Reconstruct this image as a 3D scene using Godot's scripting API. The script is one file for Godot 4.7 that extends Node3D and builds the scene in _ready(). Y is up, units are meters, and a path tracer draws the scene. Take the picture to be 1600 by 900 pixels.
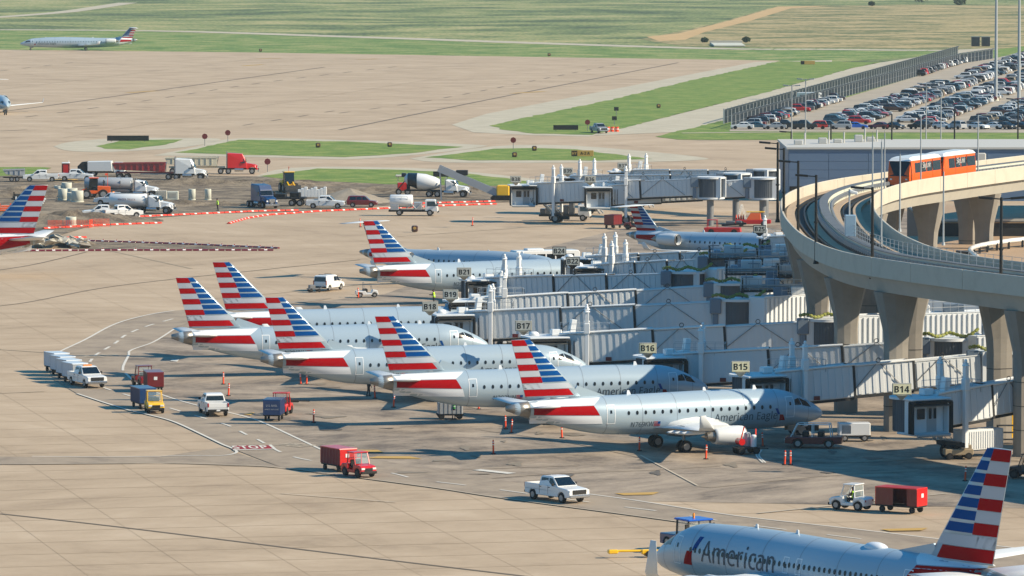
extends Node3D
# An airport apron seen from a tower through a long lens: gates with parked jets, an elevated people mover, taxiways, a works area and a parking lot.

const FPX := 9000.0      # focal length in pixels of a 1600 wide picture
const EYE := 46.0        # height of the viewpoint
const PITCH := 0.06701   # how far the camera looks down

var M := {}
var used := {}
var meshes := {}
var font: SystemFont
var font_bold: SystemFont

# ---------------------------------------------------------------- mesh building
class MB:
	var st := SurfaceTool.new()
	var g := 0
	var buf := PackedVector3Array()
	func _init() -> void:
		st.begin(Mesh.PRIMITIVE_TRIANGLES)
	func t(a: Vector3, b: Vector3, c: Vector3) -> void:
		buf.append(a)
		buf.append(b)
		buf.append(c)
	func q(a: Vector3, b: Vector3, c: Vector3, d: Vector3) -> void:
		t(a, b, c)
		t(a, c, d)
	func done(smooth := false, o = null) -> MB:   # closes one shape: turns its faces outward and hands it on
		if buf.is_empty():
			return self
		var mid := Vector3.ZERO
		if o == null:
			for p in buf:
				mid += p
			mid /= buf.size()
		else:
			mid = o
		var v := 0.0
		for i in range(0, buf.size(), 3):
			v += (buf[i] - mid).dot((buf[i + 1] - mid).cross(buf[i + 2] - mid))
		g += 1
		st.set_smooth_group(g if smooth else -1)
		for i in range(0, buf.size(), 3):
			st.add_vertex(buf[i])
			if v >= 0.0:
				st.add_vertex(buf[i + 2])
				st.add_vertex(buf[i + 1])
			else:
				st.add_vertex(buf[i + 1])
				st.add_vertex(buf[i + 2])
		buf.clear()
		return self
	func box(c: Vector3, s: Vector3, b := Basis.IDENTITY, bev := 0.0) -> MB:
		var h := s * 0.5
		if bev <= 0.0:
			var k := []
			for i in 8:
				k.append(c + b * Vector3(h.x * (1 if i & 1 else -1), h.y * (1 if i & 2 else -1), h.z * (1 if i & 4 else -1)))
			q(k[0], k[2], k[3], k[1]); q(k[4], k[5], k[7], k[6]); q(k[0], k[4], k[6], k[2])
			q(k[1], k[3], k[7], k[5]); q(k[0], k[1], k[5], k[4]); q(k[2], k[6], k[7], k[3])
			return done(false)
		var rs := []
		for e in [[-h.y, bev], [-h.y + bev, 0.0], [h.y - bev, 0.0], [h.y, bev]]:
			var x: float = h.x - e[1]
			var z: float = h.z - e[1]
			var n := bev
			var r := PackedVector3Array()
			for p in [Vector2(x - n, -z), Vector2(x, -z + n), Vector2(x, z - n), Vector2(x - n, z), Vector2(-x + n, z), Vector2(-x, z - n), Vector2(-x, -z + n), Vector2(-x + n, -z)]:
				r.append(c + b * Vector3(p.x, e[0], p.y))
			rs.append(r)
		return loft(rs, true, true, false)
	func loft(rings: Array, c0 := true, c1 := true, smooth := true) -> MB:
		var mid := Vector3.ZERO
		var cnt := 0
		for r in rings:
			for p in r:
				mid += p
				cnt += 1
		mid /= cnt
		for i in rings.size() - 1:
			var a: PackedVector3Array = rings[i]
			var b: PackedVector3Array = rings[i + 1]
			var n := a.size()
			for j in n:
				var k := (j + 1) % n
				q(a[j], a[k], b[k], b[j])
		# caps: fans, wound to agree with the sides so the whole closes
		for e in [[c0, 0], [c1, rings.size() - 1]]:
			if e[0]:
				var r: PackedVector3Array = rings[e[1]]
				var o := Vector3.ZERO
				for p in r:
					o += p
				o /= r.size()
				for j in r.size():
					var k := (j + 1) % r.size()
					if e[1] == 0:
						t(o, r[k], r[j])
					else:
						t(o, r[j], r[k])
		return done(smooth, mid)
	func cyl(p0: Vector3, p1: Vector3, r0: float, r1 := -1.0, n := 10, caps := true) -> MB:
		if r1 < 0.0:
			r1 = r0
		var d := (p1 - p0).normalized()
		var u := d.cross(Vector3.UP if absf(d.y) < 0.9 else Vector3.RIGHT).normalized()
		var w := d.cross(u)
		var a := PackedVector3Array()
		var b := PackedVector3Array()
		for i in n:
			var e := u * cos(TAU * i / n) + w * sin(TAU * i / n)
			a.append(p0 + e * r0)
			b.append(p1 + e * r1)
		var mid := (p0 + p1) * 0.5
		for j in n:
			var k := (j + 1) % n
			q(a[j], a[k], b[k], b[j])
		done(true, mid)
		if caps:
			for j in n:
				t(p0, a[j], a[(j + 1) % n])
			done(false, mid)
			for j in n:
				t(p1, b[j], b[(j + 1) % n])
			done(false, mid)
		return self
	func bar(p0: Vector3, p1: Vector3, w: float, h := -1.0) -> MB:   # a bar of rectangular section
		var d := p1 - p0
		var l := d.length()
		if l < 0.0001:
			return self
		d /= l
		var s := d.cross(Vector3.UP if absf(d.y) < 0.95 else Vector3.RIGHT).normalized()
		return box((p0 + p1) * 0.5, Vector3(w, w if h < 0.0 else h, l), Basis(s, d.cross(s).normalized() * -1.0, d))
	func path(ps: Array, r: float, n := 6) -> MB:   # a bent tube
		for i in ps.size() - 1:
			cyl(ps[i], ps[i + 1], r, r, n)
		return self
	func extr(pts: Array, hw, bev := 0.0, cz := 0.0) -> MB:   # side outline in x,y carried across z; hw one half width or one per point
		var n := pts.size()
		var area := 0.0
		for i in n:
			area += (pts[i] as Vector2).cross(pts[(i + 1) % n])
		var inn := []
		for i in n:
			var p: Vector2 = pts[i]
			var d0: Vector2 = (p - pts[(i + n - 1) % n]).normalized()
			var d1: Vector2 = (pts[(i + 1) % n] - p).normalized()
			var nn := (Vector2(-d0.y, d0.x) + Vector2(-d1.y, d1.x)).normalized() * (1.0 if area > 0.0 else -1.0)
			inn.append(p + nn * bev)
		var rs := []
		var lay := [[-1.0, 0.0, false], [1.0, 0.0, false]]
		if bev > 0.0:
			lay = [[-1.0, 0.0, true], [-1.0, bev, false], [1.0, bev, false], [1.0, 0.0, true]]
		for e in lay:
			var r := PackedVector3Array()
			for i in n:
				var p: Vector2 = inn[i] if e[2] else pts[i]
				var w: float = hw[i] if hw is Array else hw
				r.append(Vector3(p.x, p.y, cz + e[0] * (w - e[1])))
			rs.append(r)
		var tri := Geometry2D.triangulate_polygon(PackedVector2Array(pts))
		for i in rs.size() - 1:
			for j in n:
				var k := (j + 1) % n
				q(rs[i][j], rs[i][k], rs[i + 1][k], rs[i + 1][j])
		var lastr: PackedVector3Array = rs[rs.size() - 1]
		var flip := area < 0.0
		for i in range(0, tri.size(), 3):
			var a := tri[i]
			var b := tri[i + 1]
			var c := tri[i + 2]
			var cr := (Vector2(pts[b]) - Vector2(pts[a])).cross(Vector2(pts[c]) - Vector2(pts[a]))
			if (cr < 0.0) != flip:
				var s := b
				b = c
				c = s
			t(lastr[a], lastr[b], lastr[c])
			t(rs[0][a], rs[0][c], rs[0][b])
		return done(false)
	func ball(c: Vector3, r: Vector3, n := 10, m := 6) -> MB:
		var rs := []
		for i in range(1, m):
			var a := PI * i / m
			var ring := PackedVector3Array()
			for j in n:
				ring.append(c + Vector3(sin(a) * cos(TAU * j / n) * r.x, -cos(a) * r.y, sin(a) * sin(TAU * j / n) * r.z))
			rs.append(ring)
		return loft(rs)
	func fin() -> ArrayMesh:
		st.generate_normals()
		return st.commit()

# ---------------------------------------------------------------- objects, names, labels
func at(px: float, py: float, h := 0.0) -> Vector3:   # the point at height h that lies behind a pixel of the photograph
	var d := Vector3((px - 800.0) / FPX, -(py - 450.0) / FPX, -1.0).rotated(Vector3.RIGHT, -PITCH)
	var k := (h - EYE) / d.y
	return Vector3(d.x * k, h, d.z * k)

func numbered(called: String, parent: Node) -> String:
	var key := str(parent.get_instance_id()) + called
	var n: int = used.get(key, 0)
	used[key] = n + 1
	return called if n == 0 else "%s_%03d" % [called, n]

func put(called: String, m, mat: Material, parent: Node = null, pos := Vector3.ZERO, rot := Vector3.ZERO) -> MeshInstance3D:
	var o := MeshInstance3D.new()
	o.mesh = m.fin() if m is MB else m
	o.material_override = mat
	if parent == null:
		parent = self
	o.name = numbered(called, parent)
	parent.add_child(o, true)
	o.position = pos
	o.rotation = rot
	return o

func tag(o: Node, label: String, category: String, group := "") -> Node:
	o.set_meta("label", label)
	o.set_meta("category", category)
	if group != "":
		o.set_meta("group", group)
	return o

func thing(called: String, label: String, category: String, group := "", pos := Vector3.ZERO, deg := 0.0) -> Node3D:
	var o := Node3D.new()
	o.name = numbered(called, self)
	add_child(o, true)
	o.position = pos
	o.rotation_degrees.y = deg
	return tag(o, label, category, group)

func again(o: Node3D, label: String, pos: Vector3, deg: float, called := "") -> Node3D:   # a copy of a thing with its parts
	var c := o.duplicate() as Node3D
	var base := called if called != "" else String(o.name).rstrip("0123456789").rstrip("_")
	c.name = numbered(base, self)
	add_child(c, true)
	c.position = pos
	c.rotation_degrees.y = deg
	c.set_meta("label", label)
	return c

func structure(called: String, m, mat: Material) -> MeshInstance3D:
	var o := put(called, m, mat)
	o.set_meta("kind", "structure")
	return o

# ---------------------------------------------------------------- materials
func mat(key: String, c: Color, rough := 0.6, metal := 0.0) -> StandardMaterial3D:
	if M.has(key):
		return M[key]
	var m := StandardMaterial3D.new()
	m.albedo_color = c
	m.roughness = rough
	m.metallic = metal
	M[key] = m
	return m

func noise(freq: float, oct: int, sd: int, kind := FastNoiseLite.TYPE_SIMPLEX_SMOOTH) -> FastNoiseLite:
	var n := FastNoiseLite.new()
	n.seed = sd
	n.frequency = freq
	n.fractal_octaves = oct
	n.noise_type = kind
	return n

func lin(a: float, b: float, x: float) -> float:
	return clampf((x - a) / (b - a), 0.0, 1.0)

# a surface that varies over the ground: two seamless noises at different sizes mix a few real colours
func ground_mat(key: String, cols: Array, metres: float, sd: int, fine := 0.25, rough := 0.9, gain := 1.0, size := 1024) -> StandardMaterial3D:
	var im := Image.create(size, size, false, Image.FORMAT_RGB8)
	var a := noise(1.0, 5, sd)
	var b := noise(1.0, 3, sd + 7)
	var f := noise(0.25, 2, sd + 13)
	var n := cols.size() - 1
	for y in size:
		for x in size:
			# sampled on a torus so the edges meet
			var u := TAU * x / size
			var v := TAU * y / size
			var q := Vector3(cos(u), sin(u), cos(v)) * 1.6
			var w := sin(v) * 1.6
			var k := a.get_noise_3d(q.x + w * 0.7, q.y - w * 0.45, q.z + w * 0.6) * 0.9 + b.get_noise_3d(q.x * 5.0 + w * 4.0, q.y * 5.0, q.z * 5.0 + w * 2.0) * 0.35
			k += fine * f.get_noise_2d(x, y)
			k = clampf(k * 0.75 * gain + 0.5, 0.0, 0.999) * n
			var i := int(k)
			var c: Color = (cols[i] as Color).lerp(cols[i + 1], k - i)
			im.set_pixel(x, y, c)
	im.generate_mipmaps()
	var m := StandardMaterial3D.new()
	m.albedo_texture = ImageTexture.create_from_image(im)
	m.uv1_triplanar = true
	m.uv1_world_triplanar = true
	m.uv1_scale = Vector3.ONE / metres
	m.roughness = rough
	M[key] = m
	return m

# ---------------------------------------------------------------- ground sheets and painted lines
func smooth_line(ps: Array, per := 6) -> Array:
	var out := []
	for i in ps.size() - 1:
		var a: Vector3 = ps[maxi(i - 1, 0)]
		var b: Vector3 = ps[i]
		var c: Vector3 = ps[i + 1]
		var d: Vector3 = ps[mini(i + 2, ps.size() - 1)]
		for k in per:
			out.append(b.cubic_interpolate(c, a, d, float(k) / per))
	out.append(ps[ps.size() - 1])
	return out

func pix(ps: Array, h := 0.0) -> Array:
	var out := []
	for i in range(0, ps.size(), 2):
		out.append(at(ps[i], ps[i + 1], h))
	return out

func sheet(called: String, material: Material, ps: Array, y: float, curved := false, ragged := 0.0) -> MeshInstance3D:
	var w := pix(ps)
	if ragged > 0.0:   # an uneven edge, as mown grass has
		var e := []
		for i in w.size():
			var a: Vector3 = w[i]
			var b: Vector3 = w[(i + 1) % w.size()]
			var n := clampi(int(a.distance_to(b) / 4.0), 1, 60)
			for k in n:
				var s := sin(i * 12.9 + k * 78.2) * 43758.5
				var c := sin(i * 3.7 + k * 41.3) * 9631.7
				e.append(a.lerp(b, float(k) / n) + Vector3(s - floorf(s) - 0.5, 0, (c - floorf(c) - 0.5) * 2.0) * ragged)
		w = e
	if curved:
		w.append(w[0])
		w = smooth_line(w, 5)
		w.pop_back()
	var p2 := PackedVector2Array()
	for p in w:
		p2.append(Vector2(p.x, p.z))
	var tri := Geometry2D.triangulate_polygon(p2)
	var m := MB.new()
	for i in range(0, tri.size(), 3):
		m.t(Vector3(p2[tri[i]].x, y, p2[tri[i]].y), Vector3(p2[tri[i + 1]].x, y, p2[tri[i + 1]].y), Vector3(p2[tri[i + 2]].x, y, p2[tri[i + 2]].y))
	m.done(false, Vector3(p2[0].x, -50.0, p2[0].y))
	return structure(called, m, material)

# a painted line: a strip of paint that follows pixels on the ground; dash and gap in metres
func line(called: String, material: Material, ps: Array, wide: float, y: float, dash := 0.0, gap := 0.0, curved := true) -> MeshInstance3D:
	var w := pix(ps)
	if curved and w.size() > 2:
		w = smooth_line(w, 8)
	var m := MB.new()
	strip(m, w, wide, y, dash, gap)
	return structure(called, m, material)

func strip(m: MB, w: Array, wide: float, y: float, dash := 0.0, gap := 0.0) -> void:
	var run := 0.0
	for i in w.size() - 1:
		var a: Vector3 = w[i]
		var b: Vector3 = w[i + 1]
		a.y = y
		b.y = y
		var l := a.distance_to(b)
		if l < 0.001:
			continue
		var d := (b - a) / l
		var s := Vector3(-d.z, 0, d.x) * wide * 0.5
		var p := 0.0
		while p < l - 0.0001:
			var e := l
			var on := true
			if dash > 0.0:
				var ph := fmod(run + p, dash + gap)
				on = ph < dash - 0.0001
				e = minf(l, p + ((dash - ph) if on else (dash + gap - ph)) + 0.0002)
			if on:
				m.q(a + d * p - s, a + d * e - s, a + d * e + s, a + d * p + s)
			p = e
		run += l
	m.done(false, Vector3(0, -500, -700))

# ---------------------------------------------------------------- small shared pieces
func mesh_of(key: String, make: Callable) -> Mesh:
	if not meshes.has(key):
		meshes[key] = (make.call() as MB).fin()
	return meshes[key]

func wheel(parent: Node, p: Vector3, r: float, w: float, rim := "rim") -> void:   # axle along z
	var tm := mesh_of("tyre%.2f_%.2f" % [r, w], func() -> MB:
		var m := MB.new()
		var rs := []
		for e in [[-0.5, 0.55], [-0.5, 0.9], [-0.38, 1.0], [0.38, 1.0], [0.5, 0.9], [0.5, 0.55]]:
			var ring := PackedVector3Array()
			for j in 18:
				ring.append(Vector3(cos(TAU * j / 18) * r * e[1], sin(TAU * j / 18) * r * e[1], w * e[0]))
			rs.append(ring)
		return m.loft(rs, true, true, false))
	var rmm := mesh_of("rim%.2f_%.2f" % [r, w], func() -> MB:
		var m := MB.new()
		m.cyl(Vector3(0, 0, -w * 0.52), Vector3(0, 0, w * 0.52), r * 0.56, -1.0, 14)
		m.cyl(Vector3(0, 0, -w * 0.56), Vector3(0, 0, w * 0.56), r * 0.2, -1.0, 8)
		return m)
	var t := put("wheel", tm, M.rubber, parent, p)
	put("rim", rmm, M[rim], t)

func glyphs(text: String, h: float, bold := false) -> PackedVector3Array:   # flat triangles of a line of lettering, capitals h high, from x = 0
	var tm := TextMesh.new()
	tm.font = font_bold if bold else font
	tm.font_size = 64
	tm.text = text
	tm.depth = 0.0
	tm.pixel_size = 0.01
	tm.curve_step = 1.5
	tm.horizontal_alignment = HORIZONTAL_ALIGNMENT_LEFT
	var arr := tm.get_mesh_arrays() if tm.get_surface_count() == 0 else tm.surface_get_arrays(0)
	var out := PackedVector3Array()
	if arr.is_empty():
		return out
	var vs: PackedVector3Array = arr[Mesh.ARRAY_VERTEX]
	var ns: PackedVector3Array = arr[Mesh.ARRAY_NORMAL]
	var ix = arr[Mesh.ARRAY_INDEX]
	var idx := PackedInt32Array()
	if ix == null or ix.size() == 0:
		for i in vs.size():
			idx.append(i)
	else:
		idx = ix
	var lo := Vector2(1e9, 1e9)
	var hi := Vector2(-1e9, -1e9)
	for v in vs:
		lo = lo.min(Vector2(v.x, v.y))
		hi = hi.max(Vector2(v.x, v.y))
	var k := h / 0.457   # capitals are about 0.714 of the size
	for i in range(0, idx.size(), 3):
		if ns[idx[i]].z > 0.5:
			for j in 3:
				var v := vs[idx[i + j]]
				out.append(Vector3((v.x - lo.x) * k, (v.y) * k, 0))
	# put the baseline at zero: capitals and figures have none below it
	var base := 1e9
	for v in out:
		base = minf(base, v.y)
	if text.contains("g"):
		base += 0.235 * h / 0.714
	for i in out.size():
		out[i].y -= base
	return out

func lettering(text: String, h: float, bold := false, centred := true) -> MB:
	var g := glyphs(text, h, bold)
	var hi := 0.0
	for v in g:
		hi = maxf(hi, v.x)
	var m := MB.new()
	var o := Vector3(hi * 0.5 if centred else 0.0, 0, 0)
	for i in range(0, g.size(), 3):
		m.t(g[i] - o, g[i + 1] - o, g[i + 2] - o)
	return m.done(false, Vector3(0, 0, -9))

func ordinal(n: int) -> String:
	var ones := ["", "first", "second", "third", "fourth", "fifth", "sixth", "seventh", "eighth", "ninth", "tenth", "eleventh", "twelfth", "thirteenth", "fourteenth", "fifteenth", "sixteenth", "seventeenth", "eighteenth", "nineteenth"]
	if n < 20:
		return ones[n]
	var tens := ["", "", "twent", "thirt", "fort", "fift", "sixt", "sevent", "eight", "ninet"]
	if n >= 100:
		return "hundred and " + ("" if n == 100 else ordinal(n - 100))
	return tens[n / 10] + ("ieth" if n % 10 == 0 else "y-" + ones[n % 10])

# ---------------------------------------------------------------- aircraft
# the round body of an aircraft: stations run from the nose (0) to the tail
class Hull:
	var s := PackedFloat32Array()
	var y := PackedFloat32Array()
	var r := PackedFloat32Array()
	var ratio := 0.9     # width over height
	var cl := 3.1        # height of the centre line over the ground
	var x0 := 0.0        # station that stands over the origin
	func look(v: float, arr: PackedFloat32Array) -> float:
		var n := s.size()
		if v <= s[0]:
			return arr[0]
		if v >= s[n - 1]:
			return arr[n - 1]
		var i := 0
		while s[i + 1] < v:
			i += 1
		var a := maxi(i - 1, 0)
		var d := mini(i + 2, n - 1)
		var k := (v - s[i]) / (s[i + 1] - s[i])
		return cubic_interpolate_in_time(arr[i], arr[i + 1], arr[a], arr[d], k, s[i + 1] - s[i], s[a] - s[i], s[d] - s[i])
	func pt(v: float, h: float, side: float, off := 0.0) -> Vector3:   # the skin at station v and height h over the centre line
		var rr := look(v, r)
		var k := clampf((h - look(v, y)) / maxf(rr, 0.01), -0.999, 0.999)
		var z := sqrt(1.0 - k * k)
		var o := Vector3(0, k / 1.0, z * side).normalized() * off
		return Vector3(x0 - v, cl + h, z * rr * ratio * side) + o
	func ring(v: float, n: int) -> PackedVector3Array:
		var out := PackedVector3Array()
		var rr := look(v, r)
		for j in n:
			var a := TAU * j / n
			out.append(Vector3(x0 - v, cl + look(v, y) + cos(a) * rr, sin(a) * rr * ratio))
		return out
	func skin(m: MB, side: float, c: Array, nu: int, nv: int, off: float) -> void:   # a four cornered patch laid on the skin; corners are (station, height)
		for i in nu:
			for j in nv:
				var p := []
				for e in [[i, j], [i + 1, j], [i + 1, j + 1], [i, j + 1]]:
					var u: float = float(e[0]) / nu
					var w: float = float(e[1]) / nv
					var v: Vector2 = (c[0] as Vector2).lerp(c[1], u).lerp((c[3] as Vector2).lerp(c[2], u), w)
					p.append(pt(v.x, v.y, side, off))
				m.q(p[0], p[1], p[2], p[3])
		m.done(true, Vector3(x0 - c[0].x, cl, 0))

func foil(le: Vector3, chord: float, thick: float, up: Vector3) -> PackedVector3Array:
	var out := PackedVector3Array()
	var cs := [0.0, 0.04, 0.15, 0.35, 0.65, 1.0]
	var ts := [0.0, 0.5, 0.85, 1.0, 0.7, 0.06]
	for i in 6:
		out.append(le + Vector3(-cs[i] * chord, 0, 0) + up * ts[i] * thick * 0.5)
	for i in range(5, 0, -1):
		out.append(le + Vector3(-cs[i] * chord, 0, 0) - up * ts[i] * thick * 0.5 * 0.8)
	return out

func fin_half(c: float) -> float:
	var cs := [0.0, 0.04, 0.15, 0.35, 0.65, 1.0]
	var ts := [0.0, 0.5, 0.85, 1.0, 0.7, 0.06]
	for i in 5:
		if c <= cs[i + 1]:
			return lerpf(ts[i], ts[i + 1], (c - cs[i]) / (cs[i + 1] - cs[i]))
	return 0.06

# text laid round the body; st is where it starts and it reads forward on the right side, backward on the left
func hull_text(hu: Hull, text: String, h: float, base: float, st: float, side: float, off := 0.012) -> MB:
	var gl := glyphs(text, h)
	var m := MB.new()
	for i in range(0, gl.size(), 3):
		var todo := [[gl[i], gl[i + 1], gl[i + 2]]]
		while not todo.is_empty():
			var t: Array = todo.pop_back()
			var l := -1.0
			var k := 0
			for j in 3:
				var e: float = absf(t[j].y - t[(j + 1) % 3].y)
				if e > l:
					l = e
					k = j
			if l > 0.16:
				var a: Vector3 = t[k]
				var b: Vector3 = t[(k + 1) % 3]
				var c: Vector3 = t[(k + 2) % 3]
				var mid := (a + b) * 0.5
				todo.append([a, mid, c])
				todo.append([mid, b, c])
			else:
				var p := []
				for v in t:
					p.append(hu.pt(st - v.x * side, base + v.y, side, off))
				m.t(p[0], p[1], p[2])
	return m.done(false, Vector3(hu.x0 - st, hu.cl, 0))

# one airliner. d gives its measures; the origin is the ground below the main wheels, the nose points along +x
func airliner(d: Dictionary, label: String, group := "") -> Node3D:
	var o := thing(d.get("called", "regional_jet"), label, "airplane", group)
	var L: float = d.L
	var R: float = d.R
	var hu := Hull.new()
	hu.ratio = d.get("ratio", 0.9)
	hu.cl = d.cl
	hu.x0 = d.gear
	var ns: Array = d.get("nose", [[0.0, -0.37, 0.02], [0.1, -0.365, 0.17], [0.35, -0.33, 0.34], [0.8, -0.25, 0.53], [1.35, -0.16, 0.7], [2.0, -0.06, 0.87], [2.7, -0.01, 0.97], [3.5, 0.0, 1.0]])
	var tl: Array = d.get("tail", [[6.4, 0.0, 1.0], [5.0, 0.05, 0.95], [3.6, 0.17, 0.81], [2.4, 0.30, 0.63], [1.3, 0.42, 0.44], [0.5, 0.5, 0.29], [0.0, 0.54, 0.13]])
	for e in ns:
		hu.s.append(e[0] * R)
		hu.y.append(e[1] * R)
		hu.r.append(e[2] * R)
	for e in tl:
		hu.s.append(L - e[0] * R)
		hu.y.append(e[1] * R)
		hu.r.append(e[2] * R)
	var m := MB.new()
	var rs := []
	var stations := []
	for k in [0.0, 0.03, 0.07, 0.13, 0.2, 0.3, 0.45, 0.6, 0.8, 1.0, 1.3, 1.6, 2.0, 2.4, 2.8, 3.2, 3.6]:
		stations.append(k * R)
	var k0 := 3.6 * R
	var k1 := L - 6.4 * R
	for i in range(1, 7):
		stations.append(lerpf(k0, k1, i / 6.0))
	for k in [6.0, 5.5, 5.0, 4.5, 4.0, 3.5, 3.0, 2.5, 2.0, 1.5, 1.0, 0.6, 0.3, 0.1, 0.0]:
		stations.append(L - k * R)
	for v in stations:
		rs.append(hu.ring(v, 32))
	m.loft(rs)
	put("fuselage", m, M.jet_paint, o)
	# tail cone of bare metal
	m = MB.new()
	rs = []
	for v in [L - 1.15 * R, L - 0.7 * R, L - 0.3 * R, L + 0.02 * R]:
		var ring := hu.ring(v, 18)
		var c := Vector3(hu.x0 - v, hu.cl + hu.look(v, hu.y), 0)
		for j in ring.size():
			ring[j] = c + (ring[j] - c) * 1.02
		rs.append(ring)
	m.loft(rs)
	put("tail_cone", m, M.jet_metal, o)
	# wings
	var w: Dictionary = d.wing
	for side in [-1.0, 1.0]:
		m = MB.new()
		rs = []
		for e in w.ribs:   # [z, station of the leading edge, height, chord, thickness]
			rs.append(foil(Vector3(hu.x0 - e[1], e[2], side * e[0]), e[3], e[4], Vector3.UP))
		m.loft(rs)
		var wing := put("wing", m, M.jet_wing, o)
		if w.has("winglet"):   # [z, station, height, chord, lean]
			m = MB.new()
			rs = []
			for e in w.winglet:
				rs.append(foil(Vector3(hu.x0 - e[1], e[2], side * e[0]), e[3], e[4], Vector3(0, 0.3, -side).normalized()))
			m.loft(rs)
			put("winglet", m, M.jet_wing, wing)
		for e in w.get("fairings", []):   # flap track fairings [z, station, height]
			m = MB.new()
			m.ball(Vector3(hu.x0 - e[1], e[2], side * e[0]), Vector3(1.25, 0.17, 0.16), 8, 6)
			put("flap_fairing", m, M.jet_wing, wing)
		# the lowered edge of the flaps, a darker gap
		m = MB.new()
		var a: Array = w.ribs[0]
		var b: Array = w.ribs[w.ribs.size() - 2]
		m.bar(Vector3(hu.x0 - a[1] - a[3] * 0.78, a[2] + a[4] * 0.27, side * (a[0] + 1.0)), Vector3(hu.x0 - b[1] - b[3] * 0.75, b[2] + b[4] * 0.27, side * b[0]), 0.05)
		put("flap_gap", m, M.dark_line, wing)
	# belly fairing
	m = MB.new()
	var bf: Array = d.get("belly", [d.gear - 6.6, d.gear + 3.3, 1.12, -0.4])
	rs = []
	for k in 9:
		var u := k / 8.0
		var v := lerpf(bf[0], bf[1], u)
		var e := sqrt(maxf(1.0 - pow(2.0 * u - 1.0, 2.0), 0.0004))
		var ring := PackedVector3Array()
		for j in 16:
			var g := TAU * j / 16
			ring.append(Vector3(hu.x0 - v, hu.cl + bf[3] * R + cos(g) * R * 0.66 * e, sin(g) * R * bf[2] * hu.ratio * e))
		rs.append(ring)
	m.loft(rs)
	put("belly_fairing", m, M.jet_wing, o)
	# engines
	for e in d.engines:   # [z, station of the lip, height, length, radius]
		var en := put("engine", nacelle(e[3], e[4]), M.jet_wing, o, Vector3(hu.x0 - e[1], e[2], e[0]))
		var g := MB.new()
		g.cyl(Vector3(-e[3] * 0.14, 0, 0), Vector3(-e[3] * 0.15, 0, 0), e[4] * 0.8, -1.0, 20)
		g.cyl(Vector3(-e[3] * 0.02, 0, 0), Vector3(-e[3] * 0.14, 0, 0), 0.01, e[4] * 0.28, 12)
		put("fan", g, M.dark_line, en)
		g = MB.new()
		rs = []
		for k in [[-0.01, 0.86], [0.012, 0.9], [-0.005, 0.955], [-0.05, 0.985]]:
			var ring := PackedVector3Array()
			for j in 24:
				ring.append(Vector3(k[0] * e[3], cos(TAU * j / 24) * e[4] * k[1], sin(TAU * j / 24) * e[4] * k[1]))
			rs.append(ring)
		g.loft(rs, false, false)
		put("intake_lip", g, M.jet_metal, en)
		g = MB.new()
		g.cyl(Vector3(-e[3] * 0.78, 0, 0), Vector3(-e[3] * 1.06, 0, 0), e[4] * 0.66, e[4] * 0.42, 20)
		g.cyl(Vector3(-e[3] * 1.06, 0, 0), Vector3(-e[3] * 1.2, 0, 0), e[4] * 0.24, e[4] * 0.05, 12)
		put("exhaust", g, M.jet_metal, en)
		g = MB.new()
		if d.get("rear_engines", false):
			g.box(Vector3(-e[3] * 0.5, 0, -signf(e[0]) * e[4] * 0.95), Vector3(e[3] * 0.55, 0.22, e[4] * 0.9), Basis.IDENTITY, 0.06)
		else:
			g.extr([Vector2(-e[3] * 0.25, e[4] * 0.82), Vector2(-e[3] * 0.5, e[4] * 1.22), Vector2(-e[3] * 1.05, e[4] * 1.25), Vector2(-e[3] * 1.25, e[4] * 0.95), Vector2(-e[3] * 0.8, e[4] * 0.7)], 0.16, 0.05)
		put("pylon", g, M.jet_wing, en)
	# fin: F = [station of leading edge at the root, of trailing edge at the root, same at the tip, root height, tip height, thickness]
	var F: Array = d.fin
	m = MB.new()
	rs = []
	for k in [0.0, 0.5, 0.96, 1.0]:
		var le := lerpf(F[0], F[2], k)
		var te := lerpf(F[1], F[3], k)
		if k == 1.0:
			le += (te - le) * 0.12
		rs.append(foil(Vector3(hu.x0 - le, lerpf(F[4], F[5], k), 0), te - le, F[6] * lerpf(1.0, 0.5, k), Vector3(0, 0, 1)))
	m.loft(rs)
	# dorsal fillet
	m.extr([Vector2(hu.x0 - F[0] - 0.5, F[4] + 0.9), Vector2(hu.x0 - d.dorsal, hu.cl + R * 0.9), Vector2(hu.x0 - F[0] - 1.5, F[4] - 0.5)], [0.09, 0.03, 0.15])
	var fin := put("tail_fin", m, M.jet_paint, o)
	for col in ["red", "blue", "silver"]:
		for side in [-1.0, 1.0]:
			for e in tail_stripes(col):   # heights from the tip (0) to the foot (1), chord share from the trailing edge
				m = MB.new()
				var nu := 6
				for i in nu:
					var p := []
					for c in [[i, e[0]], [i + 1, e[0]], [i + 1, e[1]], [i, e[1]]]:
						var h: float = 1.0 - c[1] * d.get("stripe_foot", 0.97)
						var cut := lerpf(0.65, 0.42, c[1] / 0.77)
						var c0: float = 0.0 if e[2] == 0 else cut
						var c1: float = 1.0 if e[3] == 1 else cut
						if e[3] == 1:
							c1 = 0.955
						if e[3] == 2:
							c1 = 1.0
						var u: float = lerpf(c0, c1, float(c[0]) / nu)
						var te := lerpf(F[1], F[3], h)
						var le := lerpf(F[0], F[2], h)
						var z: float = fin_half(1.0 - u) * F[6] * lerpf(1.0, 0.5, h) * (0.5 if side > 0 else 0.4) + 0.02
						p.append(Vector3(hu.x0 - lerpf(te, le, u), lerpf(F[4], F[5], h) * 1.0, z * side))
					m.q(p[0], p[1], p[2], p[3])
				m.done(true, Vector3(hu.x0 - F[0], F[4] + 2.0, 0))
				put(col + "_stripe", m, M["stripe_" + col], fin)
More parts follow.
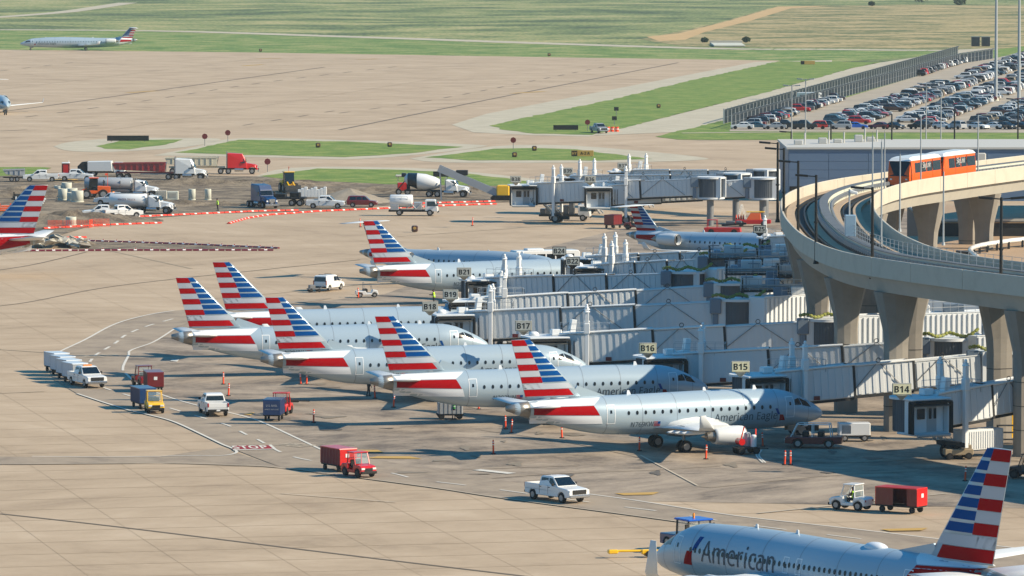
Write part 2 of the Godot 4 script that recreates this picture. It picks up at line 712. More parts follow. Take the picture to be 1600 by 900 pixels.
	# band round the rear body
	if d.has("band"):
		var B: Array = d.band
		for side in [-1.0, 1.0]:
			m = MB.new()
			hu.skin(m, side, [Vector2(B[0], B[1]), Vector2(B[2], B[3]), Vector2(B[4], B[5]), Vector2(B[6], B[7])], 12, 4, 0.02)
			put("red_band", m, M.stripe_red, o)
			m = MB.new()
			hu.skin(m, side, [Vector2(B[0] + 0.1, B[1] - 0.75), Vector2(B[2] - 0.3, B[3] - 0.72), Vector2(B[2] - 0.1, B[3] - 0.06), Vector2(B[0] + 0.2, B[1] - 0.06)], 12, 3, 0.014)
			put("white_band", m, M.jet_white, o)
			m = MB.new()
			hu.skin(m, side, [Vector2(B[6], B[7] + 0.05), Vector2(B[4], B[5] + 0.05), Vector2(B[4] - 0.9, B[5] + 0.62), Vector2(B[6] + 0.3, B[7] + 0.5)], 12, 3, 0.014)
			put("white_band", m, M.jet_white, o)
	# tailplane
	var T: Array = d.stab   # [z0, station, height, chord, thick], [z1 ...]
	for side in [-1.0, 1.0]:
		m = MB.new()
		rs = []
		for e in T:
			rs.append(foil(Vector3(hu.x0 - e[1], e[2], side * e[0]), e[3], e[4], Vector3.UP))
		m.loft(rs)
		put("tailplane", m, M.jet_wing, o)
	# cabin windows, one piece of glass each
	var wm := mesh_of("cabin_window", func() -> MB:
		var g := MB.new()
		var a := PackedVector3Array()
		var b := PackedVector3Array()
		for j in 12:
			var p := Vector3(cos(TAU * j / 12) * 0.125, sin(TAU * j / 12) * 0.18, 0)
			a.append(p)
			b.append(p * 0.9 + Vector3(0, 0, 0.025))
		return g.loft([a, b], true, true, false))
	var WN: Array = d.windows   # [first station, last station, pitch, height over the centre line]
	for side in [-1.0, 1.0]:
		var v: float = WN[0]
		while v <= WN[1] + 0.01:
			var skip := false
			for e in d.get("no_window", []):
				if absf(v - e) < 0.2:
					skip = true
			if not skip:
				var p := hu.pt(v, WN[3], side)
				var up := (hu.pt(v, WN[3] + 0.1, side) - hu.pt(v, WN[3] - 0.1, side)).normalized()
				var ww := put("window", wm, M.jet_glass, o, p)
				var zz := up.cross(Vector3(1, 0, 0)) * -1.0
				if zz.z * side < 0:
					zz = -zz
				ww.basis = Basis(up.cross(zz), up, zz)
			v += WN[2]
	# cockpit panes
	for e in d.cockpit:   # four corners of a pane
		for side in [-1.0, 1.0]:
			m = MB.new()
			var c := []
			for i in 4:
				c.append(Vector2(e[i * 2] * R, e[i * 2 + 1] * R))
			hu.skin(m, side, c, 4, 3, 0.015)
			put("cockpit_window", m, M.jet_glass, o)
	# doors: a raised outline with a little window
	for e in d.doors:   # [station, low height, high height, width]
		for side in [-1.0, 1.0]:
			m = MB.new()
			var lw := 0.055
			var a := Vector2(e[0] - e[3] * 0.5, e[1])
			var b := Vector2(e[0] + e[3] * 0.5, e[2])
			hu.skin(m, side, [a, Vector2(a.x + lw, a.y), Vector2(a.x + lw, b.y), Vector2(a.x, b.y)], 1, 8, 0.012)
			hu.skin(m, side, [Vector2(b.x - lw, a.y), Vector2(b.x, a.y), b, Vector2(b.x - lw, b.y)], 1, 8, 0.012)
			hu.skin(m, side, [Vector2(a.x, b.y - lw), Vector2(b.x, b.y - lw), b, Vector2(a.x, b.y)], 1, 1, 0.014)
			hu.skin(m, side, [a, Vector2(b.x, a.y), Vector2(b.x, a.y + lw), Vector2(a.x, a.y + lw)], 1, 1, 0.014)
			var dr := put("door", m, M.door_line, o)
			m = MB.new()
			hu.skin(m, side, [Vector2(e[0] - 0.09, e[2] - 0.72), Vector2(e[0] + 0.09, e[2] - 0.72), Vector2(e[0] + 0.09, e[2] - 0.45), Vector2(e[0] - 0.09, e[2] - 0.45)], 1, 1, 0.014)
			put("door_window", m, M.jet_glass, dr)
	# lettering
	if d.has("title"):   # [text, capital height, baseline, start on the right side, start on the left side]
		var tt: Array = d.title
		for side in [-1.0, 1.0]:
			put("airline_name", hull_text(hu, tt[0], tt[1], tt[2], tt[3] if side > 0 else tt[4], side), M.title_grey, o)
		# the emblem: a blue and a red slip either side of a pale beak
		var e: Array = d.emblem   # [station, height, size]
		for side in [-1.0, 1.0]:
			m = MB.new()
			var s: float = e[2]
			hu.skin(m, side, [Vector2(e[0] + 0.36 * s, e[1] + 0.02 * s), Vector2(e[0] + 0.14 * s, e[1] + 0.02 * s), Vector2(e[0] + 0.36 * s, e[1] + 0.5 * s), Vector2(e[0] + 0.6 * s, e[1] + 0.5 * s)], 2, 3, 0.013)
			put("emblem_blue", m, M.stripe_blue, o)
			m = MB.new()
			hu.skin(m, side, [Vector2(e[0] + 0.1 * s, e[1] - 0.5 * s), Vector2(e[0] - 0.42 * s, e[1] - 0.5 * s), Vector2(e[0] - 0.16 * s, e[1] - 0.02 * s), Vector2(e[0] + 0.16 * s, e[1] + 0.0 * s)], 2, 3, 0.013)
			put("emblem_red", m, M.stripe_red, o)
	if d.has("reg"):   # [text, height, baseline, start right, start left]
		var g: Array = d.reg
		for side in [-1.0, 1.0]:
			put("registration", hull_text(hu, g[0], g[1], g[2], g[3] if side > 0 else g[4], side), M.title_grey, o)
			var f0: float = (g[3] - 2.1) if side > 0 else (g[4] + 2.1)
			m = MB.new()
			for i in 4:
				var b: float = g[2] + g[1] * (i * 2) / 7.0
				hu.skin(m, side, [Vector2(f0, b), Vector2(f0 - 0.6 * side, b), Vector2(f0 - 0.6 * side, b + g[1] / 7.0), Vector2(f0, b + g[1] / 7.0)], 1, 1, 0.012)
			var fl := put("flag_stripes", m, M.stripe_red, o)
			m = MB.new()
			hu.skin(m, side, [Vector2(f0 - 0.35 * side, g[2] + g[1] * 0.5), Vector2(f0 - 0.6 * side, g[2] + g[1] * 0.5), Vector2(f0 - 0.6 * side, g[2] + g[1]), Vector2(f0 - 0.35 * side, g[2] + g[1])], 1, 1, 0.015)
			put("flag_canton", m, M.stripe_blue, fl)
	# seams between the skin sections, and the cargo hatches below the windows
	m = MB.new()
	for k in 7:
		m = MB.new()
		var v := lerpf(R * 1.1, L - R * 5.2, k / 6.0)
		var two := []
		for e in [v, v + 0.045]:
			var ring := hu.ring(e, 32)
			var c := Vector3(hu.x0 - e, hu.cl + hu.look(e, hu.y), 0)
			for j in 32:
				ring[j] = c + (ring[j] - c) * 1.004
			two.append(ring)
		var r0: PackedVector3Array = two[0]
		var r1: PackedVector3Array = two[1]
		for j in 32:
			m.q(r0[j], r0[(j + 1) % 32], r1[(j + 1) % 32], r1[j])
		m.done(true, Vector3(hu.x0 - v, hu.cl, 0))
		put("skin_seam", m, M.seam_grey, o)
	# small things on the skin
	for e in d.get("antennas", [0.22, 0.38, 0.62]):
		m = MB.new()
		var p := Vector3(hu.x0 - L * e, hu.cl + R * 0.985, 0)
		m.extr([p2(p, 0.2, 0), p2(p, 0.02, 0.38), p2(p, -0.16, 0.38), p2(p, -0.2, 0)], 0.03)
		put("antenna", m, M.jet_white, o)
	if d.has("dome"):
		m = MB.new()
		m.ball(Vector3(hu.x0 - d.dome, hu.cl + R * 0.93, 0), Vector3(1.05, 0.44, 0.6), 16, 8)
		put("satellite_dome", m, M.jet_white, o)
	# landing gear
	for side in [-1.0, 1.0]:
		m = MB.new()
		var zz: float = side * d.track * 0.5
		m.cyl(Vector3(0, d.wheel, zz), Vector3(0.1, hu.cl - R * 0.6, zz * 0.86), 0.12, 0.14, 8)
		m.cyl(Vector3(0.05, hu.cl - R * 0.75, zz * 0.9), Vector3(-0.1, hu.cl - R * 0.55, zz * 0.45), 0.07, -1.0, 6)
		m.cyl(Vector3(0, d.wheel, zz - 0.45), Vector3(0, d.wheel, zz + 0.45), 0.08, -1.0, 8)
		m.box(Vector3(0.0, hu.cl - R * 0.72, zz + side * 0.22), Vector3(0.9, 0.8, 0.05))
		var g := put("main_gear", m, M.jet_metal, o)
		for k in [-1.0, 1.0]:
			wheel(g, Vector3(0, d.wheel, zz + k * 0.3), d.wheel, 0.34, "rim")
	m = MB.new()
	var nx: float = hu.x0 - d.nose_gear
	m.cyl(Vector3(nx, d.wheel * 0.7, 0), Vector3(nx - 0.15, hu.cl - R * 0.6, 0), 0.09, -1.0, 8)
	m.cyl(Vector3(nx, d.wheel, 0), Vector3(nx - 0.9, hu.cl - R * 0.75, 0), 0.05, -1.0, 6)
	for k in [-1.0, 1.0]:
		m.box(Vector3(nx - 0.3, hu.cl - R * 1.02, k * 0.32), Vector3(1.2, 0.5, 0.04))
	var ng := put("nose_gear", m, M.jet_metal, o)
	for k in [-1.0, 1.0]:
		wheel(ng, Vector3(nx, d.wheel * 0.7, k * 0.2), d.wheel * 0.7, 0.22, "rim")
	return o

func p2(p: Vector3, dx: float, dy: float) -> Vector2:
	return Vector2(p.x + dx, p.y + dy)

func nacelle(l: float, r: float) -> MB:
	var m := MB.new()
	var rs := []
	for k in [[-0.16, 0.78], [-0.02, 0.84], [0.01, 0.91], [-0.03, 0.975], [-0.12, 1.02], [-0.3, 1.04], [-0.55, 0.98], [-0.78, 0.86], [-0.86, 0.8], [-0.86, 0.74], [-0.75, 0.7]]:
		var ring := PackedVector3Array()
		for j in 24:
			ring.append(Vector3(k[0] * l, cos(TAU * j / 24) * r * k[1], sin(TAU * j / 24) * r * k[1]))
		rs.append(ring)
	return m.loft(rs, true, true)

func tail_stripes(col: String) -> Array:   # [from, to, starts at the rear (0) or at the cut (1), ends at the cut (0), before the front (1) or at the front (2)]
	var out := []
	if col == "red":
		for k in 4:
			out.append([0.0 + k * 0.219 + 0.004, 0.0 + k * 0.219 + 0.109, 0, 0])
		out.append([0.885, 1.0, 0, 2])
	elif col == "blue":
		for k in 7:
			out.append([k * 0.1115 + 0.004, k * 0.1115 + 0.086, 1, 1])
	else:
		for k in 4:
			out.append([k * 0.219 + 0.115, k * 0.219 + 0.217, 0, 0])
		out.append([0.78, 0.878, 0, 1])
	return out

# stands an aircraft where its nose and tail tips appear; only the direction comes from the tail
func park(o: Node3D, d: Dictionary, nose: Vector2, nose_h: float, deg: float) -> void:
	var n := at(nose.x, nose.y, nose_h)
	var dir := Vector3(cos(deg_to_rad(deg)), 0, -sin(deg_to_rad(deg)))
	o.position = Vector3(n.x, 0, n.z) - dir * d.gear
	o.rotation_degrees.y = deg

func ejet(L: float) -> Dictionary:
	var g := L * 0.5 - 0.3        # main wheels
	var t := L
	return {
		"L": L, "R": 1.675, "ratio": 0.9, "cl": 3.15, "gear": g, "track": 5.2, "wheel": 0.52, "nose_gear": 2.6,
		"wing": {
			"ribs": [[0.6, g - 6.0, 2.0, 8.2, 0.8], [2.1, g - 3.5, 2.1, 5.4, 0.62], [4.2, g - 1.9, 2.2, 3.6, 0.46], [12.6, g + 2.45, 2.8, 1.45, 0.16]],
			"winglet": [[12.6, g + 2.45, 2.8, 1.45, 0.13], [13.0, g + 2.85, 3.1, 1.2, 0.1], [13.4, g + 3.7, 4.1, 0.55, 0.06]],
			"fairings": [[4.6, g + 1.5, 1.95], [7.0, g + 2.1, 2.12], [9.3, g + 2.65, 2.3]],
		},
		"engines": [[-4.25, g - 4.7, 1.42, 3.3, 0.8], [4.25, g - 4.7, 1.42, 3.3, 0.8]],
		"fin": [t - 7.0, t - 1.75, t - 2.15, t - 0.4, 4.85, 9.75, 0.5], "dorsal": t - 9.6,
		"stab": [[0.3, t - 4.6, 4.05, 3.0, 0.34], [5.0, t - 2.55, 4.5, 1.5, 0.14]],
		"band": [t - 2.2, 0.34, t - 7.95, 0.15, t - 7.5, 0.95, t - 2.2, 0.95],
		"windows": [5.85, L - 9.9, 0.79, 0.25], "no_window": [],
		"cockpit": [[0.93, 0.02, 1.5, 0.13, 1.62, 0.5, 1.18, 0.32], [1.56, 0.16, 2.02, 0.17, 1.98, 0.44, 1.68, 0.5]],
		"doors": [[3.85, -0.72, 1.02, 0.86], [L - 9.0, -0.62, 0.98, 0.76]],
		"title": ["American Eagle", 0.63, -0.78, 11.2, 5.6], "emblem": [4.75, -0.42, 1.05],
	}

func rear_jet(L: float, R: float) -> Dictionary:   # slim jet with its engines on the rear body and a tailplane on top of the fin
	var g := L * 0.56
	var t := L
	return {
		"L": L, "R": R, "ratio": 1.0, "cl": R + 1.05, "gear": g, "track": 3.6, "wheel": 0.42, "nose_gear": L * 0.09, "rear_engines": true,
		"wing": {
			"ribs": [[0.5, g - 3.2, R * 0.5 + 0.7, 4.6, 0.5], [3.2, g - 1.6, R * 0.5 + 0.85, 3.0, 0.34], [10.4, g + 2.6, R * 0.5 + 1.35, 1.1, 0.12]],
			"winglet": [[10.4, g + 2.6, R * 0.5 + 1.35, 1.1, 0.1], [10.55, g + 2.9, R * 0.5 + 1.6, 0.9, 0.08], [10.75, g + 3.4, R * 0.5 + 2.3, 0.5, 0.05]],
			"fairings": [],
		},
		"engines": [[-R - 1.0, t - 9.9, R + 1.5, 3.6, 0.76], [R + 1.0, t - 9.9, R + 1.5, 3.6, 0.76]],
		"fin": [t - 5.6, t - 1.7, t - 2.4, t - 0.3, R * 1.75 + 1.05, 6.9, 0.4], "dorsal": t - 8.0, "stripe_foot": 0.93,
		"stab": [[0.1, t - 2.7, 6.92, 2.4, 0.24], [4.2, t - 1.3, 6.8, 1.3, 0.1]],
		"band": [t - 1.9, 0.3, t - 5.6, 0.1, t - 5.2, 0.85, t - 1.9, 0.75],
		"windows": [5.2, L - 11.0, 0.8, 0.22],
		"cockpit": [[1.15, 0.02, 1.75, 0.12, 1.9, 0.5, 1.4, 0.34], [1.82, 0.14, 2.35, 0.16, 2.3, 0.44, 1.95, 0.5]],
		"doors": [[3.9, -0.55, 0.95, 0.75]],
		"title": ["American Eagle", 0.6, -0.6, 10.5, 5.4], "emblem": [4.7, -0.3, 0.9], "belly": [g - 3.4, g + 2.2, 0.95, -0.5],
		"nose": [[0.0, -0.3, 0.02], [0.15, -0.29, 0.15], [0.5, -0.26, 0.32], [1.1, -0.2, 0.52], [1.7, -0.13, 0.7], [2.4, -0.05, 0.87], [3.2, -0.01, 0.97], [3.6, 0.0, 1.0]],
	}

func mainline() -> Dictionary:   # the larger jet in the foreground
	var L := 35.6
	var g := 16.8
	return {
		"called": "passenger_jet", "L": L, "R": 2.0, "ratio": 0.94, "cl": 3.35, "gear": g, "track": 5.7, "wheel": 0.56, "nose_gear": 3.3,
		"wing": {
			"ribs": [[0.8, g - 5.6, 2.4, 7.9, 0.95], [5.2, g - 2.6, 2.85, 4.9, 0.6], [16.6, g + 4.3, 4.3, 1.6, 0.2]],
			"winglet": [[16.6, g + 4.3, 4.3, 1.6, 0.16], [17.2, g + 4.9, 4.8, 1.3, 0.12], [17.75, g + 6.2, 6.9, 0.6, 0.06]],
			"fairings": [[5.4, g + 2.5, 2.5], [8.0, g + 2.8, 2.85], [11.0, g + 3.6, 3.25]],
		},
		"engines": [[-4.9, g - 7.2, 1.6, 4.6, 1.02], [4.9, g - 7.2, 1.6, 4.6, 1.02]],
		"fin": [L - 7.3, L - 1.2, L - 1.75, L + 0.6, 5.2, 12.5, 0.62], "dorsal": L - 11.3, "stripe_foot": 0.985,
		"stab": [[0.3, L - 4.6, 4.45, 4.2, 0.42], [7.1, L - 0.7, 5.2, 1.6, 0.16]],
		"band": [L - 1.6, 0.6, L - 8.6, -0.6, L - 7.2, 1.4, L - 1.7, 1.6],
		"tail": [[6.0, 0.0, 1.0], [4.8, 0.07, 0.93], [3.6, 0.18, 0.79], [2.4, 0.31, 0.61], [1.3, 0.43, 0.42], [0.5, 0.52, 0.25], [0.0, 0.56, 0.13]],
		"windows": [6.0, L - 8.6, 0.508, 0.36], "no_window": [],
		"cockpit": [[0.78, 0.1, 1.15, 0.16, 1.2, 0.52, 0.98, 0.42], [1.18, 0.17, 1.55, 0.2, 1.5, 0.5, 1.24, 0.54]],
		"doors": [[4.3, -0.7, 1.1, 0.86], [16.3, -0.2, 0.85, 0.55], [17.6, -0.2, 0.85, 0.55], [L - 7.6, -0.6, 1.1, 0.76]],
		"title": ["American", 1.35, -0.32, 14.6, 7.2], "emblem": [5.9, 0.3, 1.9], "dome": 23.0, "antennas": [0.3, 0.42],
		"belly": [g - 6.5, g + 4.5, 1.0, -0.45],
	}

# ---------------------------------------------------------------- road and ramp vehicles; all point along +x and stand on the ground
func arch(x: float, r: float, y: float, n := 7) -> Array:   # the points of a wheel arch, from front to back
	var out := []
	for i in n:
		var a := PI * i / (n - 1)
		out.append(Vector2(x + cos(a) * r, y + sin(a) * r * 0.95))
	return out

func body_pts(top: Array, wheels: Array, r: float, low: float) -> Array:   # outline: top from rear to front, then back along the sill with the arches cut in
	var out := top.duplicate()
	for x in wheels:
		out.append_array(arch(x, r, low))
	return out

func panel(m: MB, a: Vector3, b: Vector3, c: Vector3, d: Vector3) -> void:
	m.q(a, b, c, d)
	m.done(false, Vector3(0, -3, 0))

# windows of a cabin whose outline is pts with half widths hw: side panes between x0 and x1, plus the windscreen and the back pane
func glaze(o: Node, pts: Array, hw: Array, front: int, back: int, cuts: Array, y0: float, y1: float) -> void:
	var f0: Vector2 = pts[front]
	var f1: Vector2 = pts[front + 1]
	var m := MB.new()
	var n := (f1 - f0).orthogonal().normalized() * 0.015
	if n.x < 0:
		n = -n
	var a := f0.lerp(f1, 0.08) + n
	var b := f0.lerp(f1, 0.92) + n
	var wa: float = lerpf(hw[front], hw[front + 1], 0.08) * 0.93
	var wb: float = lerpf(hw[front], hw[front + 1], 0.92) * 0.93
	panel(m, Vector3(a.x, a.y, -wa), Vector3(a.x, a.y, wa), Vector3(b.x, b.y, wb), Vector3(b.x, b.y, -wb))
	put("windscreen", m, M.glass, o)
	f0 = pts[back]
	f1 = pts[back + 1]
	m = MB.new()
	n = (f1 - f0).orthogonal().normalized() * 0.015
	if n.x > 0:
		n = -n
	a = f0.lerp(f1, 0.15) + n
	b = f0.lerp(f1, 0.85) + n
	wa = lerpf(hw[back], hw[back + 1], 0.15) * 0.88
	wb = lerpf(hw[back], hw[back + 1], 0.85) * 0.88
	panel(m, Vector3(a.x, a.y, -wa), Vector3(a.x, a.y, wa), Vector3(b.x, b.y, wb), Vector3(b.x, b.y, -wb))
	put("rear_window", m, M.glass, o)
	# side panes lie on the leaning flank: width at height y
	var ylo := 1e9
	var yhi := -1e9
	var wlo := 0.0
	var whi := 0.0
	for i in pts.size():
		if pts[i].y < ylo:
			ylo = pts[i].y
			wlo = hw[i]
		if pts[i].y > yhi:
			yhi = pts[i].y
			whi = hw[i]
	for c in cuts:   # [bottom rear x, bottom front x, top front x, top rear x]
		for s in [-1.0, 1.0]:
			m = MB.new()
			var z0: float = (lerpf(wlo, whi, lin(ylo, yhi, y0)) + 0.012) * s
			var z1: float = (lerpf(wlo, whi, lin(ylo, yhi, y1)) + 0.012) * s
			panel(m, Vector3(c[0], y0, z0), Vector3(c[1], y0, z0), Vector3(c[2], y1, z1), Vector3(c[3], y1, z1))
			put("side_window", m, M.glass, o)

func lights(o: Node, xf: float, yf: float, zf: float, xr: float, yr: float, zr: float, hf := 0.16, hr := 0.3) -> void:
	for s in [-1.0, 1.0]:
		put("headlight", MB.new().box(Vector3(xf, yf, zf * s), Vector3(0.08, hf, 0.34), Basis.IDENTITY, 0.02), M.lamp_glass, o)
		put("tail_light", MB.new().box(Vector3(xr, yr, zr * s), Vector3(0.06, hr, 0.14), Basis.IDENTITY, 0.02), M.tail_red, o)

func mirrors(o: Node, x: float, y: float, z: float, mt: Material, tall := 0.22) -> void:
	for s in [-1.0, 1.0]:
		var m := MB.new()
		m.box(Vector3(x, y, (z + 0.14) * s), Vector3(0.12, tall, 0.2), Basis.IDENTITY, 0.03)
		m.bar(Vector3(x, y - tall * 0.3, z * s), Vector3(x, y - tall * 0.3, (z + 0.1) * s), 0.04)
		put("mirror", m, mt, o)

func pickup(label: String, group := "", paint := "white_paint", lit_bar := false) -> Node3D:
	var o := thing("pickup_truck", label, "pickup truck", group)
	var P: Material = M[paint]
	var m := MB.new()
	m.extr(body_pts([Vector2(-2.85, 0.5), Vector2(-2.88, 0.86), Vector2(-1.04, 0.86), Vector2(-1.04, 1.26), Vector2(1.1, 1.24), Vector2(1.4, 1.2), Vector2(2.62, 1.1), Vector2(2.86, 1.0), Vector2(2.92, 0.8), Vector2(2.9, 0.5)], [1.85, -1.85], 0.46, 0.42), 0.98, 0.05)
	put("body", m, P, o)
	for s in [-1.0, 1.0]:
		put("bed_side", MB.new().box(Vector3(-1.95, 1.06, 0.92 * s), Vector3(1.86, 0.42, 0.12), Basis.IDENTITY, 0.03), P, o)
	put("tailgate", MB.new().box(Vector3(-2.84, 1.04, 0), Vector3(0.1, 0.44, 1.72), Basis.IDENTITY, 0.03), P, o)
	put("bed_floor", MB.new().box(Vector3(-1.93, 0.872, 0), Vector3(1.7, 0.02, 1.7)), M.black_trim, o)
	var cp := [Vector2(-1.04, 1.24), Vector2(-0.98, 1.82), Vector2(-0.8, 1.92), Vector2(0.1, 1.95), Vector2(0.6, 1.9), Vector2(1.42, 1.22)]
	var ch := [0.95, 0.8, 0.76, 0.76, 0.78, 0.93]
	put("cab", MB.new().extr(cp, ch, 0.04), P, o)
	glaze(o, cp, ch, 4, 0, [[-0.86, 0.12, 0.06, -0.8], [0.2, 1.12, 0.56, 0.18]], 1.32, 1.8)
	m = MB.new()
	m.box(Vector3(2.93, 0.88, 0), Vector3(0.06, 0.34, 1.3), Basis.IDENTITY, 0.02)
	put("grille", m, M.black_trim, o)
	put("front_bumper", MB.new().box(Vector3(2.95, 0.56, 0), Vector3(0.2, 0.24, 1.92), Basis.IDENTITY, 0.05), M.chrome, o)
	put("rear_bumper", MB.new().box(Vector3(-2.93, 0.58, 0), Vector3(0.18, 0.2, 1.86), Basis.IDENTITY, 0.04), M.black_trim, o)
	put("licence_plate", MB.new().box(Vector3(-3.03, 0.6, 0), Vector3(0.02, 0.14, 0.32)), M.white_paint, o)
	lights(o, 2.88, 0.95, 0.78, -2.9, 1.06, 0.9, 0.2, 0.36)
	mirrors(o, 0.95, 1.36, 0.95, M.black_trim)
	for s in [-1.0, 1.0]:
		var d := MB.new()
		d.box(Vector3(0.16, 0.9, 0.984 * s), Vector3(0.02, 0.66, 0.012))
		d.box(Vector3(-0.92, 0.9, 0.984 * s), Vector3(0.02, 0.66, 0.012))
		put("door_seam", d, M.dark_line, o)
		for x in [0.3, -0.8]:
			put("door_handle", MB.new().box(Vector3(x, 1.1, 0.99 * s), Vector3(0.2, 0.05, 0.03)), M.black_trim, o)
	for x in [1.85, -1.85]:
		for s in [-1.0, 1.0]:
			wheel(o, Vector3(x, 0.4, 0.83 * s), 0.4, 0.28)
	if lit_bar:
		put("light_bar", MB.new().box(Vector3(0.1, 2.0, 0), Vector3(0.2, 0.1, 0.9), Basis.IDENTITY, 0.03), M.amber, o)
	return o

func van(label: String, group := "", paint := "white_paint") -> Node3D:
	var o := thing("van", label, "van", group)
	var P: Material = M[paint]
	put("body", MB.new().extr(body_pts([Vector2(-2.2, 0.4), Vector2(-2.22, 1.05), Vector2(1.3, 1.05), Vector2(2.05, 0.9), Vector2(2.2, 0.7), Vector2(2.2, 0.4)], [1.4, -1.4], 0.4, 0.36), 0.92, 0.05), P, o)
	var cp := [Vector2(-2.2, 1.03), Vector2(-2.1, 1.78), Vector2(-1.95, 1.84), Vector2(0.2, 1.86), Vector2(0.55, 1.8), Vector2(1.45, 1.03)]
	var ch := [0.9, 0.8, 0.78, 0.76, 0.76, 0.88]
	put("cab", MB.new().extr(cp, ch, 0.05), P, o)
	glaze(o, cp, ch, 4, 0, [[-0.3, 0.4, 0.35, -0.3], [0.48, 1.15, 0.62, 0.42]], 1.15, 1.68)
	lights(o, 2.14, 0.78, 0.7, -2.2, 1.0, 0.84, 0.18, 0.5)
	mirrors(o, 0.95, 1.2, 0.9, P)
	put("front_bumper", MB.new().box(Vector3(2.2, 0.45, 0), Vector3(0.16, 0.22, 1.7), Basis.IDENTITY, 0.05), M.black_trim, o)
	put("rear_bumper", MB.new().box(Vector3(-2.24, 0.48, 0), Vector3(0.12, 0.2, 1.7), Basis.IDENTITY, 0.04), M.black_trim, o)
	put("roof_rack", MB.new().bar(Vector3(-1.6, 1.93, -0.5), Vector3(-1.6, 1.93, 0.5), 0.05).bar(Vector3(-0.2, 1.95, -0.5), Vector3(-0.2, 1.95, 0.5), 0.05), M.black_trim, o)
	for x in [1.4, -1.4]:
		for s in [-1.0, 1.0]:
			wheel(o, Vector3(x, 0.33, 0.78 * s), 0.33, 0.22)
	return o

# a parked car of the lot: kind 0 saloon, 1 estate utility, 2 hatchback, 3 pickup; few parts, shared meshes
func lot_car(kind: int, paint: Material, label: String, pos: Vector3, deg: float) -> Node3D:
	var o := thing("parked_car", label, ["sedan", "utility car", "hatchback", "pickup truck"][kind], "cars in the parking lot", pos, deg)
	var low := [0.3, 0.36, 0.3, 0.42]
	var L := [2.35, 2.35, 2.05, 2.8]
	var wb := [1.4, 1.42, 1.3, 1.75]
	var l: float = L[kind]
	var body := mesh_of("lot_body%d" % kind, func() -> MB:
		var m := MB.new()
		var hood: float = [0.86, 1.0, 0.92, 1.15][kind]
		var rear: float = [0.92, 1.06, 0.98, 1.2][kind]
		m.extr(body_pts([Vector2(-l, low[kind]), Vector2(-l, rear - 0.06), Vector2(-l * 0.93, rear), Vector2(l * 0.35, hood + 0.06), Vector2(l * 0.88, hood - 0.06), Vector2(l * 0.98, hood - 0.2), Vector2(l, low[kind])], [wb[kind], -wb[kind]], 0.37, 0.33), 0.9, 0.05)
		var c := lot_cabin(kind, l)
		m.extr(c[0], c[1], 0.03)
		return m)
	put("body", body, paint, o)
	var gl := mesh_of("lot_glass%d" % kind, func() -> MB:
		var m := MB.new()
		var c := lot_cabin(kind, l)
		var p: Array = c[0]
		var w: Array = c[1]
		for e in [[0, 1], [3, 4]]:
			var a: Vector2 = p[e[0]]
			var b: Vector2 = p[e[1]]
			var n := (b - a).orthogonal().normalized() * 0.02
			if (n.x > 0) != (e[0] == 3):
				n = -n
			var u := a.lerp(b, 0.1) + n
			var v := a.lerp(b, 0.9) + n
			panel(m, Vector3(u.x, u.y, -w[e[0]] * 0.9), Vector3(u.x, u.y, w[e[0]] * 0.9), Vector3(v.x, v.y, w[e[1]] * 0.9), Vector3(v.x, v.y, -w[e[1]] * 0.9))
		var y0: float = p[0].y + 0.1
		var y1: float = p[1].y - 0.06
		for s in [-1.0, 1.0]:
			var z0: float = (lerpf(w[0], w[1], 0.14) + 0.015) * s
			var z1: float = (lerpf(w[0], w[1], 0.9) + 0.015) * s
			var xm: float = (p[1].x + p[3].x) * 0.5
			panel(m, Vector3(p[0].x + 0.16, y0, z0), Vector3(xm - 0.05, y0, z0), Vector3(xm - 0.05, y1, z1), Vector3(p[1].x + 0.08, y1, z1))
			panel(m, Vector3(xm + 0.05, y0, z0), Vector3(p[4].x - 0.28, y0, z0), Vector3(p[3].x - 0.02, y1, z1), Vector3(xm + 0.05, y1, z1))
		return m)
	put("windows", gl, M.glass, o)
	for x in [wb[kind], -wb[kind]]:
		for s in [-1.0, 1.0]:
			put("wheel", mesh_of("lot_wheel", func() -> MB: return MB.new().cyl(Vector3(0, 0, -0.11), Vector3(0, 0, 0.11), 0.33, -1.0, 12)), M.rubber, o, Vector3(x, 0.33, 0.8 * s))
	var lm := mesh_of("lot_lamp%d" % kind, func() -> MB: return MB.new().box(Vector3(l * 0.985, low[kind] + 0.38, 0), Vector3(0.08, 0.14, 0.36)))
	for s in [-1.0, 1.0]:
		put("headlight", lm, M.lamp_glass, o, Vector3(0, 0, 0.62 * s))
	return o

func lot_cabin(kind: int, l: float) -> Array:
	if kind == 0:
		return [[Vector2(-l * 0.72, 0.9), Vector2(-l * 0.42, 1.36), Vector2(-l * 0.15, 1.45), Vector2(l * 0.08, 1.42), Vector2(l * 0.46, 0.88)], [0.84, 0.64, 0.62, 0.64, 0.84]]
	if kind == 1:
		return [[Vector2(-l * 0.95, 1.04), Vector2(-l * 0.84, 1.66), Vector2(-l * 0.5, 1.76), Vector2(l * 0.08, 1.72), Vector2(l * 0.42, 1.02)], [0.86, 0.72, 0.7, 0.7, 0.86]]
	if kind == 2:
		return [[Vector2(-l * 0.95, 0.96), Vector2(-l * 0.72, 1.42), Vector2(-l * 0.4, 1.52), Vector2(l * 0.1, 1.48), Vector2(l * 0.52, 0.94)], [0.84, 0.68, 0.66, 0.66, 0.84]]
	return [[Vector2(-l * 0.34, 1.18), Vector2(-l * 0.3, 1.8), Vector2(-l * 0.2, 1.9), Vector2(l * 0.2, 1.87), Vector2(l * 0.48, 1.15)], [0.88, 0.74, 0.72, 0.74, 0.88]]

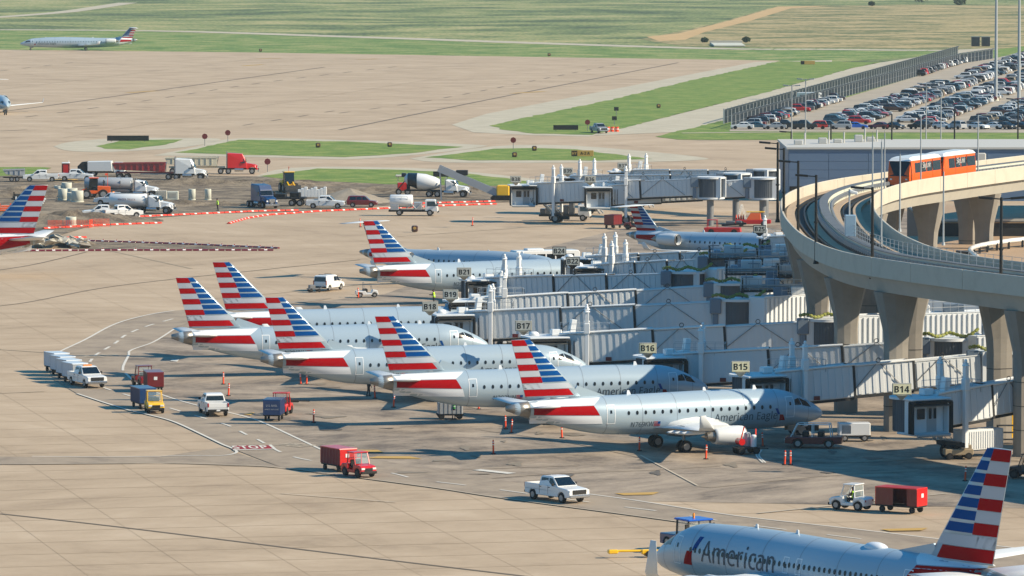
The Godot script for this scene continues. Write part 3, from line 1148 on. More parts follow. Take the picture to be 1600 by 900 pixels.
func person(label: String, kind := "stand", vest := "hi_vis") -> Node3D:   # one continuous body built as a smooth surface round its bones
	var sit := kind == "sit"
	var hip := 0.48 if sit else 0.94
	var k := 0.0 if not sit else 1.0
	var o := thing("person", label, "person")
	var b := []
	b.append([Vector3(0, hip, 0), Vector3(0.02, hip + 0.28, 0), 0.145, 0.14])
	b.append([Vector3(0.02, hip + 0.28, 0), Vector3(0.03, hip + 0.5, 0), 0.155, 0.11])
	b.append([Vector3(0.03, hip + 0.5, -0.13), Vector3(0.03, hip + 0.5, 0.13), 0.085, 0.085])
	b.append([Vector3(0.03, hip + 0.5, 0), Vector3(0.05, hip + 0.66, 0), 0.06, 0.055])
	for s in [-1.0, 1.0]:
		var knee := Vector3(0.44, hip + 0.02, 0.12 * s) if sit else Vector3(0.04 * s, 0.49, 0.1 * s)
		var foot := Vector3(0.46, 0.08, 0.12 * s) if sit else Vector3(-0.06 + 0.1 * s, 0.09, 0.11 * s)
		b.append([Vector3(0, hip - 0.02, 0.09 * s), knee, 0.095, 0.065])
		b.append([knee, foot, 0.062, 0.042])
		b.append([foot - Vector3(0.03, 0.04, 0), foot + Vector3(0.17, -0.045, 0), 0.042, 0.035])
		var sh := Vector3(0.03, hip + 0.5, 0.17 * s)
		var el := sh + (Vector3(0.12, -0.25, 0.05 * s) if kind != "stand" else Vector3(-0.02 + 0.06 * s, -0.28, 0.06 * s))
		var wr := el + (Vector3(0.24, 0.03, -0.04 * s) if kind != "stand" else Vector3(0.1, -0.23, 0.0))
		b.append([sh, el, 0.058, 0.046])
		b.append([el, wr, 0.044, 0.03])
		var dir := (wr - el).normalized()
		var hd := [[wr - dir * 0.02, wr + dir * 0.03, 0.03, 0.034], [wr + dir * 0.03, wr + dir * 0.09, 0.036, 0.034]]
		for f in 4:
			var q := wr + dir * 0.09 + Vector3(0.0, 0.024 * (f - 1.5), 0)
			hd.append([q, q + dir * (0.07 - 0.008 * absf(f - 1.3)) + Vector3(0, -0.012, -0.014 * s), 0.011, 0.009])
		hd.append([wr + dir * 0.04, wr + dir * 0.08 + Vector3(0.02, 0.035, -0.03 * s), 0.013, 0.01])
		put("hand", blob(hd, 0.008), M.skin, o)
	var head := Vector3(0.06, hip + 0.77, 0)
	var hb := [[head + Vector3(0, 0.02, 0), head + Vector3(-0.01, 0.04, 0), 0.1, 0.1], [head + Vector3(0.03, -0.07, 0), head + Vector3(0.02, 0.0, 0), 0.06, 0.08], [head + Vector3(0.1, -0.01, 0), head + Vector3(0.112, -0.03, 0), 0.014, 0.02]]
	for s in [-1.0, 1.0]:
		hb.append([head + Vector3(-0.01, -0.01, 0.095 * s), head + Vector3(-0.01, 0.02, 0.1 * s), 0.018, 0.02])
	put("body", blob(b, 0.022), M.dark_cloth, o)
	put("head", blob(hb, 0.014), M.skin, o)
	var v := MB.new()
	for s in [-1.0, 1.0]:
		v.ball(head + Vector3(0.095, 0.015, 0.035 * s), Vector3(0.012, 0.014, 0.018), 6, 4)
	v.box(head + Vector3(0.098, -0.065, 0), Vector3(0.01, 0.012, 0.05))
	put("eyes_and_mouth", v, M.dark_line, o)
	v = MB.new()
	v.ball(head + Vector3(-0.015, 0.065, 0), Vector3(0.115, 0.085, 0.11), 12, 6)
	v.box(head + Vector3(0.11, 0.05, 0), Vector3(0.1, 0.015, 0.14))
	put("cap", v, M.dark_cloth, o)
	var vb := [[Vector3(0, hip + 0.06, 0), Vector3(0.02, hip + 0.28, 0), 0.162, 0.162], [Vector3(0.02, hip + 0.28, 0), Vector3(0.03, hip + 0.48, 0), 0.172, 0.128], [Vector3(0.03, hip + 0.49, -0.12), Vector3(0.03, hip + 0.49, 0.12), 0.1, 0.1]]
	put("safety_vest", blob(vb, 0.025), M[vest], o)
	var t := MB.new()
	var rs := []
	for y in [hip + 0.2, hip + 0.25]:
		var ring := PackedVector3Array()
		for j in 16:
			ring.append(Vector3(0.015 + cos(TAU * j / 16) * 0.174, y, sin(TAU * j / 16) * 0.174))
		rs.append(ring)
	t.loft(rs, false, false)
	put("reflective_strip", t, M.white_paint, o)
	return o

# a smooth skin round tapered bones [from, to, radius, radius], drawn as surface nets on a grid
func blob(bones: Array, cell: float) -> MB:
	var lo := Vector3.ONE * 1e9
	var hi := -lo
	for b in bones:
		for i in 2:
			lo = lo.min(b[i] - Vector3.ONE * (b[2 + i] + cell * 2))
			hi = hi.max(b[i] + Vector3.ONE * (b[2 + i] + cell * 2))
	var n := Vector3i(((hi - lo) / cell).ceil()) + Vector3i.ONE
	var f := PackedFloat32Array()
	f.resize(n.x * n.y * n.z)
	f.fill(0.2)
	for b in bones:
		var p0: Vector3 = b[0]
		var ax: Vector3 = b[1] - b[0]
		var l2 := maxf(ax.length_squared(), 1e-8)
		var rm: float = maxf(b[2], b[3]) + cell * 2.5
		var i0 := Vector3i(((p0.min(b[1]) - Vector3.ONE * rm - lo) / cell).floor()).clamp(Vector3i.ZERO, n - Vector3i.ONE)
		var i1 := Vector3i(((p0.max(b[1]) + Vector3.ONE * rm - lo) / cell).ceil()).clamp(Vector3i.ZERO, n - Vector3i.ONE)
		var sm := minf(0.03, minf(b[2], b[3]) * 0.6)
		for z in range(i0.z, i1.z + 1):
			for y in range(i0.y, i1.y + 1):
				for x in range(i0.x, i1.x + 1):
					var p := lo + Vector3(x, y, z) * cell
					var t := clampf((p - p0).dot(ax) / l2, 0.0, 1.0)
					var d := (p - p0 - ax * t).length() - lerpf(b[2], b[3], t)
					var k := x + n.x * (y + n.y * z)
					var h := maxf(sm - absf(f[k] - d), 0.0) / sm
					f[k] = minf(f[k], d) - h * h * sm * 0.25
	var m := MB.new()
	var vid := {}
	for z in n.z - 1:
		for y in n.y - 1:
			for x in n.x - 1:
				var c := Vector3.ZERO
				var cnt := 0
				var vals := []
				for i in 8:
					vals.append(f[x + (i & 1) + n.x * (y + ((i >> 1) & 1) + n.y * (z + (i >> 2)))])
				for e in [[0, 1], [2, 3], [4, 5], [6, 7], [0, 2], [1, 3], [4, 6], [5, 7], [0, 4], [1, 5], [2, 6], [3, 7]]:
					var a: float = vals[e[0]]
					var b: float = vals[e[1]]
					if (a < 0.0) != (b < 0.0):
						var t := a / (a - b)
						var pa := Vector3(e[0] & 1, (e[0] >> 1) & 1, e[0] >> 2)
						var pb := Vector3(e[1] & 1, (e[1] >> 1) & 1, e[1] >> 2)
						c += pa.lerp(pb, t)
						cnt += 1
				if cnt > 0:
					vid[Vector3i(x, y, z)] = lo + (Vector3(x, y, z) + c / cnt) * cell
	for key in vid:
		var x: int = key.x
		var y: int = key.y
		var z: int = key.z
		var a := f[x + n.x * (y + n.y * z)]
		for ax in 3:
			var d := Vector3i(1 if ax == 0 else 0, 1 if ax == 1 else 0, 1 if ax == 2 else 0)
			var e1 := Vector3i(0 if ax == 0 else 1, 1 if ax == 0 else 0, 0)
			var e2 := Vector3i(0, 0 if ax == 2 else 0, 1) if ax != 2 else Vector3i(0, 1, 0)
			var kk: Vector3i = key + d
			if kk.x >= n.x or kk.y >= n.y or kk.z >= n.z:
				continue
			var b := f[kk.x + n.x * (kk.y + n.y * kk.z)]
			if (a < 0.0) == (b < 0.0):
				continue
			var q := [key, key - e1, key - e1 - e2, key - e2]
			var ok := true
			for v in q:
				if not vid.has(v):
					ok = false
			if not ok:
				continue
			# orient so the outside faces out
			var v0: Vector3 = vid[q[0]]
			var v1: Vector3 = vid[q[1]]
			var v2: Vector3 = vid[q[2]]
			var v3: Vector3 = vid[q[3]]
			var nrm := (v1 - v0).cross(v2 - v0)
			var out := Vector3(d) * (1.0 if a < 0.0 else -1.0)
			if nrm.dot(out) >= 0.0:
				m.q(v0, v1, v2, v3)
			else:
				m.q(v0, v3, v2, v1)
	return m.done(true)

# baggage tractor with a cab
func tug(label: String, paint: String, group := "", driver := false, category := "baggage tractor") -> Node3D:
	var o := thing("baggage_tractor", label, category, group)
	var P: Material = M[paint]
	put("body", MB.new().extr(body_pts([Vector2(-1.5, 0.38), Vector2(-1.52, 0.85), Vector2(-1.35, 1.0), Vector2(-0.55, 1.02), Vector2(-0.5, 0.6), Vector2(0.32, 0.6), Vector2(0.38, 1.04), Vector2(1.35, 0.94), Vector2(1.55, 0.82), Vector2(1.6, 0.38)], [0.98, -0.92], 0.42, 0.34), 0.74, 0.06), P, o)
	var m := MB.new()
	for s in [-1.0, 1.0]:
		m.bar(Vector3(-0.62, 1.0, 0.66 * s), Vector3(-0.56, 1.92, 0.62 * s), 0.07)
		m.bar(Vector3(0.62, 1.0, 0.66 * s), Vector3(0.3, 1.92, 0.62 * s), 0.07)
	m.bar(Vector3(-0.6, 1.45, -0.64), Vector3(-0.6, 1.45, 0.64), 0.05)
	put("cab_frame", m, P, o)
	put("roof", MB.new().box(Vector3(-0.14, 1.95, 0), Vector3(1.1, 0.08, 1.42), Basis.IDENTITY, 0.03), P, o)
	m = MB.new()
	panel(m, Vector3(0.64, 1.08, -0.6), Vector3(0.64, 1.08, 0.6), Vector3(0.36, 1.86, 0.58), Vector3(0.36, 1.86, -0.58))
	put("windscreen", m, M.clear_glass, o)
	m = MB.new()
	panel(m, Vector3(-0.62, 1.08, -0.6), Vector3(-0.62, 1.08, 0.6), Vector3(-0.58, 1.86, 0.58), Vector3(-0.58, 1.86, -0.58))
	put("rear_window", m, M.clear_glass, o)
	put("seat", MB.new().box(Vector3(-0.2, 0.78, 0), Vector3(0.45, 0.14, 1.0), Basis.IDENTITY, 0.04).box(Vector3(-0.42, 1.08, 0), Vector3(0.12, 0.5, 1.0), Basis.IDENTITY, 0.04), M.black_trim, o)
	m = MB.new()
	m.cyl(Vector3(0.4, 1.0, 0.25), Vector3(0.26, 1.14, 0.25), 0.02)
	m.cyl(Vector3(0.26, 1.14, 0.25), Vector3(0.24, 1.16, 0.25), 0.16, -1.0, 12)
	put("steering_wheel", m, M.black_trim, o)
	put("grille", MB.new().box(Vector3(1.6, 0.66, 0), Vector3(0.06, 0.22, 0.7)), M.black_trim, o)
	put("bumper", MB.new().box(Vector3(1.62, 0.42, 0), Vector3(0.16, 0.22, 1.46), Basis.IDENTITY, 0.04), M.black_trim, o)
	lights(o, 1.58, 0.72, 0.52, -1.52, 0.75, 0.55, 0.16, 0.16)
	for x in [0.98, -0.92]:
		for s in [-1.0, 1.0]:
			wheel(o, Vector3(x, 0.36, 0.64 * s), 0.36, 0.24, "rim" if paint == "white_paint" else "dark_rim")
	if driver:
		pass
	return o

# baggage cart with a roof; kind "closed", "open", "canvas"
func cart(label: String, paint: String, group := "", l := 3.1, kind := "closed", marks := "") -> Node3D:
	var o := thing("baggage_cart", label, "baggage cart", group)
	var P: Material = M[paint]
	put("chassis", MB.new().box(Vector3(0, 0.5, 0), Vector3(l, 0.12, 1.5), Basis.IDENTITY, 0.03).bar(Vector3(l * 0.5, 0.45, 0), Vector3(l * 0.5 + 1.0, 0.42, 0), 0.07), M.black_trim, o)
	for s in [-1.0, 1.0]:
		put("end_wall", MB.new().box(Vector3(l * 0.5 * s, 1.2, 0), Vector3(0.07, 1.3, 1.56), Basis.IDENTITY, 0.02), P, o)
	put("roof", MB.new().extr([Vector2(-l * 0.51, 1.84), Vector2(-l * 0.5, 1.92), Vector2(l * 0.5, 1.92), Vector2(l * 0.51, 1.84)], 0.82, 0.02), P if kind != "canvas" else M.plastic_sheet, o)
	if kind == "open":
		for e in [[-l * 0.5, -l * 0.26, 1], [l * 0.08, l * 0.5, 1]]:
			put("curtain", curtain(e[0], e[1], -0.75), M.dark_red, o)
		put("curtain", curtain(-l * 0.5, l * 0.5, 0.75), M.dark_red, o)
	else:
		for s in [-1.0, 1.0]:
			put("curtain", curtain(-l * 0.5, l * 0.5, 0.75 * s), M["curtain_" + paint] if M.has("curtain_" + paint) else P, o)
	if marks != "":
		put("placard", MB.new().box(Vector3(-l * 0.5 - 0.045, 1.35, 0), Vector3(0.02, 0.3, 0.32)), M.white_paint, o)
		put("placard", MB.new().box(Vector3(l * 0.5 + 0.045, 1.35, 0.1), Vector3(0.02, 0.3, 0.32)), M.white_paint, o)
	for x in [l * 0.36, -l * 0.36]:
		for s in [-1.0, 1.0]:
			wheel(o, Vector3(x, 0.24, 0.6 * s), 0.24, 0.16, "dark_rim")
	return o

func curtain(x0: float, x1: float, z: float) -> MB:   # hanging folds
	var m := MB.new()
	var n := maxi(4, int(absf(x1 - x0) / 0.16))
	for i in n:
		var a := lerpf(x0, x1, float(i) / n)
		var b := lerpf(x0, x1, float(i + 1) / n)
		var za := z + 0.03 * sin(i * 2.1)
		var zb := z + 0.03 * sin((i + 1) * 2.1)
		m.q(Vector3(a, 0.56, za), Vector3(b, 0.56, zb), Vector3(b, 1.86, zb), Vector3(a, 1.86, za))
	return m.done(true, Vector3(0, 1, 0))

# tractor unit of a lorry; sleeper cab when tall
func lorry_cab(o: Node, x: float, paint: String, tall: bool, axles := 2) -> void:
	var P: Material = M[paint]
	var m := MB.new()
	m.bar(Vector3(x + 3.4, 0.85, 0.4), Vector3(x - 3.2, 0.85, 0.4), 0.14, 0.26)
	m.bar(Vector3(x + 3.4, 0.85, -0.4), Vector3(x - 3.2, 0.85, -0.4), 0.14, 0.26)
	put("chassis", m, M.black_trim, o)
	var b0 := x - 1.9 if tall else x - 0.4
	var h := 3.55 if tall else 2.75
	var cp := [Vector2(b0, 1.0), Vector2(b0, h - 0.1), Vector2(b0 + 0.15, h), Vector2(x + 0.6, h - 0.15), Vector2(x + 1.0, 2.75 if tall else 2.62), Vector2(x + 1.35, 1.85), Vector2(x + 1.4, 1.0)]
	put("cab", MB.new().extr(cp, [1.2, 1.2, 1.1, 1.02, 1.02, 1.12, 1.15], 0.08), P, o)
	put("hood", MB.new().extr([Vector2(x + 1.3, 0.75), Vector2(x + 1.3, 1.85), Vector2(x + 2.7, 1.62), Vector2(x + 3.15, 1.4), Vector2(x + 3.25, 0.7), Vector2(x + 2.9, 0.7), Vector2(x + 2.8, 1.05), Vector2(x + 2.2, 1.15), Vector2(x + 1.65, 0.95), Vector2(x + 1.6, 0.75)], [1.0, 1.0, 0.85, 0.8, 0.85, 0.9, 1.1, 1.12, 1.1, 1.05], 0.06), P, o)
	put("grille", MB.new().box(Vector3(x + 3.24, 1.1, 0), Vector3(0.06, 0.7, 0.95), Basis.IDENTITY, 0.02), M.chrome, o)
	put("bumper", MB.new().box(Vector3(x + 3.3, 0.55, 0), Vector3(0.2, 0.35, 2.3), Basis.IDENTITY, 0.05), M.chrome, o)
	m = MB.new()
	panel(m, Vector3(x + 1.37, 1.95, -0.98), Vector3(x + 1.37, 1.95, 0.98), Vector3(x + 1.08, 2.62, 0.92), Vector3(x + 1.08, 2.62, -0.92))
	put("windscreen", m, M.glass, o)
	for s in [-1.0, 1.0]:
		m = MB.new()
		panel(m, Vector3(x + 0.3, 1.85, 1.16 * s), Vector3(x + 1.1, 1.85, 1.15 * s), Vector3(x + 0.9, 2.5, 1.09 * s), Vector3(x + 0.3, 2.5, 1.11 * s))
		put("side_window", m, M.glass, o)
		put("headlight", MB.new().box(Vector3(x + 3.18, 1.1, 0.78 * s), Vector3(0.1, 0.24, 0.3), Basis.IDENTITY, 0.03), M.lamp_glass, o)
		put("exhaust_stack", MB.new().cyl(Vector3(b0 - 0.12, 1.0, 0.95 * s), Vector3(b0 - 0.12, h + 0.25, 0.95 * s), 0.08, -1.0, 8), M.chrome, o)
		put("fuel_tank", MB.new().cyl(Vector3(x - 0.7, 0.72, 1.0 * s), Vector3(x + 0.8, 0.72, 1.0 * s), 0.3, -1.0, 12), M.chrome, o)
		wheel(o, Vector3(x + 2.25, 0.5, 1.02 * s), 0.5, 0.3)
		for i in axles:
			wheel(o, Vector3(x - 1.75 - 1.3 * i, 0.5, 0.92 * s), 0.5, 0.58)
	mirrors(o, x + 1.2, 2.2, 1.2, M.black_trim, 0.5)

func round_tank(o: Node, x0: float, x1: float, y: float, ry: float, rz: float, mt: Material, called := "tank") -> void:
	var m := MB.new()
	var rs := []
	for e in [[x0 - 0.02, 0.75], [x0, 0.93], [x0 + 0.12, 1.0], [x1 - 0.12, 1.0], [x1, 0.93], [x1 + 0.02, 0.75]]:
		var ring := PackedVector3Array()
		for j in 20:
			ring.append(Vector3(e[0], y + cos(TAU * j / 20) * ry * e[1], sin(TAU * j / 20) * rz * e[1]))
		rs.append(ring)
	put(called, m.loft(rs), mt, o)

func tub(o: Node, x0: float, x1: float, y0: float, y1: float, w: float, mt: Material) -> void:   # open dump body with sloping ends and side ribs
	var m := MB.new()
	for s in [-1.0, 1.0]:
		m.extr([Vector2(x0 + 0.5, y0 + 0.35), Vector2(x0, y1), Vector2(x1, y1 + 0.1), Vector2(x1 - 0.15, y0)], 0.05, 0.0, w * s)
	m.bar(Vector3(x0 + 0.5, y0 + 0.35, 0), Vector3(x1 - 0.15, y0, 0), w * 2.0, 0.08)
	m.box(Vector3(x1 - 0.06, (y0 + y1) * 0.5, 0), Vector3(0.1, y1 - y0, w * 2.0))
	m.bar(Vector3(x0 + 0.5, y0 + 0.35, 0), Vector3(x0, y1, 0), w * 2.0, 0.08)
	put("dump_body", m, mt, o)
	m = MB.new()
	var n := int((x1 - x0) / 0.9)
	for i in range(1, n):
		var x := lerpf(x0 + 0.3, x1, float(i) / n)
		for s in [-1.0, 1.0]:
			m.box(Vector3(x, (y0 + y1) * 0.5 + 0.1, (w + 0.09) * s), Vector3(0.1, y1 - y0 - 0.3, 0.1))
	for s in [-1.0, 1.0]:
		m.bar(Vector3(x0, y1, (w + 0.07) * s), Vector3(x1, y1 + 0.1, (w + 0.07) * s), 0.14)
	put("ribs", m, mt, o)

func trailer_wheels(o: Node, xs: Array, r := 0.5) -> void:
	for x in xs:
		for s in [-1.0, 1.0]:
			wheel(o, Vector3(x, r, 0.92 * s), r, 0.56)

func dump_lorry(label: String, cab_paint: String, tub_paint: String) -> Node3D:
	var o := thing("dump_truck", label, "truck", "trucks in the works area")
	lorry_cab(o, 5.2, cab_paint, true)
	tub(o, -7.2, 1.6, 1.35, 2.7, 1.15, M[tub_paint])
	put("trailer_frame", MB.new().bar(Vector3(-6.6, 1.15, 0.45), Vector3(2.9, 1.15, 0.45), 0.14, 0.25).bar(Vector3(-6.6, 1.15, -0.45), Vector3(2.9, 1.15, -0.45), 0.14, 0.25), M[tub_paint], o)
	put("hoist", MB.new().cyl(Vector3(1.4, 1.2, 0.2), Vector3(1.75, 2.9, 0.2), 0.13, 0.1, 8), M.chrome, o)
	trailer_wheels(o, [-6.0, -4.75])
	return o

# ---------------------------------------------------------------- passenger bridges
func box_between(m: MB, a: Vector3, b: Vector3, w: float, h: float, bev := 0.05) -> void:   # upright box along a line of its top middle
	var d := b - a
	var l := d.length()
	d /= l
	var s := d.cross(Vector3.UP).normalized()
	var u := s.cross(d).normalized()
	m.box((a + b) * 0.5 - u * h * 0.5, Vector3(l, h, w), Basis(d, u, s), bev)

func ribbed(a: Vector3, b: Vector3, w: float, h: float, pitch := 0.42, deep := 0.05, roof := true) -> MB:   # corrugated tunnel section
	var m := MB.new()
	var d := (b - a)
	var l := d.length()
	d /= l
	var s := d.cross(Vector3.UP).normalized()
	var u := s.cross(d).normalized()
	box_between(m, a, b, w, h, 0.06)
	var n := int(l / pitch)
	for i in n:
		var p := a + d * (l * (i + 0.5) / n)
		for k in [-1.0, 1.0]:
			m.box(p + s * (w * 0.5 + deep * 0.5) * k - u * h * 0.5, Vector3(pitch * 0.5, h - 0.24, deep), Basis(d, u, s))
	if roof:
		for k in [-1.0, 1.0]:
			m.box((a + b) * 0.5 + s * (w * 0.5 - 0.02) * k + u * 0.03, Vector3(l - 0.1, 0.09, 0.16), Basis(d, u, s))
	return m

func railing(m: MB, ps: Array, h := 1.05, pitch := 1.0) -> void:
	for i in ps.size() - 1:
		var a: Vector3 = ps[i]
		var b: Vector3 = ps[i + 1]
		for k in [0.5, 1.0]:
			m.bar(a + Vector3.UP * h * k, b + Vector3.UP * h * k, 0.04)
		var n := maxi(1, int(a.distance_to(b) / pitch))
		for j in n + 1:
			var p := a.lerp(b, float(j) / n)
			m.bar(p, p + Vector3.UP * h, 0.04)

# cab and rot are the roof middles of the cab and of the rotunda; face is the direction the cab opens to
func jet_bridge(sign_text: String, label: String, cab: Vector3, rot: Vector3, face: float, opt := {}) -> Node3D:
	var base := Vector3(rot.x, 0, rot.z)
	var o := thing("jet_bridge", label, "jet bridge", "passenger bridges at the gates", base)
	var C := cab - base
	var R := rot - base
	var dir := (C - R)
	var flat := Vector3(dir.x, 0, dir.z).normalized()
	var side := flat.cross(Vector3.UP).normalized()
	if side.z < 0:
		side = -side      # towards the open apron in front
	var W: Material = M[opt.get("paint", "bridge_white")]
	# rotunda: a shuttered drum under a round roof, on a column
	var m := MB.new()
	m.cyl(Vector3(R.x, R.y - 2.9, R.z), Vector3(R.x, R.y - 0.25, R.z), 1.75, -1.0, 20)
	for i in 40:
		var e := Vector3(cos(TAU * i / 40), 0, sin(TAU * i / 40)) * 1.76
		m.bar(Vector3(R.x, R.y - 2.85, R.z) + e, Vector3(R.x, R.y - 0.3, R.z) + e, 0.07)
	put("rotunda", m, M.shutter, o)
	m = MB.new()
	m.cyl(Vector3(R.x, R.y - 0.25, R.z), R, 2.1, -1.0, 20)
	m.cyl(Vector3(R.x, R.y - 3.15, R.z), Vector3(R.x, R.y - 2.9, R.z), 2.05, -1.0, 20)
	put("rotunda_roof", m, W, o)
	put("rotunda_column", MB.new().cyl(Vector3(R.x, 0, R.z), Vector3(R.x, R.y - 3.1, R.z), 0.5, -1.0, 14), M.steel, o)
	for k in [-1.0, 1.0]:
		put("rotunda_jamb", MB.new().box(Vector3(R.x, R.y - 1.5, R.z) + flat * 1.5 + side * 1.1 * k, Vector3(0.9, 2.9, 0.25), Basis(flat, Vector3.UP, side)), W, o)
		put("rotunda_jamb", MB.new().box(Vector3(R.x, R.y - 1.5, R.z) - flat * 1.6 + side * 1.1 * k, Vector3(0.7, 2.9, 0.25), Basis(flat, Vector3.UP, side)), W, o)
	# telescoping tunnel, widest next to the cab
	var n: int = opt.get("sections", 3)
	var a := R + flat * 1.9 - Vector3(0, 0.35, 0)
	var b := C - flat * 1.6 - Vector3(0, 0.1, 0)
	var cuts: Array = opt.get("cuts", [0.0, 0.33, 0.62, 1.0] if n == 3 else [0.0, 0.45, 1.0])
	for i in n:
		var w := 1.75 + 0.22 * i
		var h := 2.35 + 0.2 * i
		var p := a.lerp(b, cuts[i])
		var q := a.lerp(b, minf(cuts[i + 1] + (0.03 if i < n - 1 else 0.0), 1.0))
		p.y += 0.1 * i
		q.y += 0.1 * i
		put("tunnel_section", ribbed(p, q, w, h, opt.get("pitch", 0.62), 0.06), W, o)
		var d := (q - p).normalized()
		m = MB.new()
		box_between(m, p - d * 0.02 + Vector3(0, 0.06, 0), p + d * 0.22 + Vector3(0, 0.06, 0), w + 0.16, h + 0.12, 0.02)
		put("section_collar", m, M.steel_dark if i > 0 else M.steel, o)
		# pale conduit along the near edge of the roof, and sling rods
		if i > 0 or n == 2:
			m = MB.new()
			m.cyl(p + side * (w * 0.5 + 0.06) + Vector3(0, 0.1, 0), q + side * (w * 0.5 + 0.06) + Vector3(0, 0.1, 0), 0.11, -1.0, 8)
			put("roof_conduit", m, M.white_paint, o)
		if i < n - 1:
			var mid := p.lerp(q, 0.55) + side * (w * 0.5 + 0.12) + Vector3(0, 0.25, 0)
			for k in [-1.0, 1.0]:
				m = MB.new()
				m.cyl(mid, mid + d * (minf(p.distance_to(q) * 0.42, 3.4)) * k + Vector3(0, -h - 0.1, 0), 0.035, -1.0, 6)
				put("sling_rod", m, M.steel, o)
			m = MB.new()
			for j in 10:
				var e0 := TAU * j / 10
				var e1 := TAU * (j + 1) / 10
				m.cyl(mid + Vector3(0, 0.12, 0) + d * cos(e0) * 0.2 + Vector3(0, sin(e0) * 0.2, 0), mid + Vector3(0, 0.12, 0) + d * cos(e1) * 0.2 + Vector3(0, sin(e1) * 0.2, 0), 0.035, -1.0, 5, false)
			put("lifting_ring", m, M.dark_line, o)
		# rail under the section
		m = MB.new()
		for k in [-1.0, 1.0]:
			m.bar(p + side * w * 0.42 * k - Vector3(0, h + 0.12, 0), q + side * w * 0.42 * k - Vector3(0, h + 0.12, 0), 0.16, 0.26)
		put("under_rail", m, M.steel_dark, o)
	# lifting frame with its two towers and the drive wheels
	var t: Vector3 = C - flat * opt.get("lift", 4.2)
	t.y = lerpf(C.y, R.y, opt.get("lift", 4.2) / C.distance_to(R))
	var g := Vector3(t.x, 0, t.z)
	for k in [-1.0, 1.0]:
		m = MB.new()
		var e: Vector3 = side * 1.62 * k
		m.box(g + e + Vector3(0, (t.y + 2.9) * 0.5 + 0.2, 0), Vector3(0.4, t.y + 1.3, 0.4), Basis(flat, Vector3.UP, side), 0.04)
		m.box(g + e + Vector3(0, t.y + 0.5, 0), Vector3(0.56, 1.0, 0.56), Basis(flat, Vector3.UP, side), 0.05)
		m.cyl(g + e + Vector3(0, t.y + 2.05, 0), g + e + Vector3(0, t.y + 2.3, 0), 0.34, 0.12, 10)
		m.ball(g + e + Vector3(0, t.y + 2.42, 0), Vector3(0.14, 0.2, 0.14), 8, 6)
		put("lift_column", m, M.white_paint, o)
	m = MB.new()
	m.box(g + Vector3(0, 1.25, 0), Vector3(0.5, 0.4, 3.6), Basis(flat, Vector3.UP, side), 0.04)
	m.box(g + Vector3(0, 0.75, 0), Vector3(0.9, 0.6, 0.9), Basis(flat, Vector3.UP, side), 0.05)
	m.bar(g + Vector3(0, 0.7, 0) - flat * 0.2, g + Vector3(0, 0.7, 0) - flat * 1.8, 0.5)
	var bogie := put("drive_bogie", m, M.steel_dark, o)
	for k in [-1.0, 1.0]:
		var wn := Node3D.new()
		wn.name = "bogie_wheel" if k < 0 else "bogie_wheel_001"
		bogie.add_child(wn)
		wn.position = g + side * 0.75 * k + Vector3(0, 0.62, 0)
		wn.basis = Basis(flat, Vector3.UP, side)
		wheel(wn, Vector3.ZERO, 0.62, 0.42)
	# service platform on the roof with rails
	m = MB.new()
	var pr := C + Vector3(0, 0.1, 0) - flat * 1.7
	railing(m, [pr + side * 1.1, pr - flat * 4.6 + side * 1.1, pr - flat * 4.6 - side * 1.0, pr - side * 1.0], 1.05, 0.9)
	put("roof_railing", m, M.steel_light, o)
	# cab
	var f := Vector3(cos(deg_to_rad(face)), 0, -sin(deg_to_rad(face)))
	var r := f.cross(Vector3.UP).normalized()
	var B := Basis(r, Vector3.UP, -f)     # local x along the opening, -z outwards
	var cc := Vector3(C.x, C.y, C.z)
	m = MB.new()
	m.cyl(cc + Vector3(0, -2.85, 0), cc + Vector3(0, -0.18, 0), 1.72, -1.0, 22)
	for i in 44:
		var e := Vector3(cos(TAU * i / 44), 0, sin(TAU * i / 44)) * 1.73
		m.bar(cc + e + Vector3(0, -2.8, 0), cc + e + Vector3(0, -0.2, 0), 0.06)
	put("cab_shutter", m, M.shutter, o)
	put("cab_roof", MB.new().box(cc + f * 1.3 + Vector3(0, -0.08, 0), Vector3(3.9, 0.18, 2.7), B, 0.05), W, o)
	put("drum_roof", MB.new().cyl(cc + Vector3(0, -0.18, 0), cc, 2.05, -1.0, 22), W, o)
	put("cab_sill", MB.new().box(cc + Vector3(0, -2.95, 0) + f * 1.3, Vector3(3.4, 0.2, 2.6), B, 0.05), W, o)
	for k in [-1.0, 1.0]:
		m = MB.new()
		m.box(cc + f * 1.9 + r * 1.72 * k + Vector3(0, -1.55, 0), Vector3(0.12, 2.7, 1.3), B, 0.03)
		put("cab_side_wall", m, W, o)
	m = MB.new()
	m.box(cc + f * 1.85 + Vector3(0, -1.6, 0), Vector3(3.2, 2.5, 0.1), B)
	var wall := put("cab_end_wall", m, W, o)
	put("cab_door", MB.new().box(cc + f * 1.92 - r * 0.45 + Vector3(0, -1.75, 0), Vector3(0.95, 2.05, 0.06), B, 0.02), M.bridge_grey, wall)
	for e in [[-0.75, 0.26], [-0.28, 0.26], [0.62, 0.75]]:
		put("cab_window", MB.new().box(cc + f * 1.97 + r * e[0] + Vector3(0, -1.3, 0), Vector3(e[1], 0.85, 0.03), B), M.glass, wall)
	# bellows canopy round the opening: three dark hoops, drooping at the top
	m = MB.new()
	for i in 4:
		var z := 2.1 + i * 0.22
		var w := 1.86 + 0.02 * i
		var q := cc + f * z
		m.bar(q + r * w + Vector3(0, -2.9, 0), q + r * w + Vector3(0, -0.32, 0), 0.17)
		m.bar(q - r * w + Vector3(0, -2.9, 0), q - r * w + Vector3(0, -0.32, 0), 0.17)
		m.bar(q + r * w + Vector3(0, -0.3, 0), q - r * w + Vector3(0, -0.3, 0), 0.17)
	put("bellows_canopy", m, M.canopy_dark, o)
	m = MB.new()
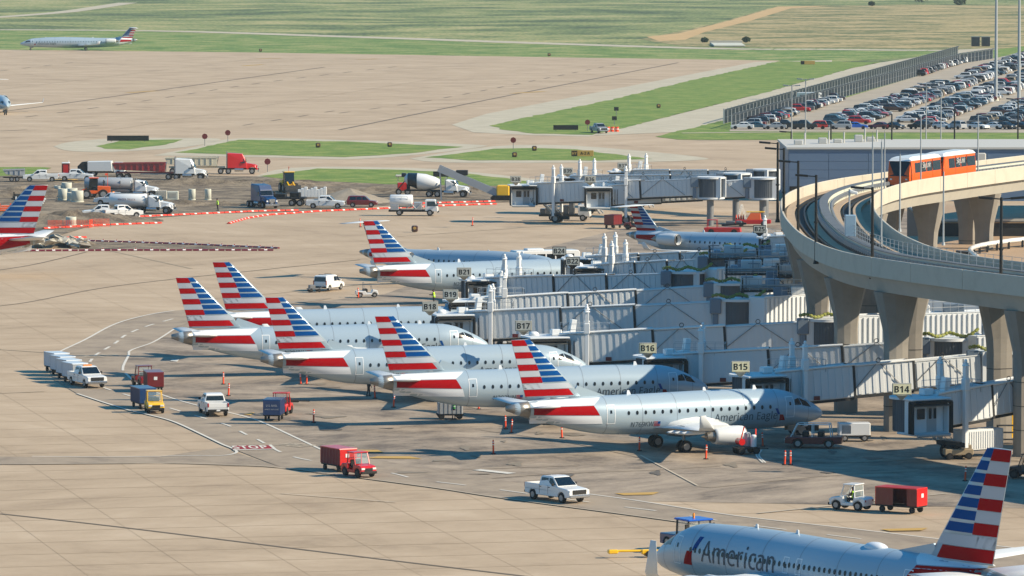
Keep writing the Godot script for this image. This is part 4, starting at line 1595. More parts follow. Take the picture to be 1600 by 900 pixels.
	m.box(cc + f * 2.2 + Vector3(0, -0.42, 0), Vector3(3.5, 0.06, 1.2), B.rotated(r, -0.35))
	put("canopy_top", m, M.canopy_grey, o)
	m = MB.new()
	m.box(cc + f * 2.2 + Vector3(0, -2.98, 0), Vector3(3.3, 0.14, 1.4), B, 0.03)
	m.cyl(cc + f * 2.95 - r * 1.6 + Vector3(0, -3.0, 0), cc + f * 2.95 + r * 1.6 + Vector3(0, -3.0, 0), 0.14, -1.0, 8)
	put("cab_floor", m, M.bridge_grey, o)
	# tall white stair tower beside the cab and a few roof fittings
	m = MB.new()
	m.extr([Vector2(-0.35, -2.6), Vector2(-0.75, 1.3), Vector2(-0.35, 1.35), Vector2(-0.2, 0.35), Vector2(0.35, 0.3), Vector2(0.35, -2.6)], 0.28, 0.03)
	var mast := put("cab_mast", m, M.white_paint, o, cc - r * 2.3 + f * 0.3)
	mast.basis = Basis(r, Vector3.UP, -f).scaled(Vector3(1.25, 1.1, 1.25))
	m = MB.new()
	m.box(cc + Vector3(0, 0.3, 0) - flat * 0.9 - r * 0.4, Vector3(1.0, 0.55, 0.8), B, 0.06)
	m.ball(cc + Vector3(0, 0.12, 0) + r * 0.8, Vector3(0.5, 0.3, 0.5), 10, 6)
	put("roof_unit", m, M.white_paint, o)
	m = MB.new()
	for k in 3:
		var q := cc - flat * (2.3 + 0.35 * k) + side * 1.3
		m.path([q + Vector3(0, -0.4, 0), q + Vector3(0, -2.0 - 0.3 * k, 0.05), q + flat * 0.25 + Vector3(0, -2.5 - 0.2 * k, 0.08), q + flat * 0.45 + Vector3(0, -1.9, 0)], 0.035, 5)
	put("hanging_cables", m, M.black_trim, o)
	# external stair down to the apron
	m = MB.new()
	var s0 := C - flat * 2.9 - side * 1.6 + Vector3(0, -2.9, 0)
	var s1 := Vector3(s0.x, 0.1, s0.z) - flat * s0.y * 1.1
	for k in [-0.4, 0.4]:
		m.bar(s0 - side * k, s1 - side * k, 0.08, 0.2)
		m.bar(s0 - side * k + Vector3(0, 1, 0), s1 - side * k + Vector3(0, 1, 0), 0.04)
	for i in 14:
		m.box(s0.lerp(s1, i / 13.0), Vector3(0.28, 0.03, 0.8), Basis(flat, Vector3.UP, side))
	put("service_stair", m, M.steel_light, o)
	# hoses coiled on the rotunda roof and an air unit
	if opt.get("hose", true):
		m = MB.new()
		var hp := []
		for i in 9:
			var e := lerpf(-2.6, 2.6, i / 8.0)
			hp.append(R + Vector3(e, 0.3 + 0.16 * sin(i * 1.9) + (0.5 if i == 8 else 0.0), 0.9 + 0.5 * sin(i * 1.1)))
		hp = smooth_line(hp, 4)
		for i in hp.size() - 1:
			var rr := 0.17 if i % 2 == 0 else 0.12
			m.cyl(hp[i], hp[i + 1], rr, rr, 8, false)
		put("air_hose", m, M.hose_yellow, o)
	m = MB.new()
	m.box(R + Vector3(-2.3, -0.7, 0.9), Vector3(1.1, 1.5, 1.0), Basis.IDENTITY, 0.08)
	m.box(R + Vector3(-2.3, -2.2, 1.0), Vector3(0.5, 1.6, 0.5), Basis.IDENTITY, 0.05)
	put("air_duct", m, M.duct_grey, o)
	if opt.get("under_unit", false):
		m = MB.new()
		var u := C - flat * 7.0 + Vector3(0, -3.9, 0)
		m.box(u, Vector3(4.2, 1.7, 1.6), Basis(flat, Vector3.UP, side), 0.05)
		for i in 16:
			m.box(u + flat * (-1.9 + i * 0.25) + side * 0.83, Vector3(0.1, 1.4, 0.06), Basis(flat, Vector3.UP, side))
		put("air_unit", m, M.bridge_white, o)
	# warning plate under the tunnel
	put("warning_plate", MB.new().box(a.lerp(b, 0.8) + side * 1.2 + Vector3(0, -2.3, 0), Vector3(0.55, 0.35, 0.05), Basis(flat, Vector3.UP, side)), M.plate_red, o)
	# gate sign on the cab roof, turned to the apron
	if sign_text != "":
		var sp: Vector3 = cc + Vector3(opt.get("sx", -1.0), 0.95, 0.6)
		if opt.has("sign_at"):
			sp = (opt.sign_at as Vector3) - base
		m = MB.new()
		m.box(sp, Vector3(1.55, 0.95, 0.3), Basis.IDENTITY, 0.03)
		m.cyl(sp + Vector3(0, -0.48, 0), sp + Vector3(0, -0.85, 0), 0.5, 0.12, 8)
		var sg := put("gate_sign", m, M[opt.get("sign_back", "sign_shell")], o)
		put("sign_face", MB.new().box(sp + Vector3(0, 0, 0.16), Vector3(1.4, 0.8, 0.02)), M[opt.get("face", "sign_face")], sg)
		put("gate_number", lettering(sign_text, 0.52, true), M.black_ink, sg, sp + Vector3(0, -0.26, 0.178))
	return o

# ---------------------------------------------------------------- elevated people mover
const LIFT := 2.25
var way: Array = []      # outer edge of the guideway, near to far, with its inward normal

func lay_way() -> void:
	var raw := []
	for e in [[112.0, 392.0], [87.0, 430.0], [66.0, 467.0], [56.0, 485.0], [45.2, 507.0], [36.5, 526.5], [31.2, 544.0], [29.0, 567.0], [28.5, 592.0], [28.9, 618.0], [30.4, 646.0], [33.6, 668.0], [38.6, 687.0], [46.2, 706.0], [55.2, 726.5], [67.0, 752.0], [84.0, 789.0], [110.0, 845.0]]:
		raw.append(Vector3(e[0], 0, -e[1]) * 0.932)
	var ps := smooth_line(raw, 6)
	for i in ps.size():
		var a: Vector3 = ps[maxi(i - 2, 0)]
		var b: Vector3 = ps[mini(i + 2, ps.size() - 1)]
		var d := (b - a).normalized()
		way.append([ps[i], Vector3(-d.z, 0, d.x), d])

func on_way(i: int, u: float, h: float) -> Vector3:
	return way[i][0] + way[i][1] * u * 0.932 + Vector3(0, h + LIFT, 0)

# a beam of constant section [u, h] corners swept along the guideway between two indices
func sweep(m: MB, sec: Array, i0: int, i1: int) -> void:
	var rs := []
	for i in range(i0, i1 + 1):
		var r := PackedVector3Array()
		for c in sec:
			r.append(on_way(i, c[0], c[1]))
		rs.append(r)
	m.loft(rs, true, true, false)

func rect(u0: float, u1: float, h0: float, h1: float) -> Array:
	return [[u0, h0], [u1, h0], [u1, h1], [u0, h1]]

func guideway() -> void:
	lay_way()
	var n := way.size() - 1
	var o := thing("elevated_guideway", "curved concrete guideway on flared piers carrying the orange train", "elevated railway")
	var m := MB.new()
	sweep(m, rect(0.28, 9.9, 11.35, 11.6), 0, n)
	put("deck", m, M.deck_concrete, o)
	for e in [[1.0, 4.0], [6.2, 9.2]]:
		m = MB.new()
		sweep(m, [[e[0], 9.95], [e[1], 9.95], [e[1] + 0.55, 11.348], [e[0] - 0.55, 11.348]], 0, n)
		put("girder", m, M.concrete_grey, o)
	# parapets in panels with open joints
	var k := 0
	while k < n:
		var e := mini(k + 3, n)
		m = MB.new()
		panel_wall(m, k, e, 0.0, 0.26, 11.3, 12.95)
		put("outer_parapet_panel", m, M.parapet, o)
		m = MB.new()
		panel_wall(m, k, e, 9.92, 10.18, 11.3, 12.95)
		put("inner_parapet_panel", m, M.parapet, o)
		k = e
	for e in [[0.7, 1.6], [3.0, 3.9], [5.75, 6.6], [8.0, 8.9]]:
		m = MB.new()
		sweep(m, rect(e[0], e[1], 11.602, 11.95), 0, n)
		put("running_pad", m, M.run_concrete, o)
	for u in [1.95, 2.65, 6.95, 7.65]:
		m = MB.new()
		sweep(m, rect(u - 0.07, u + 0.07, 11.602, 12.0), 0, n)
		put("guide_rail", m, M.steel_dark, o)
	for u in [2.3, 7.3]:
		m = MB.new()
		sweep(m, rect(u - 0.3, u + 0.3, 11.602, 11.66), 0, n)
		put("guide_channel", m, M.track_dark, o)
	m = MB.new()
	sweep(m, rect(4.35, 5.2, 11.602, 12.8), 0, n)
	put("walkway_wall", m, M.concrete_pale, o)
	m = MB.new()
	sweep(m, rect(4.3, 5.25, 12.803, 12.86), 0, n)
	put("walkway", m, M.walkway, o)
	m = MB.new()
	sweep(m, rect(5.35, 5.45, 11.602, 12.5), 0, n)
	put("cable_wall", m, M.concrete_pale, o)
	m = MB.new()
	sweep(m, rect(3.98, 4.25, 11.602, 12.2), 0, n)
	put("cable_trough", m, M.track_dark, o)
	for u in [5.62, 4.12]:
		m = MB.new()
		var br := MB.new()
		for i in range(0, n):
			for j in 3:
				var p := on_way(i, u, 12.35).lerp(on_way(i + 1, u, 12.35), j / 3.0)
				br.box(p, Vector3(0.34, 0.34, 0.34))
		for h in [12.3, 12.55]:
			sweep(m, rect(u - 0.05, u + 0.05, h - 0.04, h + 0.04), 0, n)
		put("power_rail", m, M.steel, o)
		var b := put("rail_brackets", br, M.steel_light, o)
		b.set_meta("kind", "stuff")
	# walkway fence on the near straight
	m = MB.new()
	for i in range(0, 46):
		var a := on_way(i, 5.1, 12.86)
		var b := on_way(i + 1, 5.1, 12.86)
		for h in [0.35, 0.7, 1.05]:
			m.bar(a + Vector3(0, h, 0), b + Vector3(0, h, 0), 0.035)
		var cnt := maxi(1, int(a.distance_to(b) / 1.2))
		for j in cnt:
			var p := a.lerp(b, float(j) / cnt)
			m.bar(p, p + Vector3(0, 1.05, 0), 0.05)
	put("walkway_fence", m, M.steel_light, o)
	m = MB.new()
	m.box(on_way(43, 4.8, 13.8), Vector3(1.0, 2.0, 1.0), Basis.IDENTITY, 0.04)
	put("signal_cabinet", m, M.cabinet, o)
	# piers: flared heads on oblong shafts, one row for each track
	for e in [[1, 2.5], [6, 2.5], [12, 2.5], [18, 2.5], [25, 2.5], [33, 2.5], [39, 2.5], [46, 2.5], [55, 2.5], [66, 2.5], [76, 2.5], [84, 2.5], [92, 2.5], [1, 7.5], [6, 7.5], [12, 7.5], [20, 7.5], [29, 7.5], [37, 7.5], [56, 7.5], [67, 7.5], [76, 7.5], [82, 7.5], [89, 7.5], [96, 7.5]]:
		if e[0] <= n:
			m = MB.new()
			var w: Array = way[e[0]]
			var c := on_way(e[0], e[1], -LIFT)
			var rs := []
			for l in [[0.0, 1.05, 0.8], [7.6, 1.05, 0.8], [8.8, 1.15, 0.85], [10.8, 1.65, 1.05], [12.195, 2.0, 1.15]]:
				var r := PackedVector3Array()
				for j in 12:
					var a := TAU * (j + 0.5) / 12
					var ca := cos(a)
					var sa := sin(a)
					var q := 1.0 / pow(pow(absf(ca), 4.0) + pow(absf(sa), 4.0), 0.25)
					r.append(c + Vector3(0, l[0], 0) + w[1] * ca * q * l[1] + w[2] * sa * q * l[2])
				rs.append(r)
			m.loft(rs, true, true, false)
			var pier := put("pier", m, M.pier_concrete, o)
			m = MB.new()
			for h in [2.2, 4.2, 6.2, 8.2]:
				var r0 := PackedVector3Array()
				var r1 := PackedVector3Array()
				for j in 12:
					var a := TAU * (j + 0.5) / 12
					var q := 1.0 / pow(pow(absf(cos(a)), 4.0) + pow(absf(sin(a)), 4.0), 0.25)
					var x: Vector3 = c + w[1] * cos(a) * q * 1.07 + w[2] * sin(a) * q * 0.82
					r0.append(x + Vector3(0, h, 0))
					r1.append(x + Vector3(0, h + 0.05, 0))
				m.loft([r0, r1], false, false, false)
			put("pier_joints", m, M.dark_line, pier)

func panel_wall(m: MB, i0: int, i1: int, u0: float, u1: float, h0: float, h1: float) -> void:
	var rs := []
	for i in range(i0, i1 + 1):
		var r := PackedVector3Array()
		var sh := 0.0
		for c in [[u0, h0], [u1, h0], [u1, h1 - 0.06], [u1 - 0.05, h1], [u0 + 0.05, h1], [u0, h1 - 0.06]]:
			var p := on_way(i, c[0], c[1])
			if i == i0:
				p += (way[i][2] as Vector3) * 0.03
			if i == i1:
				p -= (way[i][2] as Vector3) * 0.03
			r.append(p)
		rs.append(r)
	m.loft(rs, true, true, false)

func train_car(label: String, pos: Vector3, deg: float) -> Node3D:   # points along +x
	var o := thing("train_car", label, "train", "cars of the orange people mover", pos, deg)
	var l := 5.7
	var m := MB.new()
	var rs := []
	for e in [[-l, 0.9, 0.25], [-l + 0.35, 1.0, 0.0], [l - 0.55, 1.0, 0.0], [l, 0.88, 0.35]]:
		var r := PackedVector3Array()
		for c in [[-1.3, 0.35], [1.3, 0.35], [1.42, 0.7], [1.42, 1.6], [1.3, 3.0], [-1.3, 3.0], [-1.42, 1.6], [-1.42, 0.7]]:
			r.append(Vector3(e[0] - (0.45 if c[1] > 2.5 and e[0] > 0 else 0.0) * (1.0 if absf(e[0]) > l - 0.1 else 0.0), c[1] - (e[2] * 0.1 if c[1] > 2 else 0.0), c[0] * e[1]))
		rs.append(r)
	put("body", m.loft(rs, true, true, false), M.train_orange, o)
	put("roof", MB.new().extr([Vector2(-l + 0.05, 2.96), Vector2(-l + 0.3, 3.32), Vector2(-l + 1.4, 3.42), Vector2(l - 2.0, 3.42), Vector2(l - 0.6, 3.3), Vector2(l - 0.25, 2.96)], [1.33, 1.1, 1.0, 1.0, 1.1, 1.3], 0.08), M.white_paint, o)
	m = MB.new()
	for e in [1.0, -1.0]:
		var x: float = (l + 0.015) * e
		panel(m, Vector3(x - 0.02 * e, 1.3, -1.25), Vector3(x - 0.02 * e, 1.3, 1.25), Vector3(x - (0.44 if e > 0 else 0.0) * e, 2.96, 1.16), Vector3(x - (0.44 if e > 0 else 0.0) * e, 2.96, -1.16))
	put("end_window", m, M.dark_glass, o)
	for s in [-1.0, 1.0]:
		for e in [[-5.2, -2.3], [-2.05, -0.15], [0.05, 1.75], [2.0, 4.1]]:
			m = MB.new()
			panel(m, Vector3(e[0], 1.62, 1.435 * s), Vector3(e[1], 1.62, 1.435 * s), Vector3(e[1], 2.72, 1.35 * s), Vector3(e[0], 2.72, 1.35 * s))
			put("side_window", m, M.dark_glass, o)
		m = MB.new()
		for x in [-2.15, 1.85]:
			m.box(Vector3(x, 1.7, 1.4 * s), Vector3(0.03, 2.5, 0.06))
		put("door_seam", m, M.dark_line, o)
		m = MB.new()
		m.box(Vector3(0, 0.78, 1.425 * s), Vector3(2 * l - 0.6, 0.08, 0.02))
		put("pale_stripe", m, M.stripe_pale, o)
		var nm := put("line_name", lettering("SkyLink", 0.62), M.white_paint, o, Vector3(0.2, 1.85, 1.45 * s), Vector3(-0.07 * s, 0.0 if s > 0 else PI, 0))
	put("headlights", MB.new().box(Vector3(l - 0.02, 0.95, 0.9), Vector3(0.1, 0.16, 0.24)).box(Vector3(l - 0.02, 0.95, -0.9), Vector3(0.1, 0.16, 0.24)), M.lamp_glass, o)
	put("skirt", MB.new().box(Vector3(0, 0.3, 0), Vector3(2 * l - 0.6, 0.5, 2.3), Basis.IDENTITY, 0.05), M.black_trim, o)
	for x in [-3.4, 3.4]:
		for s in [-1.0, 1.0]:
			wheel(o, Vector3(x, 0.42, 1.0 * s), 0.42, 0.3)
	return o

func lamp_post(label: String, base: Vector3, h: float, arm: float, deg: float, kind := "black", arms := 1) -> Node3D:
	var o := thing("lamp_post", label, "lamp post", "lamp posts" if kind == "black" else "pale parking lot lamp posts", base)
	var mt: Material = M.post_black if kind == "black" else M.post_grey
	var r := 0.15 if kind == "black" else 0.12
	put("pole", MB.new().cyl(Vector3.ZERO, Vector3(0, h, 0), r, r * 0.75, 8).cyl(Vector3.ZERO, Vector3(0, 0.35, 0), r * 1.8, r * 1.3, 8).cyl(Vector3(0, h * 0.46, 0), Vector3(0, h * 0.48, 0), r * 1.35, -1.0, 8), mt, o)
	for k in arms:
		var a := deg_to_rad(deg + k * (180.0 if arms == 2 else 35.0))
		var d := Vector3(cos(a), 0.08, -sin(a))
		put("arm", MB.new().bar(Vector3(0, h - 0.15, 0), Vector3(0, h - 0.15, 0) + d * arm * 0.5, 0.1), mt, o)
		var hd := MB.new()
		hd.bar(Vector3(0, h - 0.15, 0) + d * arm * 0.4, Vector3(0, h - 0.15, 0) + d * arm, 0.42, 0.2)
		put("lamp_head", hd, mt, o)
	return o

func plain_pole(label: String, base: Vector3, h: float, r := 0.09) -> Node3D:
	var o := thing("slim_pole", label, "pole", "slim grey poles by the guideway", base)
	put("shaft", MB.new().cyl(Vector3.ZERO, Vector3(0, h, 0), r, r * 0.7, 8), M.post_grey, o)
	put("foot", MB.new().cyl(Vector3.ZERO, Vector3(0, 0.3, 0), r * 2.0, r * 1.4, 8), M.post_grey, o)
	put("tip", MB.new().cyl(Vector3(0, h, 0), Vector3(0, h + 0.35, 0), 0.02, -1.0, 5), M.steel, o)
	return o

# ---------------------------------------------------------------- the scene
func _ready() -> void:
	var cam := Camera3D.new()
	cam.name = "camera"
	cam.position = Vector3(0, EYE, 0)
	cam.rotation = Vector3(-PITCH, 0, 0)
	cam.fov = rad_to_deg(2.0 * atan(450.0 / FPX))
	cam.near = 1.0
	cam.far = 20000.0
	add_child(cam)
	cam.current = true
	var env := Environment.new()
	env.tonemap_mode = Environment.TONE_MAPPER_LINEAR
	env.tonemap_exposure = 1.5
	env.background_mode = Environment.BG_SKY
	var sky_m := ProceduralSkyMaterial.new()
	sky_m.sky_top_color = Color(0.15, 0.5, 0.73)
	sky_m.sky_horizon_color = Color(0.62, 0.79, 0.85)
	sky_m.sky_curve = 0.12
	sky_m.ground_bottom_color = Color(0.3, 0.28, 0.24)
	sky_m.ground_horizon_color = Color(0.6, 0.68, 0.76)
	sky_m.sky_energy_multiplier = 0.86
	sky_m.ground_energy_multiplier = 0.86
	var sky := Sky.new()
	sky.sky_material = sky_m
	env.sky = sky
	env.sdfgi_enabled = true
	env.ssao_enabled = true
	env.ssil_enabled = true
	env.fog_enabled = true
	env.fog_density = 0.00005
	env.fog_light_color = Color(0.78, 0.86, 0.9)
	var we := WorldEnvironment.new()
	we.name = "world_environment"
	we.environment = env
	add_child(we)
	var sun := DirectionalLight3D.new()
	sun.name = "sun"
	sun.light_energy = 1.6
	sun.light_color = Color(1.0, 0.93, 0.82)
	sun.light_angular_distance = 0.5
	sun.shadow_enabled = true
	sun.rotation_degrees = Vector3(-32.0, 78.0, 0)
	add_child(sun)

	font = SystemFont.new()
	font.font_names = PackedStringArray(["Droid Sans"])
	font_bold = SystemFont.new()
	font_bold.font_names = PackedStringArray(["Droid Sans"])
	font_bold.font_weight = 700
	palette()
	ground()
	buildings()
	guideway()
	bridges()
	jets()
	ramp()
	works()
	parking()
	signs()
	details()

func palette() -> void:
	mat("jet_paint", Color(0.64, 0.715, 0.765), 0.3, 0.2)
	mat("jet_white", Color(0.86, 0.88, 0.9), 0.35)
	mat("jet_wing", Color(0.8, 0.82, 0.83), 0.42)
	mat("jet_metal", Color(0.56, 0.55, 0.53), 0.4, 0.7)
	mat("jet_glass", Color(0.12, 0.14, 0.16), 0.15)
	mat("dark_line", Color(0.09, 0.1, 0.11), 0.6)
	mat("seam_grey", Color(0.48, 0.53, 0.58), 0.5)
	mat("door_line", Color(0.9, 0.92, 0.93), 0.5)
	mat("stripe_red", Color(0.6, 0.02, 0.055), 0.55).metallic_specular = 0.1
	mat("stripe_blue", Color(0.0, 0.27, 0.52), 0.6).metallic_specular = 0.1
	mat("stripe_silver", Color(0.66, 0.69, 0.73), 0.38)
	mat("stripe_pale", Color(0.95, 0.72, 0.55), 0.5)
	mat("title_grey", Color(0.21, 0.26, 0.31), 0.5)
	mat("rubber", Color(0.075, 0.075, 0.08), 0.85)
	mat("rim", Color(0.62, 0.62, 0.62), 0.4, 0.5)
	mat("dark_rim", Color(0.2, 0.2, 0.2), 0.5, 0.4)
	var g := mat("glass", Color(0.05, 0.07, 0.085), 0.08)
	g.metallic_specular = 0.7
	mat("dark_glass", Color(0.03, 0.045, 0.065), 0.1)
	var c := mat("clear_glass", Color(0.7, 0.8, 0.82, 0.22), 0.05)
	c.transparency = BaseMaterial3D.TRANSPARENCY_ALPHA
	var ps := mat("plastic_sheet", Color(0.8, 0.84, 0.88), 0.25)
	for e in [["white_paint", Color(0.87, 0.88, 0.88)], ["cream_paint", Color(0.78, 0.76, 0.68)], ["silver_paint", Color(0.62, 0.64, 0.66)], ["grey_paint", Color(0.35, 0.37, 0.39)], ["black_paint", Color(0.06, 0.065, 0.08)], ["navy_paint", Color(0.05, 0.085, 0.13)], ["red_paint", Color(0.78, 0.07, 0.06)], ["dark_red", Color(0.42, 0.05, 0.07)], ["blue_paint", Color(0.02, 0.34, 0.74)], ["deep_blue", Color(0.03, 0.21, 0.4)], ["tan_paint", Color(0.6, 0.54, 0.44)], ["brown_paint", Color(0.27, 0.15, 0.1)], ["yellow_paint", Color(0.93, 0.73, 0.08)], ["orange_paint", Color(0.9, 0.38, 0.08)], ["teal_paint", Color(0.1, 0.28, 0.36)], ["green_paint", Color(0.15, 0.5, 0.2)], ["faded_red", Color(0.62, 0.2, 0.2)]]:
		var m := mat(e[0], e[1], 0.35)
		m.clearcoat_enabled = true
		m.clearcoat = 0.5
		m.clearcoat_roughness = 0.15
	mat("curtain_red_paint", Color(0.45, 0.07, 0.08), 0.6)
	mat("curtain_deep_blue", Color(0.04, 0.12, 0.3), 0.6)
	mat("curtain_silver_paint", Color(0.72, 0.76, 0.8), 0.3)
	mat("curtain_dark_red", Color(0.36, 0.05, 0.07), 0.6)
	mat("black_trim", Color(0.07, 0.07, 0.075), 0.6)
	mat("chrome", Color(0.7, 0.71, 0.72), 0.25, 0.8)
	mat("lamp_glass", Color(0.86, 0.87, 0.86), 0.15)
	mat("tail_red", Color(0.6, 0.04, 0.04), 0.25)
	mat("amber", Color(0.95, 0.55, 0.08), 0.4)
	mat("hi_vis", Color(0.72, 0.95, 0.12), 0.6)
	mat("green_vest", Color(0.1, 0.5, 0.2), 0.7)
	mat("dark_cloth", Color(0.1, 0.11, 0.16), 0.9)
	mat("skin", Color(0.5, 0.34, 0.26), 0.6)
	mat("bridge_white", Color(0.81, 0.83, 0.84), 0.5)
	mat("bridge_grey", Color(0.62, 0.64, 0.65), 0.6)
	mat("shutter", Color(0.34, 0.37, 0.4), 0.5, 0.2)
	mat("steel", Color(0.5, 0.51, 0.52), 0.5, 0.4)
	mat("steel_light", Color(0.68, 0.7, 0.71), 0.5, 0.2)
	mat("steel_dark", Color(0.16, 0.17, 0.18), 0.6, 0.3)
	mat("canopy_dark", Color(0.1, 0.105, 0.11), 0.8)
	mat("canopy_grey", Color(0.36, 0.36, 0.35), 0.8)
	mat("duct_grey", Color(0.42, 0.48, 0.54), 0.6)
	mat("hose_yellow", Color(0.5, 0.52, 0.22), 0.7)
	mat("plate_red", Color(0.42, 0.1, 0.1), 0.5)
	mat("sign_shell", Color(0.62, 0.62, 0.58), 0.5)
	mat("sign_face", Color(0.93, 0.9, 0.74), 0.5)
	mat("sign_face_grey", Color(0.74, 0.74, 0.7), 0.5)
	mat("black_ink", Color(0.02, 0.02, 0.02), 0.7)
	mat("train_orange", Color(0.88, 0.36, 0.03), 0.4)
	mat("cabinet", Color(0.55, 0.66, 0.74), 0.5)
	mat("post_black", Color(0.035, 0.035, 0.04), 0.5)
	mat("post_grey", Color(0.62, 0.65, 0.67), 0.5, 0.2)
	mat("delineator", Color(0.95, 0.3, 0.12), 0.6)
	mat("barrier_red", Color(0.88, 0.22, 0.13), 0.7)
	mat("barrier_white", Color(0.9, 0.88, 0.86), 0.7)
	mat("line_white", Color(0.8, 0.785, 0.745), 0.8)
	mat("line_faint", Color(0.72, 0.67, 0.59), 0.85)
	mat("line_yellow", Color(0.72, 0.58, 0.3), 0.8)
	mat("line_red", Color(0.55, 0.1, 0.13), 0.8)
	mat("joint_dark", Color(0.42, 0.38, 0.33), 0.95)
	mat("joint_faint", Color(0.63, 0.57, 0.48), 0.95)
	mat("stain", Color(0.5, 0.46, 0.4), 0.8)
	mat("stain_dark", Color(0.38, 0.35, 0.31), 0.7)
	mat("chain_link", Color(0.33, 0.37, 0.4), 0.6, 0.3)
	mat("metal_panel", Color(0.36, 0.45, 0.56), 0.5, 0.2)
	mat("roof_pale", Color(0.72, 0.72, 0.7), 0.8)
	mat("wall_blue", Color(0.62, 0.68, 0.74), 0.6)
	for e in [["deck_concrete", 0.6, 0.55, 0.47], ["concrete_grey", 0.66, 0.65, 0.61], ["parapet", 0.74, 0.715, 0.655], ["run_concrete", 0.66, 0.58, 0.48], ["concrete_pale", 0.76, 0.77, 0.72], ["walkway", 0.36, 0.39, 0.42], ["pier_concrete", 0.54, 0.52, 0.485], ["roof_tan", 0.66, 0.56, 0.45]]:
		var c0 := Color(e[1], e[2], e[3])
		ground_mat(e[0], [c0.darkened(0.07), c0, c0.lightened(0.04)], 17.0, 40 + int(e[1] * 100), 0.15, 0.85, 1.0, 128)
	mat("track_dark", Color(0.15, 0.16, 0.18), 0.8)
	# open ground
	ground_mat("apron", [Color(0.6, 0.525, 0.435), Color(0.665, 0.587, 0.489), Color(0.695, 0.617, 0.518), Color(0.73, 0.655, 0.557)], 150.0, 3, 0.18, 0.93, 1.0, 1024)
	ground_mat("gate_apron", [Color(0.4, 0.36, 0.32), Color(0.52, 0.47, 0.41), Color(0.585, 0.53, 0.465), Color(0.645, 0.585, 0.51)], 70.0, 11, 0.22, 0.92, 1.3, 768)
	ground_mat("shoulder", [Color(0.66, 0.63, 0.55), Color(0.74, 0.71, 0.63)], 60.0, 17, 0.15, 0.95, 1.0, 256)
	ground_mat("asphalt", [Color(0.5, 0.45, 0.395), Color(0.585, 0.53, 0.46), Color(0.63, 0.57, 0.495)], 40.0, 23, 0.2, 0.95, 1.0, 512)
	ground_mat("grass", [Color(0.27, 0.39, 0.1), Color(0.36, 0.48, 0.15), Color(0.43, 0.52, 0.19), Color(0.58, 0.57, 0.32)], 45.0, 29, 0.9, 1.0, 1.0, 512)
	ground_mat("verge", [Color(0.27, 0.4, 0.13), Color(0.36, 0.48, 0.19), Color(0.48, 0.54, 0.28), Color(0.6, 0.58, 0.38)], 160.0, 31, 0.6, 1.0, 1.4, 512)
	ground_mat("tan_earth", [Color(0.68, 0.56, 0.38), Color(0.78, 0.66, 0.47)], 60.0, 33, 0.5, 1.0, 1.0, 128)
	ground_mat("field", [Color(0.2, 0.27, 0.15), Color(0.3, 0.38, 0.19), Color(0.38, 0.48, 0.24), Color(0.62, 0.58, 0.4), Color(0.4, 0.49, 0.25), Color(0.7, 0.64, 0.46)], 620.0, 37, 0.7, 1.0, 1.35, 1024)
	ground_mat("dry_field", [Color(0.34, 0.38, 0.2), Color(0.58, 0.53, 0.36), Color(0.7, 0.62, 0.45)], 300.0, 41, 0.6, 1.0, 1.5, 512)
	ground_mat("dirt", [Color(0.24, 0.2, 0.16), Color(0.38, 0.335, 0.275), Color(0.52, 0.465, 0.385), Color(0.6, 0.545, 0.46)], 45.0, 43, 0.5, 1.0, 1.0, 512)
	ground_mat("lot_paving", [Color(0.6, 0.56, 0.5), Color(0.68, 0.64, 0.57)], 80.0, 47, 0.2, 0.95, 1.0, 256)
	ground_mat("gravel", [Color(0.5, 0.47, 0.42), Color(0.62, 0.58, 0.52)], 12.0, 53, 0.6, 1.0, 1.0, 256)

